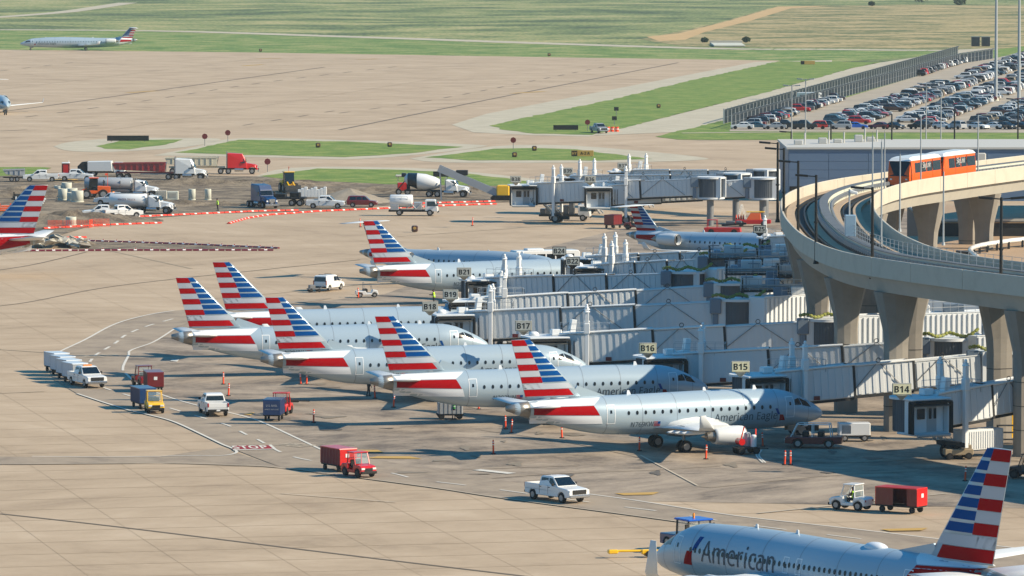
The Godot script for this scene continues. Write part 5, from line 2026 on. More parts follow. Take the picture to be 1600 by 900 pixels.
func ground() -> void:
	var base := MB.new()
	base.q(Vector3(-6000, -0.12, 600), Vector3(6000, -0.12, 600), Vector3(6000, -0.12, -14000), Vector3(-6000, -0.12, -14000))
	base.done(false, Vector3(0, -900, -3000))
	structure("field", base, M.field)
	sheet("verge_grass", M.verge, [-300, 44, 203, 48, 540, 57, 1070, 74, 1500, 78, 1470, 86, 1300, 97, 1050, 110, -300, 95], -0.08)
	sheet("dry_field", M.dry_field, [1000, 61, 1030, 55, 1120, 36, 1200, 13, 1260, 9, 1420, 7, 1800, 8, 1800, 78, 1500, 77, 1070, 72], -0.085)
	sheet("dirt_track", M.tan_earth, [1010, 57, 1060, 52, 1140, 32, 1215, 10, 1300, 8.5, 1235, 13, 1170, 33, 1100, 50, 1070, 62, 1030, 64], -0.05)
	line("perimeter_road", M.shoulder, [-300, 46, 203, 47.5, 540, 57, 1070, 74.5, 1300, 77, 1500, 78.5, 1700, 75], 14.0, -0.03)
	line("dirt_road", M.shoulder, [-100, 33, 60, 22, 120, 16, 200, 4], 9.0, -0.04)
	sheet("apron", M.apron, [-1600, 74, 0, 77.5, 400, 82, 900, 90, 1215, 94.5, 1225, 97, 1000, 180, 1060, 207, 1900, 218, 3000, 240, 3000, 1300, -1600, 1300], 0.0)
	sheet("shoulder", M.shoulder, [706, 195, 760, 178, 1070, 118, 1180, 97, 1300, 94, 1300, 100, 1110, 150, 960, 205, 920, 213.5, 834, 211.5, 740, 207], 0.03)
	sheet("grass_wedge", M.grass, [768, 197, 787, 191, 960, 155, 1070, 128, 1215, 96.2, 1375, 97.5, 1330, 107, 1195, 145, 1070, 176, 976, 199.5, 922, 211, 834, 209, 787, 203], 0.06, false, 1.0)
	sheet("fence_road", M.shoulder, [930, 212, 976, 199.5, 1070, 176, 1195, 145, 1330, 107, 1375, 98, 1470, 84, 1500, 77.5, 1560, 75, 1500, 86, 1400, 108, 1200, 167, 1130, 190, 1070, 206], 0.04)
	sheet("lot_verge", M.grass, [1062, 205, 1130, 188, 1200, 166, 1400, 107, 1500, 84, 1620, 70, 1900, 70, 1900, 222, 1060, 218.5, 1022, 213.5], 0.05, false, 1.0)
	sheet("parking_lot", M.lot_paving, [1140, 203, 1160, 196, 1240, 172, 1305, 158, 1405, 128, 1500, 100, 1560, 90, 1640, 72, 1900, 66, 1900, 208, 1140, 205.5], 0.08)
	line("verge_path", M.shoulder, [1066, 208.5, 1300, 207, 1900, 208.5], 2.5, 0.1)
	for e in [[84, 229, 110, 222, 190, 216, 300, 216, 345, 218, 290, 230, 180, 237, 110, 236], [240, 243, 300, 231, 371, 216.5, 540, 219, 740, 226, 745, 231, 640, 243, 540, 249, 420, 246], [640, 248, 770, 229, 900, 228, 1090, 245, 1080, 251, 935, 254, 700, 254], [380, 284, 430, 266, 497, 261, 607, 262, 717, 267, 860, 284, 860, 296, 607, 293, 470, 285]]:
		sheet("shoulder", M.shoulder, e, 0.03, true)
	sheet("grass_island", M.grass, [153, 229, 190, 219, 287, 218.5, 260, 226, 200, 234, 165, 233], 0.06, false, 1.0)
	sheet("grass_island", M.grass, [277, 239, 371, 218.5, 540, 221.5, 724, 229.5, 640, 240, 540, 246, 371, 242], 0.06, false, 1.0)
	sheet("grass_island", M.grass, [668, 246.5, 720, 239, 773, 233, 834, 231.5, 900, 234, 1022, 249, 935, 251, 733, 250.6], 0.06, false, 1.0)
	sheet("grass_island", M.grass, [410, 276, 450, 269, 497, 264, 607, 265, 717, 270, 830, 284, 830, 292, 607, 288, 470, 283], 0.06, false, 1.0)
	sheet("grass_island", M.grass, [-60, 262, 60, 261, 82, 263, 50, 272, -60, 280], 0.06, false, 1.0)
	sheet("works_ground", M.dirt, [-60, 274, 90, 270, 300, 274, 400, 276, 470, 282, 620, 287, 800, 290, 805, 316, 620, 320, 500, 330, 330, 334, 220, 342, 140, 354, 60, 378, -60, 382], 0.05, false)
	sheet("works_strip", M.dirt, [60, 384, 140, 377, 410, 388, 400, 391, 120, 389], 0.05)
	sheet("gate_apron", M.gate_apron, [203, 549, 240, 533, 272, 513, 330, 490, 600, 460, 700, 425, 800, 400, 1000, 350, 1240, 330, 1900, 330, 1900, 800, 1000, 783, 920, 773, 790, 752, 640, 728, 503, 704, 450, 679, 397, 656, 360, 646, 307, 634, 257, 619, 215, 600, 196, 584, 192, 572], 0.02)
	sheet("service_road", M.asphalt, [272, 486, 230, 493, 180, 507, 132, 532, 85, 555, 74, 572, 84, 594, 121, 616, 195, 640, 232, 649, 272, 660, 320, 682, 347, 695, 400, 716, 440, 731, 510, 742, 580, 750, 685, 764, 790, 780, 1000, 808, 1200, 836, 1500, 880, 1700, 910, 1700, 872, 1600, 859, 1337, 828, 1150, 807, 1000, 784, 920, 773, 790, 752, 640, 728, 503, 704, 450, 679, 397, 656, 360, 646, 307, 634, 257, 619, 215, 600, 196, 584, 192, 572, 203, 549, 240, 533, 272, 513, 340, 488, 500, 470, 520, 466], 0.04)
	sheet("side_road", M.asphalt, [-60, 713, 50, 714.5, 250, 714, 345, 700, 440, 731, 250, 724, 50, 726.5, -60, 727], 0.035)
	# paint
	var W: Material = M.line_white
	line("painted_line", W, [272, 486, 230, 493, 180, 507, 132, 532, 85, 555, 76, 570], 0.28, 0.07)
	line("painted_line", W, [121, 616, 195, 640, 232, 649, 272, 660, 320, 682, 347, 695, 366, 703, 368, 709, 345, 713, 300, 713, 180, 715, 50, 714], 0.26, 0.07)
	line("painted_line", M.line_faint, [-40, 726, 50, 726, 250, 725, 350, 727, 440, 732, 580, 750, 685, 764, 790, 780, 1000, 808, 1200, 836, 1500, 880], 0.24, 0.07)
	line("painted_line", W, [196, 584, 215, 600, 257, 619, 307, 634, 360, 646, 397, 656, 422, 666, 450, 679, 503, 704], 0.26, 0.07)
	line("painted_line", W, [920, 773, 1000, 784, 1150, 807, 1337, 828, 1600, 859], 0.26, 0.07)
	line("painted_line", W, [192, 580, 193, 572, 201, 556, 205, 548, 240, 535, 272, 515], 0.26, 0.07)
	line("painted_dashes", W, [270, 499, 228, 511, 197, 524, 180, 537, 155, 552, 147, 558, 137, 571], 0.3, 0.07, 4.0, 4.0)
	line("painted_dashes", W, [165, 606, 172, 610, 280, 643, 342, 661, 364, 669, 385, 680, 405, 689, 440, 708, 482, 720, 600, 738, 653, 750, 725, 759, 800, 769, 958, 791, 1037, 801, 1160, 820, 1400, 850], 0.26, 0.07, 3.6, 4.4)
	line("painted_line", W, [745, 735, 800, 741], 1.0, 0.07)
	line("painted_line", W, [1190, 704, 1186, 713, 1196, 724], 0.16, 0.07)
	line("painted_line", W, [1186, 704, 1182, 713, 1192, 724], 0.16, 0.07)
	line("painted_line", M.line_faint, [1184, 803, 1300, 791, 1480, 772], 0.3, 0.07)
	line("painted_line", M.line_faint, [440, 772, 620, 786], 0.22, 0.07)
	line("painted_line", M.line_faint, [1000, 712, 1090, 760], 0.2, 0.07)
	sheet("painted_panel", M.line_red, [362, 703.2, 365, 697.5, 420, 697, 428, 702.2], 0.07)
	sheet("painted_panel", W, [419, 696.3, 424, 695.8, 432, 703, 364, 704.8, 364, 703.6, 427, 702.4], 0.075)
	var ink := MB.new()
	ground_text(ink, "STOP", at(366, 702.6), at(420, 701.8), 2.6, 0.08)
	structure("painted_word", ink.done(false, Vector3(0, -500, -700)), W)
	for e in [["YIELD", 425, 696, 470, 700, 2.2], ["YIELD", 150, 560, 190, 556, 2.4]]:
		ink = MB.new()
		ground_text(ink, e[0], at(e[1], e[2]), at(e[3], e[4]), e[5], 0.08)
		structure("painted_word", ink.done(false, Vector3(0, -500, -700)), M.line_faint)
	sheet("painted_panel", W, [266, 565, 269, 562.5, 280, 562.5, 277, 566.2], 0.07)
	for e in [[573, 717, 660, 718, 640, 714, 590, 714], [960, 772, 1030, 770, 1020, 774, 975, 775], [380, 648, 398, 645, 392, 650], [545, 707, 600, 708, 590, 704, 560, 704], [1375, 828, 1450, 826, 1440, 830, 1390, 831]]:
		sheet("painted_patch", M.line_yellow, e, 0.07)
	for e in [[0, 803, 180, 823, 440, 855, 620, 877, 840, 903], [-40, 426, 0, 422, 60, 412, 135, 394], [-40, 482, 40, 473, 155, 451, 265, 437, 360, 427, 563, 406]]:
		line("slab_joint", M.joint_dark, e, 0.35, 0.03)
	for e in [[62, 167, 220, 145, 507, 105], [530, 203, 817, 145, 1060, 98], [-40, 180, 62, 167]]:
		line("slab_joint", M.joint_dark, e, 0.9, 0.03)
	for e in [[0, 111, 120, 97], [40, 183, 210, 160, 420, 128, 620, 104], [530, 177, 700, 152, 970, 99], [380, 196, 530, 172], [0, 205, 160, 196]]:
		line("taxi_dashes", M.joint_dark, e, 0.7, 0.03, 9.0, 16.0)
	for e in [[0, 140, 400, 92], [100, 215, 700, 120], [600, 110, 900, 92], [-20, 350, 300, 420], [-20, 545, 80, 552], [0, 615, 70, 612], [300, 470, 600, 440, 800, 395], [620, 370, 900, 350]]:
		line("slab_joint", M.joint_faint, e, 0.3, 0.03)
	for e in [[200, 145, 245, 142], [380, 103, 410, 101], [800, 146, 850, 143], [560, 93, 590, 92], [400, 92, 440, 91]]:
		line("yellow_mark", M.line_yellow, e, 2.0, 0.035)
	# tyre marks and oil stains at the stands
	for e in [[1050, 705, 1160, 708, 1300, 722, 1480, 716, 1600, 720], [760, 672, 900, 692, 1040, 722], [480, 590, 620, 606, 760, 640], [1100, 762, 1280, 744, 1440, 735], [640, 744, 700, 735, 900, 727], [700, 752, 860, 740, 1000, 735, 1120, 728]]:
		line("tyre_marks", M.asphalt, e, 1.4, 0.045)
	# joints between the concrete slabs and spills at the stands
	var jm := MB.new()
	for k in 96:
		var x := -150.0 + k * 7.6
		strip(jm, [Vector3(x - 40, 0, -365), Vector3(x - 190, 0, -1010)], 0.03, 0.012)
	for k in 84:
		var z := -370.0 - k * 7.6
		strip(jm, [Vector3(-240, 0, z + 44), Vector3(240, 0, z - 68)], 0.1, 0.012)
	structure("slab_joints", jm, mat("joint_thin", Color(0.655, 0.57, 0.46), 0.95))
	var rng := RandomNumberGenerator.new()
	rng.seed = 808
	for k in 48:
		var c := at(rng.randf_range(480, 1560), rng.randf_range(590, 745))
		var rx := rng.randf_range(0.2, 1.3)
		var rz := rng.randf_range(0.3, 2.0)
		var ph := rng.randf() * 6.0
		var b := MB.new()
		for j in 14:
			var a0 := TAU * j / 14
			var a1 := TAU * (j + 1) / 14
			var r0 := 1.0 + 0.35 * sin(a0 * 3.0 + ph)
			var r1 := 1.0 + 0.35 * sin(a1 * 3.0 + ph)
			b.t(c, c + Vector3(cos(a0) * rx * r0, 0, sin(a0) * rz * r0), c + Vector3(cos(a1) * rx * r1, 0, sin(a1) * rz * r1))
		b.done(false, c + Vector3(0, -9, 0))
		var st := structure("oil_stain", b, M.stain if k % 3 else M.stain_dark)
		st.position.y = 0.052 + 0.0004 * k
	# earth heaps of the works area
	for e in [[330, 288, 60.0, 9.0, 1.0, 5], [430, 289, 30.0, 8.0, 1.1, 9], [120, 345, 26.0, 12.0, 1.6, 12], [600, 300, 40.0, 9.0, 1.0, 15], [720, 300, 26.0, 8.0, 1.0, 18], [40, 305, 30.0, 10.0, 1.4, 22], [270, 320, 34.0, 6.0, 0.9, 24]]:
		heap("earth_bank", "dirt", at(e[0], e[1]), e[2] * 0.5, e[3], e[4], e[5])

func ground_text(m: MB, text: String, a: Vector3, b: Vector3, h: float, y: float) -> void:
	var g := glyphs(text, 1.0, true)
	var w := 0.0
	for v in g:
		w = maxf(w, v.x)
	var d := (b - a) / w
	var n := Vector3(d.z, 0, -d.x).normalized() * h
	if n.z > 0:
		n = -n
	for v in g:
		var p := a + d * v.x + n * v.y
		p.y = y
		m.buf.append(p)

func heap(called: String, mt: String, c: Vector3, rx: float, rz: float, h: float, sd: int) -> MeshInstance3D:
	var m := MB.new()
	var nz := noise(0.35, 4, sd)
	var n := 22
	var P := func(i: int, j: int) -> Vector3:
		var u := 2.0 * i / n - 1.0
		var v := 2.0 * j / n - 1.0
		var r := sqrt(u * u + v * v)
		var e := clampf(1.0 - r, 0.0, 1.0)
		var k := nz.get_noise_2d(u * rx, v * rz)
		return c + Vector3(u * rx, h * (pow(e, 0.8) * (0.8 + 0.9 * k)) - 0.1, v * rz)
	for i in n:
		for j in n:
			m.q(P.call(i, j), P.call(i + 1, j), P.call(i + 1, j + 1), P.call(i, j + 1))
	m.done(true, c + Vector3(0, -200, 0))
	return structure(called, m, M[mt])

func buildings() -> void:
	# low building with metal walls beyond the guideway
	var o := thing("panel_building", "low blue grey metal clad building behind the guideway", "building")
	var x0 := 42.5
	put("wall", MB.new().box(Vector3(x0 + 60, 4.0, -900), Vector3(120, 8.0, 30)), M.metal_panel, o)
	put("roof", MB.new().box(Vector3(x0 + 60, 8.15, -900), Vector3(120.6, 0.3, 30.6)), M.roof_pale, o)
	for i in 8:
		var x := x0 + 0.1 + i * 6.1
		for j in 4:
			put("wall_panel", MB.new().box(Vector3(x + 3.0, 2.9 + j * 1.27, -884.95), Vector3(6.0, 1.22, 0.1), Basis.IDENTITY, 0.02), M.metal_panel, o)
	for i in 6:
		put("window", MB.new().box(Vector3(x0 + 1.4 + i * 2.6, 1.3, -884.95), Vector3(2.4, 1.9, 0.08)), M.dark_glass, o)
	for e in [[2.0, 0.7], [6.0, 0.9], [8.5, 0.6], [12.0, 1.1], [14.0, 0.7]]:
		var m := MB.new()
		m.box(Vector3(x0 + e[0], 8.3 + e[1] * 0.5, -893 - e[0]), Vector3(1.3, e[1], 1.3), Basis.IDENTITY, 0.08)
		m.cyl(Vector3(x0 + e[0] + 1.0, 8.3, -893 - e[0]), Vector3(x0 + e[0] + 1.0, 9.4 + e[1], -893 - e[0]), 0.12)
		put("roof_vent", m, M.roof_pale, o)
	for s in [0.0, 1.0]:
		put("wall_lamp", MB.new().box(Vector3(x0 + 29.6, 6.6 - s * 3.0, -884.4), Vector3(1.4, 1.7, 0.9), Basis.IDENTITY.rotated(Vector3.FORWARD, 0.4 * s), 0.15), M.roof_pale, o)
	# terminal roofs right of the guideway
	o = thing("terminal_building", "terminal with tan roofs right of the curved guideway", "building")
	put("wall", MB.new().box(Vector3(42.5 + 50, 2.8, -652), Vector3(100, 5.6, 80)), M.wall_blue, o)
	put("roof", MB.new().box(Vector3(42.5 + 50, 5.7, -652), Vector3(100.4, 0.2, 80.4)), M.roof_tan, o)
	put("upper_wall", MB.new().box(Vector3(50 + 45, 3.7, -710), Vector3(90, 7.4, 36)), M.steel_dark, o)
	put("upper_roof", MB.new().box(Vector3(50 + 45, 7.5, -710), Vector3(90.4, 0.2, 36.4)), M.roof_tan, o)
	put("roof_edge", MB.new().box(Vector3(50 + 45, 7.7, -692), Vector3(90.4, 0.4, 0.4)).box(Vector3(42.7, 6.0, -652), Vector3(0.4, 0.4, 80)).box(Vector3(50, 7.7, -710), Vector3(0.4, 0.4, 36)), M.roof_pale, o)
	for i in 26:
		put("wall_panel", MB.new().box(Vector3(43.6 + i * 2.4, 2.8, -611.95), Vector3(2.34, 5.4, 0.1), Basis.IDENTITY, 0.02), M.wall_blue, o)
	var m := MB.new()
	var pp := [Vector3(51.5, 6.7, -636), Vector3(52, 6.7, -652), Vector3(56, 6.7, -664), Vector3(64, 6.7, -676), Vector3(76, 6.7, -684)]
	m.path(smooth_line(pp, 4), 0.28, 8)
	put("roof_pipe", m, M.white_paint, o)
	for i in 14:
		var p: Vector3 = smooth_line(pp, 4)[i]
		put("pipe_support", MB.new().box(p + Vector3(0, -0.5, 0), Vector3(0.16, 0.9, 1.4)), M.steel_dark, o)
	m = MB.new()
	m.box(Vector3(50.8, 6.3, -646), Vector3(1.8, 1.1, 1.4), Basis.IDENTITY, 0.08)
	put("roof_unit", m, M.steel_dark, o)
	put("roof_unit", MB.new().box(Vector3(56.5, 8.3, -696), Vector3(1.8, 1.5, 1.4), Basis.IDENTITY, 0.08), M.white_paint, o)
	# the taller main hall, right of the picture; it throws the shade over the near stands
	o = thing("terminal_hall", "main hall of the terminal beyond the right edge", "building")
	put("wall", MB.new().box(Vector3(62 + 30, 5, -492), Vector3(60, 10, 74)), M.wall_blue, o)
	put("roof", MB.new().box(Vector3(62 + 30, 10.15, -492), Vector3(60.6, 0.3, 74.6)), M.roof_pale, o)
	put("window_band", MB.new().box(Vector3(61.95, 6, -492), Vector3(0.1, 3, 70)), M.glass, o)
	# corridors between terminal and rotundas
	var i := 0
	for e in [[1182, 464, 1330, 455, "lit white corrugated walkway above the second bridge row"], [1320, 494, 1580, 484, "white corrugated walkway passing behind the two nearest flared piers"], [1515, 524, 1640, 519, "short white corrugated walkway beside the right hand piers"], [1170, 438, 1320, 431, "shaded corrugated walkway under the curve, above the lit one"], [1110, 420, 1320, 411, "shaded walkway below the crowded pipe platforms"], [1160, 396, 1300, 390, "farthest shaded walkway under the guideway curve"]]:
		var a := at(e[0], e[1], 7.3)
		var b := at(e[2], e[3], 7.3)
		var w := thing("fixed_walkway", e[4], "walkway", "corrugated walkways to the terminal", Vector3(a.x, 0, a.z))
		var q := Vector3(a.x, 0, a.z)
		put("tunnel", ribbed(a - q, b - q, 2.3, 2.9, 0.56, 0.16), M.bridge_white, w)
		for k in [0.12, 0.5, 0.88]:
			var c := (a - q).lerp(b - q, k)
			put("column", MB.new().cyl(Vector3(c.x, 0, c.z), Vector3(c.x, c.y - 2.9, c.z), 0.28, -1.0, 10), M.steel, w)
		put("floor_rail", MB.new().bar(a - q - Vector3(0, 3.0, 0), b - q - Vector3(0, 3.0, 0), 2.1, 0.2), M.steel_dark, w)
		m = MB.new()
		var s := (b - a).normalized().cross(Vector3.UP)
		railing(m, [(a - q).lerp(b - q, 0.2) + s * 0.9, (a - q).lerp(b - q, 0.75) + s * 0.9], 1.1, 0.9)
		put("roof_railing", m, M.steel_light, w)
		for k in 3:
			put("roof_unit", MB.new().box((a - q).lerp(b - q, 0.25 + 0.2 * k) + Vector3(0, 0.4, 0), Vector3(1.4 + 0.3 * k, 0.8, 1.0), Basis.IDENTITY, 0.06), M.duct_grey if k != 1 else M.white_paint, w)
		i += 1
	# pipe platforms crowding the roofs
	for e in [[1150, 398, 6.0, "blue grey pipe platform with braces behind the middle rotundas"], [1178, 422, 6.0, "pipe platform with ladders beside the third rotunda"], [1228, 402, 6.5, "pipe platform nearest the underside of the curve"], [1212, 448, 7.0, "service platform with dark grille above the lit walkway"], [1252, 426, 5.0, "white railed service platform left of the nearest pier"]]:
		var p := at(e[0], e[1], 8.0)
		var w := thing("pipe_platform", e[3], "platform", "platforms among the rotundas", Vector3(p.x, 0, p.z))
		var l: float = e[2]
		m = MB.new()
		m.box(Vector3(0, 7.6, 0), Vector3(l, 0.16, 2.4))
		for x in [-0.5, 0.5]:
			for z in [-1.0, 1.0]:
				m.bar(Vector3(l * x * 0.95, 0, z), Vector3(l * x * 0.95, 8.9, z), 0.16)
		m.bar(Vector3(-l * 0.47, 7.4, 1.0), Vector3(l * 0.1, 4.6, 1.0), 0.1)
		put("frame", m, M.steel_dark, w)
		m = MB.new()
		railing(m, [Vector3(-l * 0.5, 7.7, 1.2), Vector3(l * 0.5, 7.7, 1.2)], 1.1, 0.8)
		put("railing", m, M.steel_light, w)
		m = MB.new()
		for k in 4:
			m.cyl(Vector3(-l * 0.5, 7.9 + 0.26 * (k % 2), -0.8 + 0.5 * k), Vector3(l * 0.55, 7.9 + 0.26 * (k % 2), -0.8 + 0.5 * k), 0.1, -1.0, 7)
		put("pipes", m, M.bridge_grey, w)
		for k in 2:
			var uw := 0.5 + 0.45 * ((k * 2 + int(l * 2.0)) % 3)
			put("air_unit", MB.new().box(Vector3(-l * 0.34 + k * l * 0.3, 8.0 + uw * 0.3, -0.3 - 0.3 * k), Vector3(uw * 1.5, 0.5 + uw * 0.5, 1.0), Basis.IDENTITY, 0.06), M.bridge_white if (k + int(l)) % 2 else M.cabinet, w)
		for k in 3:
			put("lattice_post", MB.new().bar(Vector3(l * (k * 0.4 - 0.42), 7.7, 0.4), Vector3(l * (k * 0.4 - 0.42), 9.4 - 0.3 * k, 0.4), 0.08).bar(Vector3(l * (k * 0.4 - 0.42) - 0.5, 9.0 - 0.3 * k, 0.4), Vector3(l * (k * 0.4 - 0.42) + 0.7, 9.0 - 0.3 * k, 0.4), 0.1), M.duct_grey, w)

func bridges() -> void:
	var D := [
		["B14", "nearest jet bridge, marked B14, at an empty stand", 1428, 619, 1690, 572, -60.0, {"under_unit": true, "cuts": [0.0, 0.3, 0.6, 1.0], "sign_at": at(1409, 608, 6.9)}],
		["B15", "jet bridge marked B15 at the nose of the nearest regional jet", 1176, 584, 1560, 547, -62.0, {"sign_at": at(1157, 573, 6.9)}],
		["B16", "jet bridge marked B16 with plain grey tunnel walls", 1024, 555, 1482, 527, -70.0, {"sign_at": at(1012, 544, 6.8)}],
		["B17", "jet bridge marked B17 with a dark backed sign and ribbed tunnel", 847, 524, 1292, 497, -74.0, {"sign_at": at(818, 509, 6.9)}],
		["B18", "jet bridge marked B18 with a white conduit along its roof", 702, 489, 1154, 466, -76.0, {"sign_at": at(672, 479, 6.8)}],
		["B19", "jet bridge marked B19 squeezed between B18 and B21", 722, 468, 1142, 441, -76.0, {"sign_at": at(704, 460, 6.9)}],
		["B21", "jet bridge marked B21 with a black canopy over striped tail jet", 746, 435, 1074, 423, -74.0, {"sign_at": at(725, 425, 6.8)}],
		["B22", "jet bridge marked B22 with dark canopy near the white bus", 915, 415, 1130, 400, -76.0, {"sign_at": at(895, 408, 6.9)}],
		["B24", "jet bridge marked B24 behind the B22 bridge", 900, 402, 1166, 387, -80.0, {"sign_at": at(874, 392, 6.9)}],
		["B25", "jet bridge marked B25 tucked under the left end of the curve", 1208, 370, 1275, 366, -80.0, {"sections": 2, "lift": 2.6, "sign_at": at(1187, 358, 6.9)}],
		["B38", "far jet bridge marked B38, leftmost of the far pier", 815, 288, 1110, 276, -84.0, {"sign_at": at(806, 280, 6.9), "hose": false, "lift": 5.5}],
		["B39", "far jet bridge marked B39 with a dark cab behind B38", 884, 276, 1150, 270, -84.0, {"sign_at": at(887, 267, 6.9), "hose": false}],
		["B36", "far jet bridge with long sunlit ribbed tunnel, marked B36", 932, 291, 1192, 277, -84.0, {"sign_at": at(922, 280, 6.9), "hose": false, "pitch": 0.8, "rh": 6.7}],
		["B37", "far jet bridge marked B37, rearmost of the far pier", 970, 267, 1196, 264, -84.0, {"sign_at": at(973, 259, 6.9), "hose": false}],
	]
	for e in D:
		var opt: Dictionary = e[7]
		if e[0] in ["B17", "B18", "B19", "B21", "B22", "B24", "B25", "B36", "B37", "B38", "B39"]:
			opt["face"] = "sign_face_grey"
			opt["sign_back"] = "steel_dark" if e[0] in ["B22", "B24", "B25"] else "sign_shell"
		opt["ch"] = {"B14": 5.4, "B15": 5.5, "B16": 5.2, "B17": 5.35, "B18": 5.4}.get(e[0], 5.4)
		jet_bridge(e[0], e[1], at(e[2], e[3], opt.ch), at(e[4], e[5], opt.get("rh", 7.0)), e[6], opt)

func jets() -> void:
	var names := [
		["N769KW", 29.9, 1285, 645, 26.0, "nearest regional jet with red, white and blue tail, registration N769KW, at stand B15"],
		["N293NN", 31.68, 1107, 607, 19.0, "regional jet with striped tail, registration N293NN, nose in shade at B16"],
		["N291NN", 31.68, 920, 574, 17.5, "regional jet with striped tail, registration N291NN, nose at bridge B17"],
		["N281NN", 31.68, 764, 540, 15.0, "regional jet with striped tail farthest left on the stands, nose at B18"],
		["N258NN", 31.68, 802, 512, 14.5, "regional jet with striped tail, body partly hidden behind bridge B18"],
		["N257NN", 31.68, 966, 434, 21.0, "regional jet with striped tail behind bridge B21"],
	]
	for e in names:
		var d := ejet(e[1])
		d["reg"] = [e[0], 0.4, -0.95, e[1] - 10.9, e[1] - 13.4]
		var o := airliner(d, e[5], "regional jets at the gates")
		park(o, d, Vector2(e[2], e[3]), 2.55, e[4])
	var g := rear_jet(32.3, 1.35)
	var o := airliner(g, "rear engined jet with high tailplane behind the B21 striped tail", "jets with rear engines")
	park(o, g, Vector2(890, 424), 2.0, -38.0)
	g = rear_jet(32.3, 1.35)
	o = airliner(g, "rear engined jet with high striped tail near the red tractor and B25", "jets with rear engines")
	park(o, g, Vector2(1301, 394), 2.0, -38.0)
	g = rear_jet(36.4, 1.35)
	o = airliner(g, "distant rear engined jet taxiing left along the far grass edge", "jets with rear engines")
	park(o, g, Vector2(31, 68.5), 2.0, 187.0)
	g = rear_jet(32.3, 1.35)
	o = airliner(g, "white jet cut by the left edge on the far taxiway, seen head on", "jets with rear engines")
	park(o, g, Vector2(11, 166), 2.0, -78.0)
	var j := mainline()
	o = airliner(j, "large silver passenger jet in the foreground with bold grey lettering and striped tail")
	park(o, j, Vector2(1028, 862), 2.9, 125.3)
	j = mainline()
	j.fin[5] = 11.2
	o = airliner(j, "passenger jet at the left edge showing only its striped tail beside the rubble")
	park(o, j, Vector2(-385, 395), 2.9, 181.0)

func delineator(label: String, p: Vector3, lean := 0.0, group := "orange delineator posts round the stands") -> Node3D:
	var o := thing("delineator_post", label, "delineator", group, p)
	put("base", MB.new().cyl(Vector3(0, 0, 0), Vector3(0, 0.07, 0), 0.24, 0.2, 10), M.rubber, o)
	put("post", MB.new().cyl(Vector3(0, 0.07, 0), Vector3(lean, 1.12, 0), 0.085, 0.07, 10).cyl(Vector3(lean, 1.12, 0), Vector3(lean, 1.2, 0), 0.05, -1.0, 8), M.delineator, o)
	for h in [0.75, 0.95]:
		put("white_band", MB.new().cyl(Vector3(lean * h, h, 0), Vector3(lean * (h + 0.09), h + 0.09, 0), 0.084, -1.0, 10, false), M.barrier_white, o)
	return o

func stand(o: Node3D, x: float, y: float, deg: float) -> Node3D:
	o.position = at(x, y)
	o.position.y = 0.05
	o.rotation_degrees.y = deg
	return o

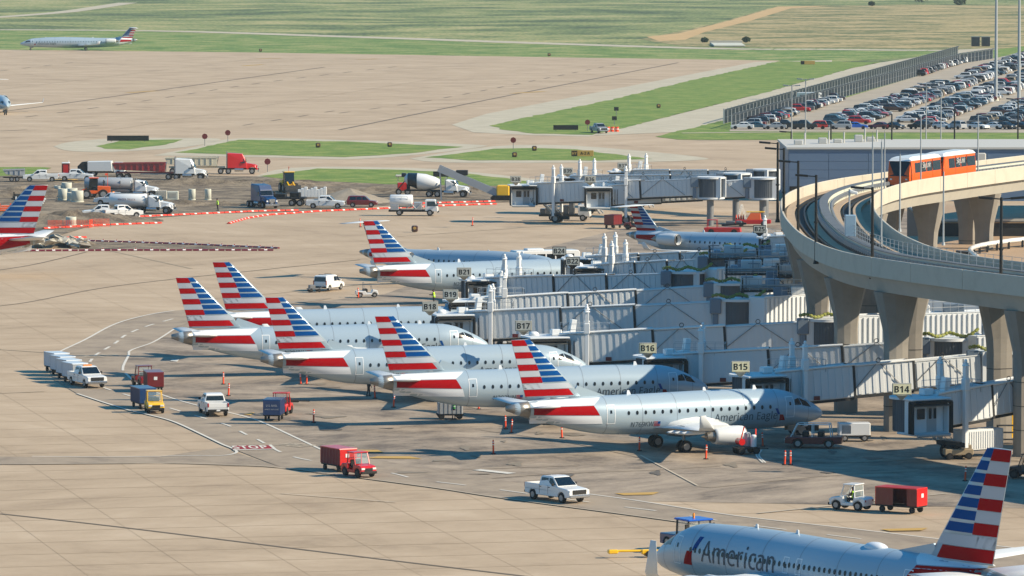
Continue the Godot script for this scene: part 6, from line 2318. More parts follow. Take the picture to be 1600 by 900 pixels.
func ramp() -> void:
	stand(pickup("white pickup truck on the service road in the foreground centre"), 870, 783, -54)
	stand(pickup("white pickup truck seen from behind on the service road at left"), 333, 648, 102)
	var o := tug("red baggage tractor with cab pulling one red cart in the foreground", "red_paint")
	stand(o, 560, 745, -57)
	stand(cart("red closed baggage cart behind the red tractor in the foreground", "red_paint", "", 3.3, "closed", "x"), 529, 736, -60)
	stand(tug("yellow baggage tractor heading towards the viewer at left", "yellow_paint"), 241, 645, -80)
	stand(cart("blue closed baggage cart behind the yellow tractor", "deep_blue", "", 3.4), 224, 638, -72)
	stand(cart("dark red baggage cart with white placard beside the yellow tractor", "dark_red", "", 3.4, "closed", "x"), 240, 612, 100)
	stand(tug("dark red tractor ahead of the dark red cart at left", "dark_red"), 224, 604, 110)
	o = cart("blue mail cart with white lettering seen from behind beside stand markings", "deep_blue", "", 2.6)
	for e in [["U.S. MAIL", 1.3], ["HANDLE WITH CARE", 1.0]]:
		put("cart_lettering", lettering(e[0], 0.17 if e[1] > 1.2 else 0.1), M.line_white, o, Vector3(-1.36, e[1], 0), Vector3(0, -PI / 2, 0))
	stand(o, 428, 657, 84)
	stand(tug("red tractor half hidden by the blue mail cart", "red_paint"), 440, 648, 80)
	o = thing("tow_bar_dolly", "low black tow bar dolly near the blue mail cart", "dolly")
	put("frame", MB.new().box(Vector3(0, 0.4, 0), Vector3(1.4, 0.25, 0.7), Basis.IDENTITY, 0.06).bar(Vector3(0.6, 0.4, 0), Vector3(1.7, 0.35, 0), 0.1).box(Vector3(-0.3, 0.6, 0), Vector3(0.5, 0.3, 0.5), Basis.IDENTITY, 0.05), M.black_trim, o)
	for s in [-1.0, 1.0]:
		wheel(o, Vector3(-0.3, 0.25, 0.4 * s), 0.25, 0.18, "dark_rim")
	stand(o, 455, 634, 10)
	# truck with covered dollies
	stand(pickup("white pickup truck with black grille pulling wrapped carts at far left", "", "white_paint", true), 136, 604, -66)
	var cw := ["first", "second", "third", "fourth"]
	for i in 4:
		stand(cart("silver wrapped cart, %s behind the white pickup at left" % cw[i], "silver_paint", "silver wrapped carts", 2.8, "canvas"), 117.0 - i * 9.5, 598.0 - i * 5.5, -64)
	# tractor with driver, red open cart
	o = tug("white baggage tractor driven left with a person at the wheel", "white_paint", "", true)
	stand(o, 1331, 797, 146)
	var dp := person("person in lime vest driving the white baggage tractor", "sit")
	dp.position = o.position + Vector3(0.12, 0.36, 0.2)
	dp.rotation_degrees.y = 146
	stand(cart("red baggage cart with open front behind the white tractor", "red_paint", "", 3.6, "open", "x"), 1408, 801, 146)
	# pushback tractor with its tow bar beside the large jet
	o = thing("pushback_tractor", "blue roofed pushback tractor behind the nose of the large jet", "pushback tractor")
	put("body", MB.new().extr(body_pts([Vector2(-2.6, 0.4), Vector2(-2.6, 1.15), Vector2(-0.3, 1.2), Vector2(1.9, 1.1), Vector2(2.6, 0.95), Vector2(2.6, 0.4)], [1.6, -1.6], 0.55, 0.38), 1.15, 0.08), M.deep_blue, o)
	var m := MB.new()
	for s in [-1.0, 1.0]:
		m.bar(Vector3(-0.6, 1.15, 0.95 * s), Vector3(-0.6, 2.25, 0.9 * s), 0.1)
		m.bar(Vector3(1.1, 1.15, 0.95 * s), Vector3(0.9, 2.25, 0.9 * s), 0.1)
	put("cab_frame", m, M.black_trim, o)
	put("roof", MB.new().box(Vector3(0.15, 2.3, 0), Vector3(2.0, 0.14, 2.1), Basis.IDENTITY, 0.05), M.blue_paint, o)
	put("cab_glass", MB.new().box(Vector3(0.15, 1.75, 0), Vector3(1.5, 0.95, 1.75)), M.clear_glass, o)
	put("beacon", MB.new().cyl(Vector3(0.15, 2.37, 0), Vector3(0.15, 2.55, 0), 0.08).cyl(Vector3(0.15, 2.55, 0), Vector3(0.15, 2.72, 0), 0.09, 0.06), M.amber, o)
	mirrors(o, 1.0, 1.85, 1.0, M.black_trim, 0.4)
	lights(o, 2.6, 0.8, 0.85, -2.6, 0.85, 0.9, 0.2, 0.2)
	for x in [1.6, -1.6]:
		for s in [-1.0, 1.0]:
			wheel(o, Vector3(x, 0.5, 0.98 * s), 0.5, 0.36)
	stand(o, 1082, 862, -60)
	o = thing("tow_bar", "yellow aircraft tow bar on the ground left of the large jet", "tow bar")
	put("bar", MB.new().cyl(Vector3(-2.0, 0.45, 0), Vector3(1.8, 0.4, 0), 0.09), M.yellow_paint, o)
	put("head", MB.new().box(Vector3(-2.2, 0.42, 0), Vector3(0.7, 0.3, 0.5), Basis.IDENTITY, 0.06).box(Vector3(0.3, 0.35, 0), Vector3(0.9, 0.35, 0.5), Basis.IDENTITY, 0.06), M.yellow_paint, o)
	for s in [-1.0, 1.0]:
		wheel(o, Vector3(0.3, 0.22, 0.4 * s), 0.22, 0.14, "dark_rim")
	stand(o, 1005, 871, 12)
	# stand equipment
	o = thing("air_start_cart", "small trailer with red hoses under the nearest jet engine", "ground cart")
	put("frame", MB.new().box(Vector3(0, 0.45, 0), Vector3(1.9, 0.12, 1.2), Basis.IDENTITY, 0.03).bar(Vector3(0.9, 0.42, 0), Vector3(1.8, 0.35, 0), 0.07), M.black_trim, o)
	put("cylinder", MB.new().cyl(Vector3(0.2, 0.55, -0.3), Vector3(0.2, 1.5, -0.3), 0.26, -1.0, 14).ball(Vector3(0.2, 1.5, -0.3), Vector3(0.26, 0.14, 0.26)), M.silver_paint, o)
	put("cylinder", MB.new().cyl(Vector3(0.5, 0.55, 0.25), Vector3(0.5, 1.35, 0.25), 0.24, -1.0, 14).ball(Vector3(0.5, 1.35, 0.25), Vector3(0.24, 0.14, 0.24)), M.white_paint, o)
	put("hose_reel", MB.new().cyl(Vector3(-0.5, 0.95, -0.4), Vector3(-0.5, 0.95, 0.4), 0.26, -1.0, 14), M.red_paint, o)
	put("marker", MB.new().cyl(Vector3(-0.6, 1.0, 0.3), Vector3(-0.3, 2.1, 0.3), 0.05), M.barrier_red, o)
	put("flag", MB.new().box(Vector3(0.7, 1.5, 0.2), Vector3(0.1, 0.8, 0.05)), M.barrier_red, o)
	for x in [0.6, -0.6]:
		for s in [-1.0, 1.0]:
			wheel(o, Vector3(x, 0.28, 0.55 * s), 0.28, 0.18, "dark_rim")
	o.scale = Vector3.ONE * 1.1
	stand(o, 1166, 710, 20)
	o = thing("crew_tractor", "dark red tractor with white roll frame under the nearest jet nose", "ramp tractor")
	put("body", MB.new().extr(body_pts([Vector2(-2.4, 0.4), Vector2(-2.4, 1.0), Vector2(-0.5, 0.95), Vector2(2.2, 0.95), Vector2(2.4, 0.85), Vector2(2.4, 0.4)], [1.3, -1.3], 0.46, 0.36), 0.95, 0.06), M.dark_red, o)
	m = MB.new()
	for s in [-1.0, 1.0]:
		m.path([Vector3(-1.5, 0.95, 0.85 * s), Vector3(-1.35, 2.0, 0.8 * s), Vector3(1.4, 2.0, 0.8 * s), Vector3(1.9, 0.95, 0.85 * s)], 0.05, 6)
		m.bar(Vector3(0.1, 0.95, 0.85 * s), Vector3(0.1, 2.0, 0.8 * s), 0.08)
	m.bar(Vector3(-1.35, 2.0, -0.8), Vector3(-1.35, 2.0, 0.8), 0.08)
	m.bar(Vector3(1.4, 2.0, -0.8), Vector3(1.4, 2.0, 0.8), 0.08)
	put("roll_frame", m, M.white_paint, o)
	for x in [-0.6, 0.7]:
		put("seat", MB.new().box(Vector3(x, 1.15, 0), Vector3(0.5, 0.5, 1.4), Basis.IDENTITY, 0.05), M.black_trim, o)
	lights(o, 2.4, 0.75, 0.7, -2.4, 0.8, 0.75, 0.16, 0.16)
	for x in [1.3, -1.3]:
		for s in [-1.0, 1.0]:
			wheel(o, Vector3(x, 0.4, 0.82 * s), 0.4, 0.26)
	stand(o, 1272, 700, 172)
	o = thing("ground_power_unit", "white ground power unit trailer left of bridge B14", "power unit")
	put("housing", MB.new().box(Vector3(0, 1.05, 0), Vector3(2.7, 1.1, 1.3), Basis.IDENTITY, 0.06), M.white_paint, o)
	m = MB.new()
	for k in 8:
		m.box(Vector3(-1.05 + 0.1 * k, 1.05, 0.66), Vector3(0.04, 0.7, 0.02))
	put("louvres", m, M.black_trim, o)
	put("chassis", MB.new().box(Vector3(0, 0.45, 0), Vector3(2.8, 0.12, 1.2)).bar(Vector3(-1.3, 0.45, 0), Vector3(-2.3, 0.4, 0), 0.08), M.black_trim, o)
	for x in [0.85, -0.85]:
		for s in [-1.0, 1.0]:
			wheel(o, Vector3(x, 0.3, 0.55 * s), 0.3, 0.2)
	stand(o, 1334, 690, 4)
	o = thing("cargo_loader", "grey cargo cart under the tail of the N293NN jet", "cargo cart")
	put("box", MB.new().box(Vector3(0, 1.0, 0), Vector3(2.2, 1.1, 1.5), Basis.IDENTITY, 0.05), M.silver_paint, o)
	m = MB.new()
	for k in 6:
		m.box(Vector3(-0.95 + k * 0.38, 1.0, 0.76), Vector3(0.05, 1.0, 0.03))
	put("slats", m, M.steel, o)
	put("chassis", MB.new().box(Vector3(0, 0.4, 0), Vector3(2.4, 0.12, 1.4)), M.black_trim, o)
	put("folded_cover", MB.new().box(Vector3(0, 1.62, 0), Vector3(2.0, 0.12, 1.3), Basis.IDENTITY, 0.04), M.black_trim, o)
	for x in [0.8, -0.8]:
		for s in [-1.0, 1.0]:
			wheel(o, Vector3(x, 0.28, 0.6 * s), 0.28, 0.18, "dark_rim")
	stand(o, 703, 655, 5)
	stand(person("person in green vest standing at the grey cargo cart", "stand", "green_vest" if M.has("green_vest") else "hi_vis"), 709, 656, 90)
	stand(person("person in dark clothes under the tail of the N291NN jet", "stand", "dark_cloth"), 576, 620, 20)
	stand(person("person in lime vest beside bridge B19", "reach"), 678, 478, 160)
	stand(person("person in lime vest on the works edge by the barriers", "stand"), 340, 330, 180)
	# behind the first row
	stand(van("white small van seen from behind near the parked jets"), 514, 454, 63)
	o = thing("luggage_trolley", "small grey trolley beside the white van", "trolley")
	put("frame", MB.new().box(Vector3(0, 0.4, 0), Vector3(1.6, 0.1, 0.9)).box(Vector3(-0.3, 0.65, 0), Vector3(0.7, 0.4, 0.7), Basis.IDENTITY, 0.05).bar(Vector3(0.7, 0.4, 0), Vector3(1.2, 0.8, 0), 0.06), M.steel, o)
	for x in [0.5, -0.5]:
		for s in [-1.0, 1.0]:
			wheel(o, Vector3(x, 0.22, 0.4 * s), 0.22, 0.14, "dark_rim")
	stand(o, 491, 457, 20)
	o = thing("utility_cart", "white open utility cart behind the B21 striped tail", "utility cart")
	put("body", MB.new().extr(body_pts([Vector2(-1.3, 0.35), Vector2(-1.3, 0.75), Vector2(-0.2, 0.75), Vector2(-0.1, 0.5), Vector2(0.5, 0.5), Vector2(0.65, 0.9), Vector2(1.2, 0.8), Vector2(1.3, 0.35)], [0.85, -0.85], 0.32, 0.3), 0.6, 0.05), M.white_paint, o)
	put("roof_frame", MB.new().bar(Vector3(-0.4, 0.7, 0.55), Vector3(-0.4, 1.7, 0.5), 0.05).bar(Vector3(-0.4, 0.7, -0.55), Vector3(-0.4, 1.7, -0.5), 0.05).bar(Vector3(-0.4, 1.7, -0.5), Vector3(-0.4, 1.7, 0.5), 0.05).bar(Vector3(0.6, 0.9, 0.5), Vector3(0.4, 1.6, 0.5), 0.05).bar(Vector3(0.6, 0.9, -0.5), Vector3(0.4, 1.6, -0.5), 0.05), M.steel, o)
	put("seat", MB.new().box(Vector3(-0.2, 0.8, 0), Vector3(0.5, 0.4, 1.0), Basis.IDENTITY, 0.05), M.black_trim, o)
	for x in [0.85, -0.85]:
		for s in [-1.0, 1.0]:
			wheel(o, Vector3(x, 0.28, 0.5 * s), 0.28, 0.2)
	stand(o, 573, 465, 10)
	# lavatory truck with a rounded tank
	o = thing("service_truck", "white airport service truck with tank and pumps on the taxi lane", "truck")
	put("chassis", MB.new().box(Vector3(-0.6, 0.7, 0), Vector3(6.4, 0.3, 1.6), Basis.IDENTITY, 0.04), M.black_trim, o)
	cab_over(o, 1.6, 3.4, 2.35, "white_paint")
	round_tank(o, -3.6, -0.3, 2.1, 0.95, 1.05, M.white_paint)
	put("pump_box", MB.new().box(Vector3(0.5, 1.4, 0), Vector3(1.2, 1.1, 1.8), Basis.IDENTITY, 0.05), M.silver_paint, o)
	put("locker", MB.new().box(Vector3(-2.9, 1.2, 0.75), Vector3(1.2, 0.8, 0.5), Basis.IDENTITY, 0.05), M.silver_paint, o)
	m = MB.new()
	railing(m, [Vector3(-3.7, 1.9, 1.0), Vector3(-1.0, 1.9, 1.0)], 0.9, 0.7)
	m.path([Vector3(-1.2, 1.0, 1.0), Vector3(-0.4, 1.7, 1.05), Vector3(0.3, 1.0, 1.0), Vector3(0.9, 1.7, 0.98)], 0.07, 6)
	put("hoses_and_rail", m, M.steel_light, o)
	for x in [2.3, -2.2]:
		for s in [-1.0, 1.0]:
			wheel(o, Vector3(x, 0.45, 0.85 * s), 0.45, 0.3)
	stand(o, 648, 337, -4)
	o = thing("flatbed_truck", "flatbed truck with white cab beside the B36 bridge cab", "truck")
	put("chassis", MB.new().box(Vector3(-0.8, 0.75, 0), Vector3(6.6, 0.3, 1.9), Basis.IDENTITY, 0.04), M.black_trim, o)
	cab_over(o, 1.6, 3.3, 2.3, "white_paint")
	for k in 6:
		put("crate", MB.new().box(Vector3(-3.6 + k * 0.85, 1.3 + 0.25 * (k % 3), 0.2 * (k % 2)), Vector3(0.7, 0.8 + 0.5 * (k % 3), 1.3), Basis.IDENTITY, 0.06), M.grey_paint, o)
	for x in [2.3, -2.2]:
		for s in [-1.0, 1.0]:
			wheel(o, Vector3(x, 0.45, 0.85 * s), 0.45, 0.3)
	stand(o, 887, 345, -8)
	stand(cart("dark cart with red load near the far rear engined jet", "dark_red", "", 2.4, "open"), 958, 357, 60)
	stand(tug("dark red tractor with yellow canopy near the far jet tail", "dark_red"), 992, 359, -10)
	o = thing("belt_loader", "red belt loader parked right of the far rear engined jet", "belt loader")
	put("body", MB.new().extr(body_pts([Vector2(-2.6, 0.4), Vector2(-2.6, 0.95), Vector2(0.2, 1.0), Vector2(0.3, 1.0), Vector2(2.4, 1.0), Vector2(2.5, 0.4)], [1.6, -1.6], 0.44, 0.36), 0.9, 0.05), M.red_paint, o)
	m = MB.new()
	for s in [-1.0, 1.0]:
		m.bar(Vector3(-2.2, 0.95, 0.7 * s), Vector3(-2.1, 2.0, 0.7 * s), 0.08)
		m.bar(Vector3(-0.8, 0.95, 0.7 * s), Vector3(-0.9, 2.0, 0.7 * s), 0.08)
	m.box(Vector3(-1.5, 2.03, 0), Vector3(1.4, 0.07, 1.5))
	put("cab_frame", m, M.red_paint, o)
	put("belt", MB.new().bar(Vector3(-0.2, 1.3, 0), Vector3(3.2, 1.55, 0), 0.7, 0.25), M.black_trim, o)
	put("bag", MB.new().box(Vector3(1.0, 1.65, 0), Vector3(1.2, 0.5, 0.6), Basis.IDENTITY, 0.1), M.grey_paint, o)
	put("bag", MB.new().box(Vector3(2.2, 1.75, 0.1), Vector3(0.8, 0.4, 0.5), Basis.IDENTITY, 0.1), M.grey_paint, o)
	for x in [1.6, -1.6]:
		for s in [-1.0, 1.0]:
			wheel(o, Vector3(x, 0.4, 0.8 * s), 0.4, 0.26, "dark_rim")
	stand(o, 1130, 367, -8)
	o = thing("cone_truck", "red and yellow maintenance truck with traffic cones under the far bridges", "truck")
	put("body", MB.new().extr(body_pts([Vector2(-2.6, 0.45), Vector2(-2.6, 0.95), Vector2(0.3, 0.95), Vector2(2.4, 0.95), Vector2(2.5, 0.45)], [1.6, -1.6], 0.44, 0.36), 0.9, 0.05), M.red_paint, o)
	put("cab", MB.new().extr([Vector2(-1.2, 0.95), Vector2(-1.1, 1.9), Vector2(0.3, 1.9), Vector2(0.9, 0.95)], [0.85, 0.75, 0.75, 0.85], 0.05), M.orange_paint, o)
	put("deck", MB.new().box(Vector3(-0.4, 2.05, 0), Vector3(2.6, 0.12, 1.5), Basis.IDENTITY, 0.03), M.yellow_paint, o)
	for k in 4:
		put("cone", MB.new().cyl(Vector3(1.3 + 0.35 * k, 0.95, 0.4 - 0.3 * (k % 2)), Vector3(1.3 + 0.35 * k, 1.65, 0.4 - 0.3 * (k % 2)), 0.17, 0.03, 8), M.delineator, o)
	for x in [1.6, -1.6]:
		for s in [-1.0, 1.0]:
			wheel(o, Vector3(x, 0.4, 0.8 * s), 0.4, 0.26, "dark_rim")
	stand(o, 1176, 354, 176)
	o = thing("roof_ladder", "white stepladder standing under the far rotunda", "ladder")
	m = MB.new()
	for s in [-0.25, 0.25]:
		m.bar(Vector3(0, 0, s), Vector3(0.7, 2.6, s), 0.07)
		m.bar(Vector3(1.4, 0, s), Vector3(0.7, 2.6, s), 0.06)
	for k in 8:
		m.bar(Vector3(0.08 * k, 0.3 * k + 0.2, -0.25), Vector3(0.08 * k, 0.3 * k + 0.2, 0.25), 0.05)
	put("frame", m, M.white_paint, o)
	stand(o, 1152, 348, 20)
	# bus and van behind the row
	o = thing("airport_bus", "white airport bus with dark windows behind sign B24", "bus")
	put("body", MB.new().extr(body_pts([Vector2(-4.2, 0.45), Vector2(-4.25, 2.7), Vector2(-4.1, 2.85), Vector2(3.9, 2.85), Vector2(4.15, 2.6), Vector2(4.25, 0.45)], [2.6, -2.4], 0.5, 0.4), 1.22, 0.08), M.white_paint, o)
	for k in 6:
		for s in [-1.0, 1.0]:
			put("window", MB.new().box(Vector3(-3.4 + k * 1.25, 1.95, 1.225 * s), Vector3(1.05, 0.95, 0.03)), M.glass, o)
	put("windscreen", MB.new().box(Vector3(4.21, 1.8, 0), Vector3(0.05, 1.2, 2.0)), M.glass, o)
	put("rear_window", MB.new().box(Vector3(-4.25, 2.0, 0), Vector3(0.04, 0.8, 1.5)), M.glass, o)
	put("roof_unit", MB.new().box(Vector3(-1.5, 2.95, 0), Vector3(2.2, 0.25, 1.5), Basis.IDENTITY, 0.08), M.white_paint, o)
	for x in [2.6, -2.4]:
		for s in [-1.0, 1.0]:
			wheel(o, Vector3(x, 0.46, 1.05 * s), 0.46, 0.3)
	stand(o, 852, 427, 18)
	stand(van("white van with dark windows half hidden behind the rear engined jet"), 752, 420, 15)
	# orange posts
	var place := ["at far left behind the white pickup", "dark topped, just right of the one at far left", "left of a pair under the N291NN tail", "right of a pair under the N291NN tail", "right of the blue mail cart", "under the N291NN tail beside a person", "left of the grey cargo cart", "alone in front of the nearest jet tail", "left of a pair behind the nearest jet tail", "right of a pair behind the nearest jet tail", "below the red band of the nearest jet", "left of the main wheels of the nearest jet", "in front of the nearest jet engine", "by the nose wheel of the nearest jet", "left of a pair in front of the dark red tractor", "right of a pair in front of the dark red tractor", "beside the utility cart", "dark, near the distant B38 bridge", "on the taxi lane behind the B21 striped tail", "half hidden behind the white tail plane", "beside the tail of the large jet"]
	var at_px := [[349, 601], [357, 619], [470, 601], [479, 601], [490, 661], [586, 623], [615, 637], [771, 710], [790, 671], [799, 677], [878, 685], [999, 705], [1103, 718], [1192, 698], [1226, 727], [1235, 727], [560, 466], [738, 353], [563, 355], [748, 640], [1508, 752]]
	for i in place.size():
		delineator("orange delineator post %s" % place[i], at(at_px[i][0], at_px[i][1]) + Vector3(0, 0.03, 0), 0.06 * sin(i * 2.3))
	# yellow bollards and a rack by bridge B14
	for i in 4:
		var p := at(1562 + i * 9.5, 684)
		var b := thing("bollard", "yellow and white bollard, %s from left, under bridge B14" % ordinal(i + 1), "bollard", "bollards under bridge B14", p)
		put("post", MB.new().cyl(Vector3.ZERO, Vector3(0, 2.4 if i < 3 else 2.8, 0), 0.17, -1.0, 10), M.yellow_paint if i < 3 else M.white_paint, b)
		put("cap", MB.new().ball(Vector3(0, 2.4 if i < 3 else 2.8, 0), Vector3(0.17, 0.12, 0.17)), M.white_paint, b)
	o = thing("equipment_rack", "dark steel equipment rack in front of the yellow bollards", "rack", "", at(1575, 694))
	m = MB.new()
	for x in [-0.9, 0.9]:
		for z in [-0.4, 0.4]:
			m.bar(Vector3(x, 0, z), Vector3(x, 1.6, z), 0.08)
	for y in [0.4, 1.0, 1.6]:
		m.box(Vector3(0, y, 0), Vector3(1.9, 0.06, 0.9))
	put("frame", m, M.steel_dark, o)
	stand(tug("dark blue tractor cut by the right edge under the terminal", "navy_paint"), 1606, 748, 160)
	o = thing("wheel_chock_cart", "olive frame cart behind the wheels of bridge B14", "ground cart")
	m = MB.new()
	m.box(Vector3(0, 0.6, 0), Vector3(2.4, 0.5, 1.0), Basis.IDENTITY, 0.05)
	m.box(Vector3(0.6, 1.0, 0), Vector3(0.9, 0.4, 0.8), Basis.IDENTITY, 0.05)
	put("housing", m, M.tan_paint, o)
	for x in [0.8, -0.8]:
		for s in [-1.0, 1.0]:
			wheel(o, Vector3(x, 0.28, 0.5 * s), 0.28, 0.18, "dark_rim")
	stand(o, 1497, 718, 8)

func cab_over(o: Node, x0: float, x1: float, h: float, paint: String) -> void:
	var cp := [Vector2(x0, 0.7), Vector2(x0, h - 0.05), Vector2(x0 + 0.15, h), Vector2(x1 - 0.45, h), Vector2(x1 - 0.3, h - 0.1), Vector2(x1, 1.25), Vector2(x1 + 0.05, 0.6)]
	put("cab", MB.new().extr(cp, [0.95, 0.92, 0.85, 0.85, 0.86, 0.95, 0.95], 0.05), M[paint], o)
	var m := MB.new()
	panel(m, Vector3(x1 + 0.01, 1.35, -0.82), Vector3(x1 + 0.01, 1.35, 0.82), Vector3(x1 - 0.26, h - 0.15, 0.78), Vector3(x1 - 0.26, h - 0.15, -0.78))
	put("windscreen", m, M.glass, o)
	for s in [-1.0, 1.0]:
		m = MB.new()
		panel(m, Vector3(x0 + 0.3, 1.4, 0.955 * s), Vector3(x1 - 0.15, 1.4, 0.955 * s), Vector3(x1 - 0.4, h - 0.25, 0.93 * s), Vector3(x0 + 0.3, h - 0.25, 0.93 * s))
		put("side_window", m, M.glass, o)
		put("headlight", MB.new().box(Vector3(x1 + 0.04, 0.85, 0.68 * s), Vector3(0.06, 0.18, 0.3)), M.lamp_glass, o)
	mirrors(o, x1 - 0.1, 1.6, 0.95, M.black_trim, 0.4)
	put("bumper", MB.new().box(Vector3(x1 + 0.06, 0.55, 0), Vector3(0.14, 0.25, 1.8), Basis.IDENTITY, 0.04), M.black_trim, o)

func barrier_row(ps: Array, what: String, lit := false, pitch := 2.15) -> void:
	var w := pix(ps)
	var total := 0.0
	for i in w.size() - 1:
		total += (w[i] as Vector3).distance_to(w[i + 1])
	var n := int(total / pitch)
	var bm := mesh_of("barrier", func() -> MB: return MB.new().extr([Vector2(-1.0, 0.0), Vector2(-1.0, 0.2), Vector2(1.0, 0.2), Vector2(1.0, 0.0)], [0.3, 0.12, 0.12, 0.3], 0.02))
	var wm := mesh_of("barrier_band", func() -> MB:
		var m := MB.new()
		m.extr([Vector2(-0.2, 0.0), Vector2(-0.2, 0.205), Vector2(0.2, 0.205), Vector2(0.2, 0.0)], [0.305, 0.125, 0.125, 0.305])
		return m)
	var lm := mesh_of("barrier_lamp", func() -> MB: return MB.new().cyl(Vector3(0, 0.2, 0), Vector3(0, 0.34, 0), 0.08, 0.06, 8))
	for k in n:
		var s := pitch * (k + 0.5)
		var i := 0
		while i < w.size() - 2 and s > (w[i] as Vector3).distance_to(w[i + 1]):
			s -= (w[i] as Vector3).distance_to(w[i + 1])
			i += 1
		var a: Vector3 = w[i]
		var b: Vector3 = w[i + 1]
		var p := a + (b - a).normalized() * s
		var deg := rad_to_deg(atan2(-(b.z - a.z), b.x - a.x))
		var o := thing("low_barrier", "low barrier, %s from left %s" % [ordinal(k + 1), what], "barrier", "barriers round the works area", p + Vector3(0, 0.04, 0), deg)
		put("block", bm, M.barrier_red if not lit else M.dark_red, o)
		put("white_band", wm, M.barrier_white, o)
		if lit:
			put("lamp", lm, M.tail_red, o)

func works() -> void:
	barrier_row([207, 340, 290, 336, 400, 331, 467, 329.5], "in the row behind the white pickups")
	barrier_row([357, 350, 385, 342, 415, 337, 497, 331, 616, 326, 700, 322, 794, 319], "in the long curved row")
	barrier_row([67, 358, 150, 353, 270, 348.5], "in the row right of the large striped tail")
	barrier_row([620, 320, 700, 317.5, 790, 315], "in the short back row by the conveyor")
	barrier_row([90, 373, 142, 371.5], "in the short row by the rubble")
	barrier_row([130, 377, 280, 382, 440, 389], "in the upper lamp row past the rubble", true)
	barrier_row([20, 393, 200, 392, 445, 392], "in the lower lamp row past the rubble", true)
	# vehicles, left to right
	var o: Node3D = thing("dump_trailer", "grey empty tipping trailer at the left end of the works", "trailer")
	tub(o, -1.8, 1.8, 0.9, 1.9, 0.95, M.silver_paint)
	put("frame", MB.new().bar(Vector3(-1.8, 0.7, 0), Vector3(2.8, 0.6, 0), 0.2), M.steel_dark, o)
	trailer_wheels(o, [-0.4, 0.5], 0.4)
	stand(o, 22, 284, 5)
	stand(pickup("white pickup with dark front facing left beside the red toilet"), 64, 284, 182)
	o = thing("portable_toilet", "red portable toilet with white roof behind the pickups", "portable toilet")
	put("cabin", MB.new().box(Vector3(0, 1.15, 0), Vector3(1.3, 2.2, 1.3), Basis.IDENTITY, 0.05), M.dark_red, o)
	put("roof", MB.new().box(Vector3(0, 2.35, 0), Vector3(1.4, 0.22, 1.4), Basis.IDENTITY, 0.1), M.white_paint, o)
	put("door", MB.new().box(Vector3(0, 1.1, 0.66), Vector3(0.8, 1.9, 0.04), Basis.IDENTITY, 0.01), M.red_paint, o)
	put("vent_pipe", MB.new().cyl(Vector3(0.45, 2.3, -0.45), Vector3(0.45, 2.75, -0.45), 0.06), M.white_paint, o)
	stand(o, 103, 277, 0)
	stand(pickup("white pickup facing right in front of the red toilet"), 119, 283, -2)
	o = thing("sweeper_truck", "white sweeper truck with black rear end facing right", "truck")
	put("chassis", MB.new().box(Vector3(0, 0.75, 0), Vector3(7.6, 0.3, 1.8)), M.black_trim, o)
	put("hopper", MB.new().extr([Vector2(-2.6, 0.9), Vector2(-2.6, 2.5), Vector2(1.4, 2.6), Vector2(1.6, 0.9)], 1.15, 0.08), M.white_paint, o)
	put("rear_intake", MB.new().extr([Vector2(-4.2, 0.7), Vector2(-4.3, 1.7), Vector2(-3.6, 2.4), Vector2(-2.62, 2.5), Vector2(-2.62, 0.7)], 1.05, 0.1), M.black_trim, o)
	cab_over(o, 1.8, 3.6, 2.4, "white_paint")
	for x in [2.6, -1.6, -2.7]:
		for s in [-1.0, 1.0]:
			wheel(o, Vector3(x, 0.48, 0.9 * s), 0.48, 0.3)
	stand(o, 162, 276, -3)
	stand(dump_lorry("dump truck with white cab and long red tipping trailer", "white_paint", "faded_red"), 244, 281, -3)
	stand(dump_lorry("dump truck with bright red cab and cream tipping trailer", "red_paint", "cream_paint"), 325, 272, 2)
	o = thing("tank_truck", "silver grey tank truck with boxy tank beside concrete pipes", "truck", "trucks in the works area")
	lorry_cab(o, 2.9, "white_paint", false)
	round_tank(o, -5.5, 1.9, 2.15, 0.95, 1.15, M.silver_paint)
	put("side_boxes", MB.new().box(Vector3(-1.6, 1.1, 0), Vector3(6.6, 0.35, 2.2), Basis.IDENTITY, 0.05), M.steel, o)
	for x in [-2.2, 0.2]:
		put("tank_band", MB.new().cyl(Vector3(x - 0.05, 2.15, 0), Vector3(x + 0.05, 2.15, 0), 1.0, -1.0, 20).box(Vector3(x, 2.15, 0), Vector3(0.1, 1.0, 2.33)), M.steel, o)
	trailer_wheels(o, [-4.4])
	stand(o, 188, 309, -6)
	o = thing("tank_truck", "white round tank truck facing right above the red barriers", "truck", "trucks in the works area")
	lorry_cab(o, 2.2, "white_paint", false, 1)
	round_tank(o, -4.2, 1.3, 1.95, 1.0, 1.15, M.white_paint)
	put("tank_lettering", lettering("WATER TRUCK", 0.3), M.line_red, o, Vector3(-1.5, 1.95, 1.17))
	put("walk_rail", MB.new().bar(Vector3(-3.6, 3.0, 0), Vector3(0.9, 3.0, 0), 0.4, 0.08), M.steel, o)
	trailer_wheels(o, [-2.6])
	stand(o, 216, 334, -10)
	stand(pickup("white pickup truck parked between the two tank trucks", "", "white_paint", true), 178, 321, 168)
	stand(pickup("white pickup facing left, left of the two by the red barriers"), 160, 341, 184)
	stand(pickup("white pickup facing away, right of the two by the red barriers"), 191, 341, 22)
	o = wheel_loader("orange wheel loader behind the silver tank truck", "orange_paint")
	stand(o, 146, 311, 185)
	o = wheel_loader("yellow wheel loader behind the black flatbed trailer", "yellow_paint")
	stand(o, 451, 301, -75)
	# blue tractor unit with black flatbed
	o = thing("flatbed_lorry", "dark blue lorry facing the viewer with black flatbed trailer", "truck", "trucks in the works area")
	lorry_cab(o, 4.0, "deep_blue", true)
	stand(o, 394, 323, -63)
	o = thing("flatbed_trailer", "black low trailer with stacked frames right of the blue lorry", "trailer")
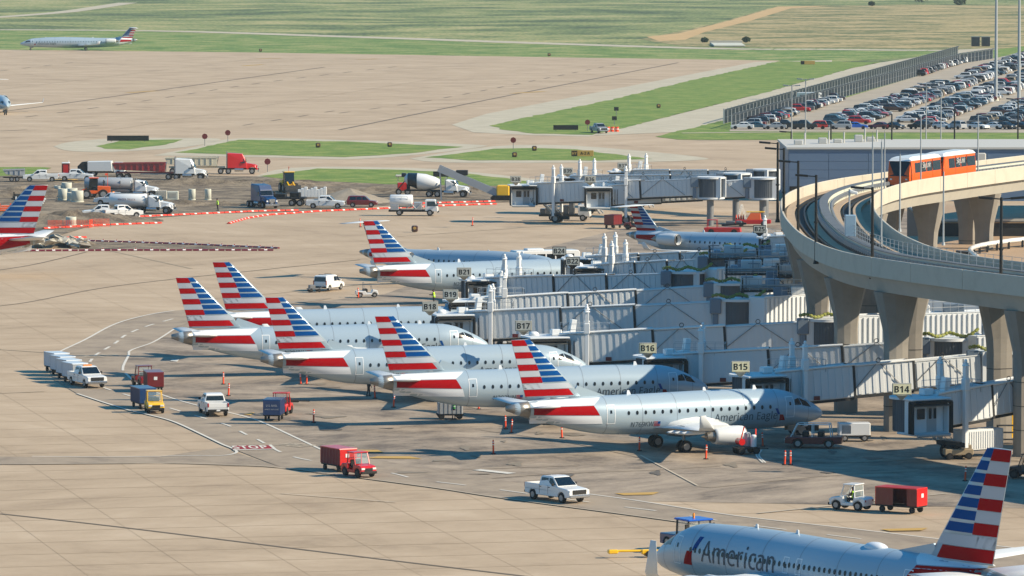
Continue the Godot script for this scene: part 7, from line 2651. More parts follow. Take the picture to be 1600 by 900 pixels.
	put("bed", MB.new().box(Vector3(0, 1.2, 0), Vector3(8.0, 0.3, 2.4), Basis.IDENTITY, 0.05), M.black_trim, o)
	for e in [[-1.0, 1.6, 4.0, 0.5, 1.8], [2.4, 1.7, 1.6, 0.7, 1.2], [-3.2, 1.5, 0.8, 0.4, 2.2]]:
		put("load", MB.new().box(Vector3(e[0], e[1], 0), Vector3(e[2], e[3], e[4]), Basis.IDENTITY, 0.06), M.black_trim, o)
	trailer_wheels(o, [2.0, 3.2])
	stand(o, 437, 322, -6)
	stand(pickup("white pickup facing right outside the long barrier row"), 509, 326, -4)
	o = thing("utility_car", "red utility car right of the white pickup by the barriers", "suv")
	var cp := [Vector2(-2.25, 1.02), Vector2(-2.05, 1.62), Vector2(-1.8, 1.72), Vector2(0.2, 1.72), Vector2(0.5, 1.64), Vector2(1.2, 1.0)]
	var ch := [0.88, 0.74, 0.7, 0.7, 0.72, 0.88]
	put("body", MB.new().extr(body_pts([Vector2(-2.3, 0.4), Vector2(-2.32, 1.05), Vector2(1.2, 1.02), Vector2(2.1, 0.92), Vector2(2.3, 0.7), Vector2(2.3, 0.4)], [1.4, -1.4], 0.4, 0.36), 0.93, 0.05), M.dark_red, o)
	put("cab", MB.new().extr(cp, ch, 0.04), M.dark_red, o)
	glaze(o, cp, ch, 4, 0, [[-1.9, -0.9, -0.9, -1.75], [-0.8, 0.0, 0.0, -0.8], [0.1, 0.95, 0.5, 0.1]], 1.1, 1.6)
	lights(o, 2.26, 0.8, 0.7, -2.3, 0.95, 0.82, 0.16, 0.3)
	for x in [1.4, -1.4]:
		for s in [-1.0, 1.0]:
			wheel(o, Vector3(x, 0.37, 0.8 * s), 0.37, 0.24)
	stand(o, 566, 324, -3)
	# concrete mixer
	o = thing("mixer_truck", "concrete mixer truck with white and navy drum facing right", "truck", "trucks in the works area")
	lorry_cab(o, 3.4, "white_paint", false)
	var m := MB.new()
	var rs := []
	for e in [[-3.6, 2.9, 0.5], [-3.0, 2.75, 0.95], [-1.6, 2.45, 1.25], [-0.2, 2.3, 1.25], [1.2, 2.15, 0.95], [2.0, 2.1, 0.6]]:
		var r := PackedVector3Array()
		for j in 20:
			r.append(Vector3(e[0] - sin(0.16) * cos(TAU * j / 20) * -0.2, e[1] + cos(TAU * j / 20) * e[2], sin(TAU * j / 20) * e[2]))
		rs.append(r)
	put("drum", m.loft(rs), M.white_paint, o)
	m = MB.new()
	rs = []
	for e in [[-3.05, 2.76, 0.97], [-1.55, 2.44, 1.275]]:
		var r := PackedVector3Array()
		for j in 20:
			r.append(Vector3(e[0], e[1] + cos(TAU * j / 20) * e[2], sin(TAU * j / 20) * e[2]))
		rs.append(r)
	put("navy_band", m.loft(rs, false, false), M.navy_paint, o)
	put("chute", MB.new().bar(Vector3(-3.6, 2.4, 0), Vector3(-4.6, 1.2, 0), 0.6, 0.15).box(Vector3(-3.7, 3.4, 0), Vector3(0.7, 0.6, 0.9), Basis.IDENTITY, 0.06), M.navy_paint, o)
	put("frame", MB.new().bar(Vector3(-3.6, 1.0, 0.4), Vector3(2.0, 1.0, 0.4), 0.2).bar(Vector3(-3.6, 1.0, -0.4), Vector3(2.0, 1.0, -0.4), 0.2).bar(Vector3(-3.0, 1.0, 0), Vector3(-3.0, 2.0, 0), 0.5), M.black_trim, o)
	stand(o, 668, 308, -6)
	o = thing("conveyor_paver", "long grey conveyor raised over the mixer with yellow machine end", "conveyor")
	m = MB.new()
	for s in [-1.0, 1.0]:
		m.bar(Vector3(-5.6, 4.9, 0.55 * s), Vector3(3.6, 1.0, 0.55 * s), 0.12, 1.05)
		m.bar(Vector3(-5.2, 0.0, 0.5 * s), Vector3(-5.4, 4.6, 0.5 * s), 0.14)
	m.bar(Vector3(-5.6, 4.8, 0), Vector3(3.6, 0.9, 0), 1.0, 0.15)
	for k in 10:
		m.bar(Vector3(-5.4 + k * 0.95, 5.1 - k * 0.4, -0.55), Vector3(-5.4 + k * 0.95, 5.1 - k * 0.4, 0.55), 0.12)
	put("conveyor", m, M.silver_paint, o)
	put("engine_housing", MB.new().box(Vector3(4.4, 1.5, 0), Vector3(2.0, 1.7, 1.8), Basis.IDENTITY, 0.15), M.yellow_paint, o)
	put("hopper", MB.new().box(Vector3(-2.0, 4.2, -0.2), Vector3(1.8, 0.8, 1.2), Basis.IDENTITY, 0.06), M.steel_dark, o)
	for s in [-1.0, 1.0]:
		put("crawler", MB.new().extr([Vector2(2.4, 0.35), Vector2(2.8, 0.75), Vector2(5.4, 0.75), Vector2(5.8, 0.35), Vector2(5.4, 0.0), Vector2(2.8, 0.0)], 0.25, 0.03, 0.8 * s), M.rubber, o)
	stand(o, 742, 313, -4)
	o = thing("concrete_spreader", "small red and white machine left of the mixer drum", "machine")
	put("body", MB.new().box(Vector3(0, 1.3, 0), Vector3(1.8, 1.3, 1.4), Basis.IDENTITY, 0.1), M.red_paint, o)
	put("canopy", MB.new().box(Vector3(0.1, 3.0, 0), Vector3(2.6, 0.3, 1.6), Basis.IDENTITY, 0.08).bar(Vector3(-0.8, 1.8, 0.5), Vector3(-0.8, 3.0, 0.5), 0.1).bar(Vector3(0.8, 1.8, 0.5), Vector3(0.8, 3.0, 0.5), 0.1), M.cream_paint, o)
	for x in [0.7, -0.7]:
		for s in [-1.0, 1.0]:
			wheel(o, Vector3(x, 0.5, 0.7 * s), 0.5, 0.3)
	stand(o, 630, 305, 0)
	# loose materials
	var where := ["left rear", "tall middle", "right rear", "front left", "front middle", "front right"]
	var pp := [[92, 303], [104, 303], [112, 307], [98, 313], [113, 314], [121, 316]]
	for i in 6:
		ring_pipe("concrete pipe standing in the cluster of six, %s one" % where[i], at(pp[i][0], pp[i][1]), 0.72 + 0.1 * (i % 3), 1.3 + 0.5 * (i % 2))
	ring_pipe("concrete pipe standing alone, left of a pair before the bank", at(300, 313), 0.55, 1.75)
	ring_pipe("concrete pipe standing alone, right of a pair before the bank", at(325, 313), 0.5, 1.75)
	ring_pipe("concrete pipe standing between orange fence and white pickups", at(111, 353), 0.75, 1.3)
	for e in [[252, 311, "shaded grey concrete box left of the pale one", "concrete_grey"], [270, 312, "pale concrete box beside the silver tank truck", "concrete_pale"]]:
		o = thing("concrete_box", e[2], "concrete block", "concrete boxes", at(e[0], e[1]))
		put("block", MB.new().box(Vector3(0, 0.65, 0), Vector3(1.7, 1.3, 1.5), Basis.IDENTITY, 0.04), M[e[3]], o)
		put("recess", MB.new().box(Vector3(0, 0.7, 0.76), Vector3(1.1, 0.7, 0.03), Basis.IDENTITY, 0.01), M.concrete_grey, o)
	for i in 9:
		o = thing("white_block", "white packed block, %s from left in the stack behind the white pickup" % ordinal(i + 1), "block", "white packed blocks", at(468 + i * 5.0, 308))
		put("pack", MB.new().box(Vector3(0, 0.6 + 0.1 * (i % 3), 0), Vector3(0.5, 1.2 + 0.2 * (i % 3), 0.9), Basis.IDENTITY, 0.05), M.white_paint, o)
	structure("gravel_pile", pile(at(545, 316), 5.5, 2.2, 71), M.gravel)
	# rubble beside the striped tail
	var rng := RandomNumberGenerator.new()
	rng.seed = 77
	for i in 46:
		var u := rng.randf_range(-1, 1)
		var p := at(95 + u * 42, 384 + rng.randf_range(-3, 4))
		var h := (1.0 - absf(u)) * 1.0
		o = thing("broken_slab", "broken concrete slab, %s from left in the rubble heap" % ordinal(i + 1), "rubble", "broken slabs in the rubble heap", p + Vector3(0, 0.25 + h * rng.randf_range(0.2, 1.0), 0))
		o.rotation = Vector3(rng.randf_range(-0.5, 0.5), rng.randf_range(0, TAU), rng.randf_range(-0.5, 0.5))
		var s := rng.randf_range(0.5, 1.1)
		var mm := MB.new()
		mm.extr([Vector2(-s, -0.15), Vector2(-s * 0.8, 0.25), Vector2(s * 0.4, 0.32), Vector2(s, 0.05), Vector2(s * 0.7, -0.2)], [s * 0.7, s * 0.5, s * 0.6, s * 0.4, s * 0.7], 0.04)
		put("slab", mm, M.concrete_grey if i % 3 else M.pier_concrete, o)
	heap("earth_bank", "dirt", at(95, 384), 6.0, 5.0, 1.3, 31)
	# orange mesh fence
	o = thing("safety_fence", "orange mesh safety fence round the concrete pipe", "fence", "", at(115, 356))
	m = MB.new()
	var q := MB.new()
	for e in [[-3.6, 1.6], [-1.4, 1.2], [2.2, 0.6], [2.6, -2.0], [5.0, -2.4]]:
		q.bar(Vector3(e[0], 0, e[1]), Vector3(e[0], 1.25, e[1]), 0.05)
	var fp := [Vector3(-3.6, 0, 1.6), Vector3(-1.4, 0, 1.2), Vector3(2.2, 0, 0.6), Vector3(2.6, 0, -2.0), Vector3(5.0, 0, -2.4)]
	for i in 4:
		for k in 7:
			m.bar(fp[i] + Vector3(0, 0.1 + k * 0.17, 0), fp[i + 1] + Vector3(0, 0.1 + k * 0.17, 0), 0.035)
		for k in 12:
			var a: Vector3 = fp[i].lerp(fp[i + 1], k / 12.0)
			m.bar(a, a + Vector3(0, 1.15, 0), 0.03)
	put("post", q, M.steel, o)
	put("mesh", m, M.delineator, o)
	for e in [[38, 313, "black steel frame lying left of the concrete pipes", "black_trim", 4.0], [44, 320, "white rolled tarpaulin lying before the black frame", "white_paint", 4.6], [8, 331, "rusty orange plate lying at the left edge", "orange_paint", 2.0]]:
		o = thing("material_pile", e[2], "building material", "", at(e[0], e[1]), 8)
		m = MB.new()
		for k in 3:
			m.box(Vector3(0.2 * k, 0.25 + 0.3 * k, 0), Vector3(e[4], 0.22, 1.2 - 0.2 * k), Basis.IDENTITY, 0.05)
		for x in [-0.4, 0.4]:
			m.box(Vector3(e[4] * x, 0.7, 0.3), Vector3(0.2, 1.2, 0.2))
		put("stack", m, M[e[3]], o)
	for i in 5:
		var y: float = [282, 286, 281, 287, 284][i]
		o = thing("yellow_mat", "yellow ground mat, %s from left before the dump trucks" % ordinal(i + 1), "mat", "yellow ground mats", at([100, 135, 160, 300, 330][i], y))
		put("sheet", MB.new().box(Vector3(0, 0.12, 0), Vector3(4.2, 0.1, 2.4), Basis.IDENTITY.rotated(Vector3.UP, 0.3), 0.04), M.line_yellow, o)

func wheel_loader(label: String, paint: String) -> Node3D:
	var o := thing("wheel_loader", label, "loader", "wheel loaders of the works")
	put("body", MB.new().extr([Vector2(-2.6, 0.8), Vector2(-2.6, 1.9), Vector2(-0.6, 2.0), Vector2(-0.6, 1.3), Vector2(1.6, 1.3), Vector2(1.6, 0.8)], 0.9, 0.08), M[paint], o)
	put("cab", MB.new().extr([Vector2(-0.7, 1.9), Vector2(-0.7, 3.2), Vector2(0.6, 3.2), Vector2(0.8, 1.4), Vector2(-0.6, 1.4)], 0.75, 0.06), M.glass, o)
	put("cab_roof", MB.new().box(Vector3(-0.05, 3.25, 0), Vector3(1.6, 0.14, 1.7), Basis.IDENTITY, 0.04), M[paint], o)
	var m := MB.new()
	for s in [-1.0, 1.0]:
		m.bar(Vector3(1.0, 1.6, 0.45 * s), Vector3(3.0, 0.7, 0.45 * s), 0.18, 0.3)
	put("lift_arm", m, M[paint], o)
	put("bucket", MB.new().extr([Vector2(2.9, 0.2), Vector2(2.8, 1.2), Vector2(3.1, 1.25), Vector2(3.3, 0.5), Vector2(4.1, 0.15)], 1.3, 0.04), M.steel_dark, o)
	put("exhaust_stack", MB.new().cyl(Vector3(-1.6, 1.9, 0.4), Vector3(-1.6, 2.9, 0.4), 0.08), M.steel_dark, o)
	put("flag", MB.new().cyl(Vector3(-2.2, 2.0, -0.5), Vector3(-2.2, 4.0, -0.5), 0.03).box(Vector3(-2.0, 3.8, -0.5), Vector3(0.4, 0.3, 0.03)), M.delineator, o)
	for x in [1.1, -1.5]:
		for s in [-1.0, 1.0]:
			wheel(o, Vector3(x, 0.75, 0.95 * s), 0.75, 0.5, "rim")
	return o

func ring_pipe(label: String, p: Vector3, r: float, h: float) -> void:
	var o := thing("concrete_pipe", label, "concrete pipe", "concrete pipes of the works", p)
	var m := MB.new()
	var rs := []
	for e in [[0.0, 1.0], [h - 0.05, 1.0], [h, 0.97], [h, 0.84], [h - 0.6, 0.82]]:
		var ring := PackedVector3Array()
		for j in 20:
			ring.append(Vector3(cos(TAU * j / 20) * r * e[1], e[0], sin(TAU * j / 20) * r * e[1]))
		rs.append(ring)
	put("pipe", m.loft(rs), M.concrete_pale, o)
	put("collar", MB.new().cyl(Vector3(0, 0.02, 0), Vector3(0, 0.22, 0), r * 1.08, -1.0, 20), M.concrete_pale, o)

func pile(c: Vector3, r: float, h: float, sd: int) -> MB:
	var m := MB.new()
	var nz := noise(0.5, 4, sd)
	var rs := []
	for i in 9:
		var k := i / 8.0
		var ring := PackedVector3Array()
		for j in 28:
			var a := TAU * j / 28
			var rr := r * (1.0 - k * 0.97) * (1.0 + 0.25 * nz.get_noise_2d(cos(a) * 3.0 + k, sin(a) * 3.0))
			ring.append(c + Vector3(cos(a) * rr * 1.3, h * k + 0.12 * nz.get_noise_2d(a * 9.0, k * 20.0) - 0.05, sin(a) * rr))
		rs.append(ring)
	return m.loft(rs, false, true)

func parking() -> void:
	var rng := RandomNumberGenerator.new()
	rng.seed = 2024
	var P := at(1130, 187)
	var Q := at(1495, 82)
	var along := (Q - P).normalized()
	var right := Vector3(-along.z, 0, along.x)
	if right.x < 0:
		right = -right
	var yaw := rad_to_deg(atan2(-right.z, right.x))
	# two chain link fences
	for e in [[1131, 194, 1497, 88, "tall chain link security fence along the perimeter road"], [1143, 202, 1400, 129, 1500, 100, 1552, 92, "second chain link fence along the parking lot edge"]]:
		var w := pix(e.slice(0, e.size() - 1))
		var o := thing("security_fence", e[e.size() - 1], "fence", "chain link fences", w[0])
		var m := MB.new()
		var pm := MB.new()
		var cnt := 0
		for i in w.size() - 1:
			var a: Vector3 = w[i] - w[0]
			var b: Vector3 = w[i + 1] - w[0]
			var l := a.distance_to(b)
			var d := (b - a) / l
			var n := int(l / 0.34)
			for k in n:
				var p := a + d * (k * 0.34)
				m.bar(p, p + Vector3(0, 2.7, 0), 0.06)
				if k % 2 == 0:
					m.bar(p + Vector3(0, 2.7, 0), p + Vector3(0, 3.1, 0) + right * 0.35, 0.05)
			for h in [0.1, 1.4, 2.7, 2.9, 3.1]:
				m.bar(a + Vector3(0, h, 0) + right * maxf(0.0, (h - 2.7) * 0.8), b + Vector3(0, h, 0) + right * maxf(0.0, (h - 2.7) * 0.8), 0.07)
			n = int(l / 6.0)
			for k in n + 1:
				var p := a + d * (k * 6.0)
				put("post", MB.new().cyl(p, p + Vector3(0, 3.2, 0), 0.09, -1.0, 6), M.steel_light, o)
		put("chain_link", m, M.chain_link, o).set_meta("kind", "stuff")
		if w.size() == 2:
			var mm := MB.new()
			mm.bar(Vector3.ZERO, Vector3(0, 3.2, 0), 0.3)
			put("end_post", mm, M.steel_light, o)
	# cars
	var paints := ["white_paint", "white_paint", "white_paint", "white_paint", "white_paint", "silver_paint", "silver_paint", "silver_paint", "grey_paint", "black_paint", "black_paint", "black_paint", "navy_paint", "navy_paint", "teal_paint", "red_paint", "dark_red", "tan_paint", "brown_paint", "grey_paint"]
	var called := {"white_paint": "white", "silver_paint": "silver", "grey_paint": "grey", "black_paint": "black", "navy_paint": "navy blue", "teal_paint": "teal", "red_paint": "bright red", "dark_red": "dark red", "blue_paint": "bright blue", "tan_paint": "tan", "brown_paint": "brown"}
	var kinds := ["saloon", "utility car", "hatchback", "pickup"]
	var spots := []   # [position, angle, row words, place in the row]
	# the row along the grass verge, broadside to the view
	var n := 0
	for x in [1160, 1184, 1211, 1226, 1240, 1256, 1275, 1296, 1313, 1338, 1374, 1398, 1436, 1473, 1493, 1528, 1551, 1573, 1592, 1612]:
		n += 1
		spots.append([at(x, 202.5 - 0.2 * (n % 3)), yaw + 180.0 * (n % 2) + (3 if x < 1350 else -38 + 8 * (n % 3)), "in the front row along the grass verge", n])
	var rows := [[11.0, [1172.0, 1330.0], [1520.0, 1660.0]], [25.5, [1200.0, 1800.0]], [31.0, [1195.0, 1800.0]], [40.0, [1205.0, 1800.0]], [45.5, [1190.0, 1800.0]], [56.0, [1190.0, 1800.0]], [61.5, [1190.0, 1800.0]], [71.0, [1190.0, 1800.0]], [76.5, [1190.0, 1800.0]], [87.0, [1190.0, 1800.0]], [92.5, [1190.0, 1800.0]], [103.0, [1190.0, 1800.0]], [108.5, [1190.0, 1800.0]]]
	var rw := 0
	var gaps := noise(0.03, 2, 91)
	for r in rows:
		rw += 1
		n = 0
		for seg in r.slice(1):
			var d: float = seg[0]
			while d < seg[1]:
				var t: float = (d + P.z) / -along.z
				var p: Vector3 = P + along * t + right * r[0]
				d += 2.95
				var px := 800.0 + p.x / -p.z * FPX
				if px > 1625 or gaps.get_noise_2d(d * 1.0, r[0] * 3.0) > 0.28 or rng.randf() < (0.1 if d < 1500 else 0.2):
					continue
				# an aisle crosses the rows
				if absf(d - 1400.0) < 5.0 or (rw == 2 and d > 1440 and d < 1500):
					continue
				n += 1
				spots.append([p + right * rng.randf_range(-0.3, 0.3), yaw + (180.0 if rng.randf() < 0.5 else 0.0) + rng.randf_range(-2, 2), "in the %s row from the fence" % ordinal(rw), n])
	spots.sort_custom(func(a, b): return (a[0] as Vector3).z > (b[0] as Vector3).z)
	var rest := []
	for i in spots.size():
		var s: Array = spots[i]
		var k: int = [0, 0, 1, 1, 1, 2, 3][rng.randi() % 7]
		var pn: String = paints[rng.randi() % paints.size()]
		if s[2].contains("verge") and s[3] == 10:
			pn = "blue_paint"
			k = 0
		if i < 292:
			lot_car(k, M[pn], "%s %s, %s %s" % [called[pn], kinds[k], ordinal(s[3]), s[2]], s[0] + Vector3(0, 0.1, 0), s[1])
		else:
			rest.append([s, k, (M[pn] as StandardMaterial3D).albedo_color])
	# everything beyond the nearest three hundred is one mass
	var mm := MultiMesh.new()
	mm.transform_format = MultiMesh.TRANSFORM_3D
	mm.use_colors = true
	mm.mesh = far_car()
	mm.instance_count = rest.size()
	for i in rest.size():
		var s: Array = rest[i][0]
		mm.set_instance_transform(i, Transform3D(Basis(Vector3.UP, deg_to_rad(s[1])), s[0] + Vector3(0, 0.1, 0)))
		mm.set_instance_color(i, (rest[i][2] as Color).srgb_to_linear())
	var mi := MultiMeshInstance3D.new()
	mi.name = "distant_parked_cars"
	mi.multimesh = mm
	var vm := StandardMaterial3D.new()
	vm.vertex_color_use_as_albedo = true
	vm.roughness = 0.35
	mi.material_override = vm
	add_child(mi)
	mi.set_meta("kind", "stuff")
	tag(mi, "dense far rows of parked cars at the back of the lot", "parked cars")
	# a camper among the cars
	var o := thing("camper_van", "white camper van at the end of the row along the fence", "camper van", "", at(1268, 163), yaw)
	put("body", MB.new().extr(body_pts([Vector2(-3.2, 0.5), Vector2(-3.2, 2.7), Vector2(1.6, 2.8), Vector2(2.3, 2.4), Vector2(1.7, 1.8), Vector2(3.0, 1.2), Vector2(3.2, 0.5)], [2.1, -1.9], 0.45, 0.4), 1.1, 0.08), M.white_paint, o)
	for x in [-2.0, -0.4]:
		for s in [-1.0, 1.0]:
			put("window", MB.new().box(Vector3(x, 1.9, 1.11 * s), Vector3(0.9, 0.6, 0.03)), M.glass, o)
	for x in [2.1, -1.9]:
		for s in [-1.0, 1.0]:
			wheel(o, Vector3(x, 0.4, 0.95 * s), 0.4, 0.26)

func far_car() -> ArrayMesh:   # a whole car in one mesh, its glass and tyres dark by vertex colour
	var st := SurfaceTool.new()
	st.begin(Mesh.PRIMITIVE_TRIANGLES)
	var parts := []
	var b := MB.new()
	b.extr([Vector2(-2.3, 0.35), Vector2(-2.3, 0.95), Vector2(0.9, 0.98), Vector2(2.1, 0.85), Vector2(2.3, 0.35)], 0.9, 0.05)
	var c := lot_cabin(1, 2.35)
	b.extr(c[0], c[1], 0.03)
	parts.append([b, Color.WHITE])
	var g := MB.new()
	for s in [-1.0, 1.0]:
		panel(g, Vector3(-1.9, 1.14, 0.84 * s), Vector3(0.7, 1.14, 0.84 * s), Vector3(0.2, 1.62, 0.735 * s), Vector3(-1.8, 1.62, 0.735 * s))
		for x in [1.4, -1.4]:
			g.cyl(Vector3(x, 0.33, 0.72 * s), Vector3(x, 0.33, 0.92 * s), 0.33, -1.0, 8)
	parts.append([g, Color(0.02, 0.025, 0.03)])
	var arr := []
	var vs := PackedVector3Array()
	var ns := PackedVector3Array()
	var cs := PackedColorArray()
	for p in parts:
		var a: Array = (p[0] as MB).fin().surface_get_arrays(0)
		var v: PackedVector3Array = a[Mesh.ARRAY_VERTEX]
		var nn: PackedVector3Array = a[Mesh.ARRAY_NORMAL]
		for i in v.size():
			vs.append(v[i])
			ns.append(nn[i])
			cs.append(p[1])
	arr.resize(Mesh.ARRAY_MAX)
	arr[Mesh.ARRAY_VERTEX] = vs
	arr[Mesh.ARRAY_NORMAL] = ns
	arr[Mesh.ARRAY_COLOR] = cs
	var am := ArrayMesh.new()
	am.add_surface_from_arrays(Mesh.PRIMITIVE_TRIANGLES, arr)
	return am

func signs() -> void:
	# taxiway boards, stop discs and lights in the grass
	for e in [[200, 222, 8.0, 1.0, "black_trim", "", "black taxiway board on the leftmost grass island"], [884, 205, 5.0, 0.95, "black_trim", "", "black taxiway board left of the silver pickup on the grass"], [910, 246, 4.0, 1.05, "line_yellow", "HY A-2 A", "yellow and black taxiway board on the right grass island"], [1262, 102, 4.0, 1.0, "line_yellow", "", "distant yellow and black taxiway board on the long grass wedge"], [689, 279, 2.6, 0.9, "black_trim", "", "black board standing behind the raised conveyor"]]:
		var o := thing("taxiway_board", e[6], "taxiway sign", "taxiway boards", at(e[0], e[1]))
		put("board", MB.new().box(Vector3(0, 0.75, 0), Vector3(e[2], e[3], 0.25), Basis.IDENTITY, 0.02), M[e[4]], o)
		var m := MB.new()
		for k in [-0.4, 0.4]:
			m.bar(Vector3(e[2] * k, 0, 0), Vector3(e[2] * k, 0.4, 0), 0.1)
		put("leg", m, M.steel, o)
		if e[4] == "line_yellow":
			put("black_panel", MB.new().box(Vector3(-e[2] * 0.36, 0.75, 0.13), Vector3(e[2] * 0.26, e[3] * 0.94, 0.02)), M.black_ink, o)
		if e[5] != "":
			put("sign_letters", lettering("A-2 A", 0.5, true), M.black_ink, o, Vector3(e[2] * 0.12, 0.5, 0.14))
			put("sign_letters", lettering("HY", 0.5, true), M.line_yellow, o, Vector3(-e[2] * 0.36, 0.5, 0.15))
	for e in [[320, 228, "left of two discs at the second grass island"], [356, 222, "right of two discs at the second grass island"], [802, 234, "on the right grass island beside a small light"], [418, 269, "above the works bank"], [918, 205, "on the grass wedge left of the silver pickup"]]:
		var o := thing("stop_disc", "dark red disc sign %s" % e[2], "sign", "disc signs on the grass", at(e[0], e[1]))
		put("pole", MB.new().cyl(Vector3.ZERO, Vector3(0, 1.6, 0), 0.06), M.steel, o)
		put("disc", MB.new().cyl(Vector3(0, 1.8, 0.03), Vector3(0, 1.8, 0.1), 0.55, -1.0, 8), M.dark_red, o)
	for e in [[497, 231, "on the second grass island"], [609, 230, "right of centre on the second grass island"], [835, 236, "behind the right grass island"], [804, 246, "front light on the right grass island"], [407, 81, "at the far grass edge, left one"], [858, 88, "at the far grass edge, right one"], [1029, 169, "on the long grass wedge"], [648, 363, "alone on the concrete behind the striped tails"]]:
		var o := thing("ground_light", "small squat airfield light box %s" % e[2], "airfield light", "airfield light boxes", at(e[0], e[1]))
		put("housing", MB.new().box(Vector3(0, 0.5, 0), Vector3(0.9, 0.9, 0.6), Basis.IDENTITY, 0.15), M.brown_paint, o)
		put("lens", MB.new().cyl(Vector3(0, 0.6, 0.28), Vector3(0, 0.6, 0.36), 0.22, -1.0, 10), M.line_yellow, o)
	var o := stand(pickup("silver pickup parked on the grass tip beside orange barrels", "", "silver_paint"), 936, 208, -70)
	for i in 3:
		var b := thing("orange_barrel", "orange barrel, %s from left beside the silver pickup" % ordinal(i + 1), "barrel", "orange barrels", at(950 + i * 7, 206))
		put("drum", MB.new().cyl(Vector3.ZERO, Vector3(0, 1.0, 0), 0.42, 0.36, 12), M.delineator, b)
		put("band", MB.new().cyl(Vector3(0, 0.5, 0), Vector3(0, 0.65, 0), 0.41, -1.0, 12, false), M.barrier_white, b)
	for e in [[963, 181, "above the silver pickup"], [960, 196, "just behind the orange barrels"]]:
		var s := thing("black_panel_sign", "black square sign on a pole %s" % e[1 + 1], "sign", "black square signs", at(e[0], e[1]))
		put("pole", MB.new().cyl(Vector3.ZERO, Vector3(0, 1.2, 0), 0.07), M.steel, s)
		put("panel", MB.new().box(Vector3(0, 1.5, 0), Vector3(1.0, 0.8, 0.1), Basis.IDENTITY, 0.02), M.black_trim, s)
	# train
	var t := train_car("front orange train car with dark end window heading left", Vector3.ZERO, 0)
	seat_train(t, 0.0)
	seat_train(t2_car(), 12.1)

func t2_car() -> Node3D:
	return train_car("rear orange train car coupled behind the first", Vector3.ZERO, 0)

func seat_train(t: Node3D, back: float) -> void:   # puts a car on the inner track, some metres back along the rail
	var u := 6.9
	var run := 0.0
	var i := 0
	while on_way(i, u, 0).z > -645.0:
		i += 1
	while run < back:
		run += on_way(i, u, 0).distance_to(on_way(i + 1, u, 0))
		i += 1
	var a := on_way(i - 1, u, 11.9)
	var b := on_way(i, u, 11.9)
	var seg := a.distance_to(b)
	t.position = b if back == 0.0 else b.lerp(a, (run - back) / seg)
	var d: Vector3 = way[i][2]
	t.rotation.y = atan2(d.z, -d.x)

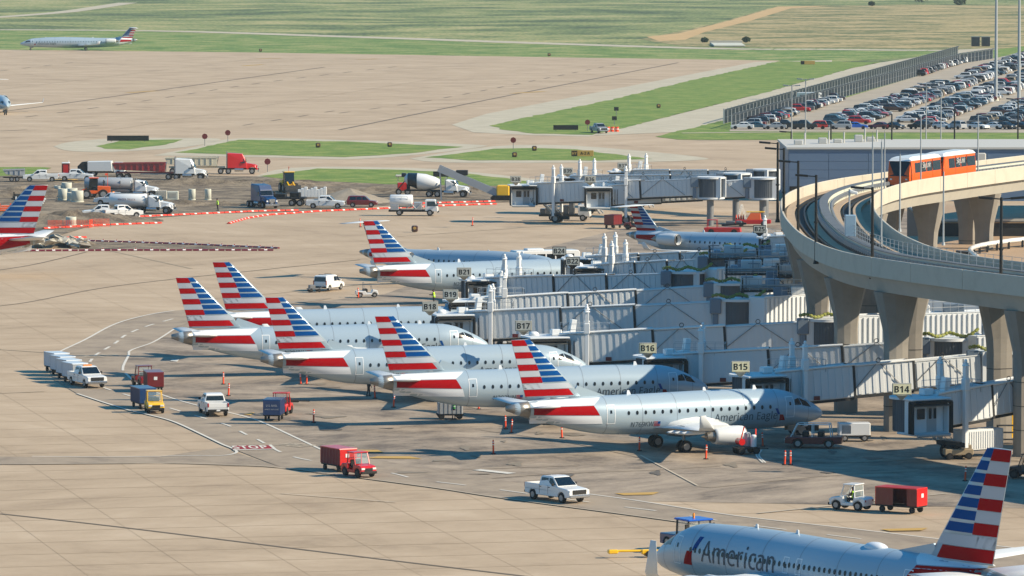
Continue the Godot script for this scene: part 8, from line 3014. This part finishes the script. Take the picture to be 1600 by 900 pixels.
func details() -> void:
	# black lamp posts along the guideway: [x, y of the foot, y of the top, height of the foot, arm, direction, words]
	for e in [[1215, 317, 222, 11.2, 180, "outermost on the left of the curve, with pale lamp"], [1224.6, 330, 231, 11.2, 180, "second from the left on the curve"], [1247, 352, 251, 11.2, 180, "third from the left on the curve"], [1275, 378, 273, 11.2, 180, "on the near left bend of the parapet"], [1363, 400, 292, 11.2, 180, "before the signal cabinet on the near parapet"], [1564, 424, 308, 11.2, 0, "nearest the right edge on the near parapet"]]:
		var a := at(e[0], e[1], 15.2)
		var s := 9000.0 / -a.z
		var o := lamp_post("black lamp post %s" % e[5], Vector3(a.x, 13.2, a.z), (e[1] - e[2]) / s + 2.0, 1.9, e[4], "black", 2 if e[4] == 0 else 1)
	for e in [[1236, 296, 205, 180, 0.0, "behind the curve at its left end"], [1298, 300, 193, 180, 0.0, "before the blue grey building, left"], [1393, 300, 178, 180, 0.0, "before the blue grey building, middle"], [1491, 290, 169, 180, 0.0, "before the blue grey building, right"], [1590, 290, 154, 180, 0.0, "before the blue grey building at the right edge"]]:
		var a := at(e[0], e[1], 0.0)
		var s := 9000.0 / -a.z
		lamp_post("black lamp post %s" % e[5], a, (e[1] - e[2]) / s, 1.9, e[3])
	for e in [[1237, 221, 133, "left of two between lot and building"], [1258.6, 221, 123, "right of two between lot and building"], [1447, 231, 130, "above the orange train"], [1470, 228, 138, "right of the one above the train"]]:
		var a := at(e[0], e[1], 0.0)
		var s := 9000.0 / -a.z
		lamp_post("pale lamp post %s" % e[3], a, (e[1] - e[2]) / s, 1.7, 165, "pale", 2)
	for e in [[1363, 350, 211, 14.3, "passing the middle of the track"], [1377, 384, 221, 14.3, "beside the signal cabinet"], [1382, 294, 208, 15.2, "at the tip of the inner parapet"], [1406, 352, 241, 15.2, "on the inner parapet of the bend"], [1438.6, 279, 182, 15.2, "in front of the train end window"], [1474, 373, 268, 15.2, "in front of the rear train car"], [1528, 264, 180, 15.2, "right of the train"]]:
		var a := at(e[0], e[1], e[3])
		var s := 9000.0 / -a.z
		plain_pole("slim grey pole %s" % e[4], a - Vector3(0, 0.6, 0), (e[1] - e[2]) / s + 0.6)
	var cp := at(1327, 360, 15.0)
	var o := thing("camera_pole", "short pale pole with white camera on the track walkway", "camera pole", "", cp)
	put("pole", MB.new().cyl(Vector3.ZERO, Vector3(0, 3.9, 0), 0.08, -1.0, 8), M.steel_light, o)
	put("camera", MB.new().box(Vector3(0.4, 3.6, 0), Vector3(0.8, 0.3, 0.3), Basis.IDENTITY.rotated(Vector3.FORWARD, 0.3), 0.06), M.white_paint, o)
	# high masts of the parking lot
	for e in [[1556, 158, "left high mast rising out of the parked cars"], [1592, 160, "right high mast rising out of the parked cars"]]:
		var a := at(e[0], e[1])
		o = thing("high_mast", "tall pale %s" % e[2], "light mast", "high masts of the lot", a)
		put("shaft", MB.new().cyl(Vector3.ZERO, Vector3(0, 36, 0), 0.42, 0.2, 12), M.post_grey, o)
		put("foot", MB.new().cyl(Vector3.ZERO, Vector3(0, 0.8, 0), 0.7, 0.6, 12), M.concrete_pale, o)
		put("lamp_ring", MB.new().cyl(Vector3(0, 35, 0), Vector3(0, 35.5, 0), 1.4, -1.0, 14), M.steel, o)
	# trees and shrubs of the far field
	var rng := RandomNumberGenerator.new()
	rng.seed = 5
	for e in [[1101, 66, 1.6, "dark green shrub left of the pale culvert"], [1166, 66, 1.8, "dark green shrub right of the pale culvert"], [1500, 8, 4.0, "far dark tree clump near the top right"], [1440, 4, 5.0, "dark tree row at the top right corner"], [1362, 9, 2.0, "lone shrub on the far tan field"]]:
		bush(e[3], at(e[0], e[1]), e[2], rng)
	o = thing("culvert_wall", "pale concrete culvert apron in the dry grass", "culvert", "", at(1137, 71))
	put("apron_slab", MB.new().box(Vector3(0, 0.25, 0), Vector3(10, 0.5, 30), Basis.IDENTITY, 0.1), M.concrete_pale, o)
	put("headwall", MB.new().box(Vector3(0, 0.6, -15), Vector3(10.5, 1.2, 0.5), Basis.IDENTITY, 0.05), M.concrete_grey, o)
	# a few low utility sheds by the far lot entrance
	for e in [[1524, 72, "left dark shed by the lot entrance"], [1540, 72, "right dark shed by the lot entrance"]]:
		o = thing("gate_shed", e[2], "shed", "sheds by the lot entrance", at(e[0], e[1]))
		put("wall", MB.new().box(Vector3(0, 1.4, 0), Vector3(2.6, 2.8, 2.6), Basis.IDENTITY, 0.05), M.navy_paint, o)
		put("roof", MB.new().box(Vector3(0, 2.9, 0), Vector3(2.9, 0.2, 2.9), Basis.IDENTITY, 0.04), M.grey_paint, o)

func bush(label: String, p: Vector3, r: float, rng: RandomNumberGenerator) -> void:
	var o := thing("shrub", label, "shrub", "shrubs of the far field", p)
	put("trunk", MB.new().cyl(Vector3.ZERO, Vector3(0.1, r * 0.6, 0), 0.14, 0.07, 7), mat("bark", Color(0.25, 0.19, 0.14), 0.9), o)
	var m := MB.new()
	for i in 420:
		var d := Vector3(rng.randfn(), rng.randfn() * 0.7, rng.randfn()).normalized() * r * 0.5 * pow(rng.randf(), 0.4)
		var c := Vector3(d.x * 1.5, r * 0.5 + d.y, d.z)
		var a := Vector3(rng.randfn(), rng.randfn(), rng.randfn()).normalized() * 0.4
		var b := Vector3(rng.randfn(), rng.randfn(), rng.randfn()).normalized() * 0.3
		m.q(c - a, c + b, c + a, c - b)
	m.done(false, Vector3(0, -9, 0))
	put("crown", m, mat("leaf", Color(0.2, 0.28, 0.14), 0.9), o)
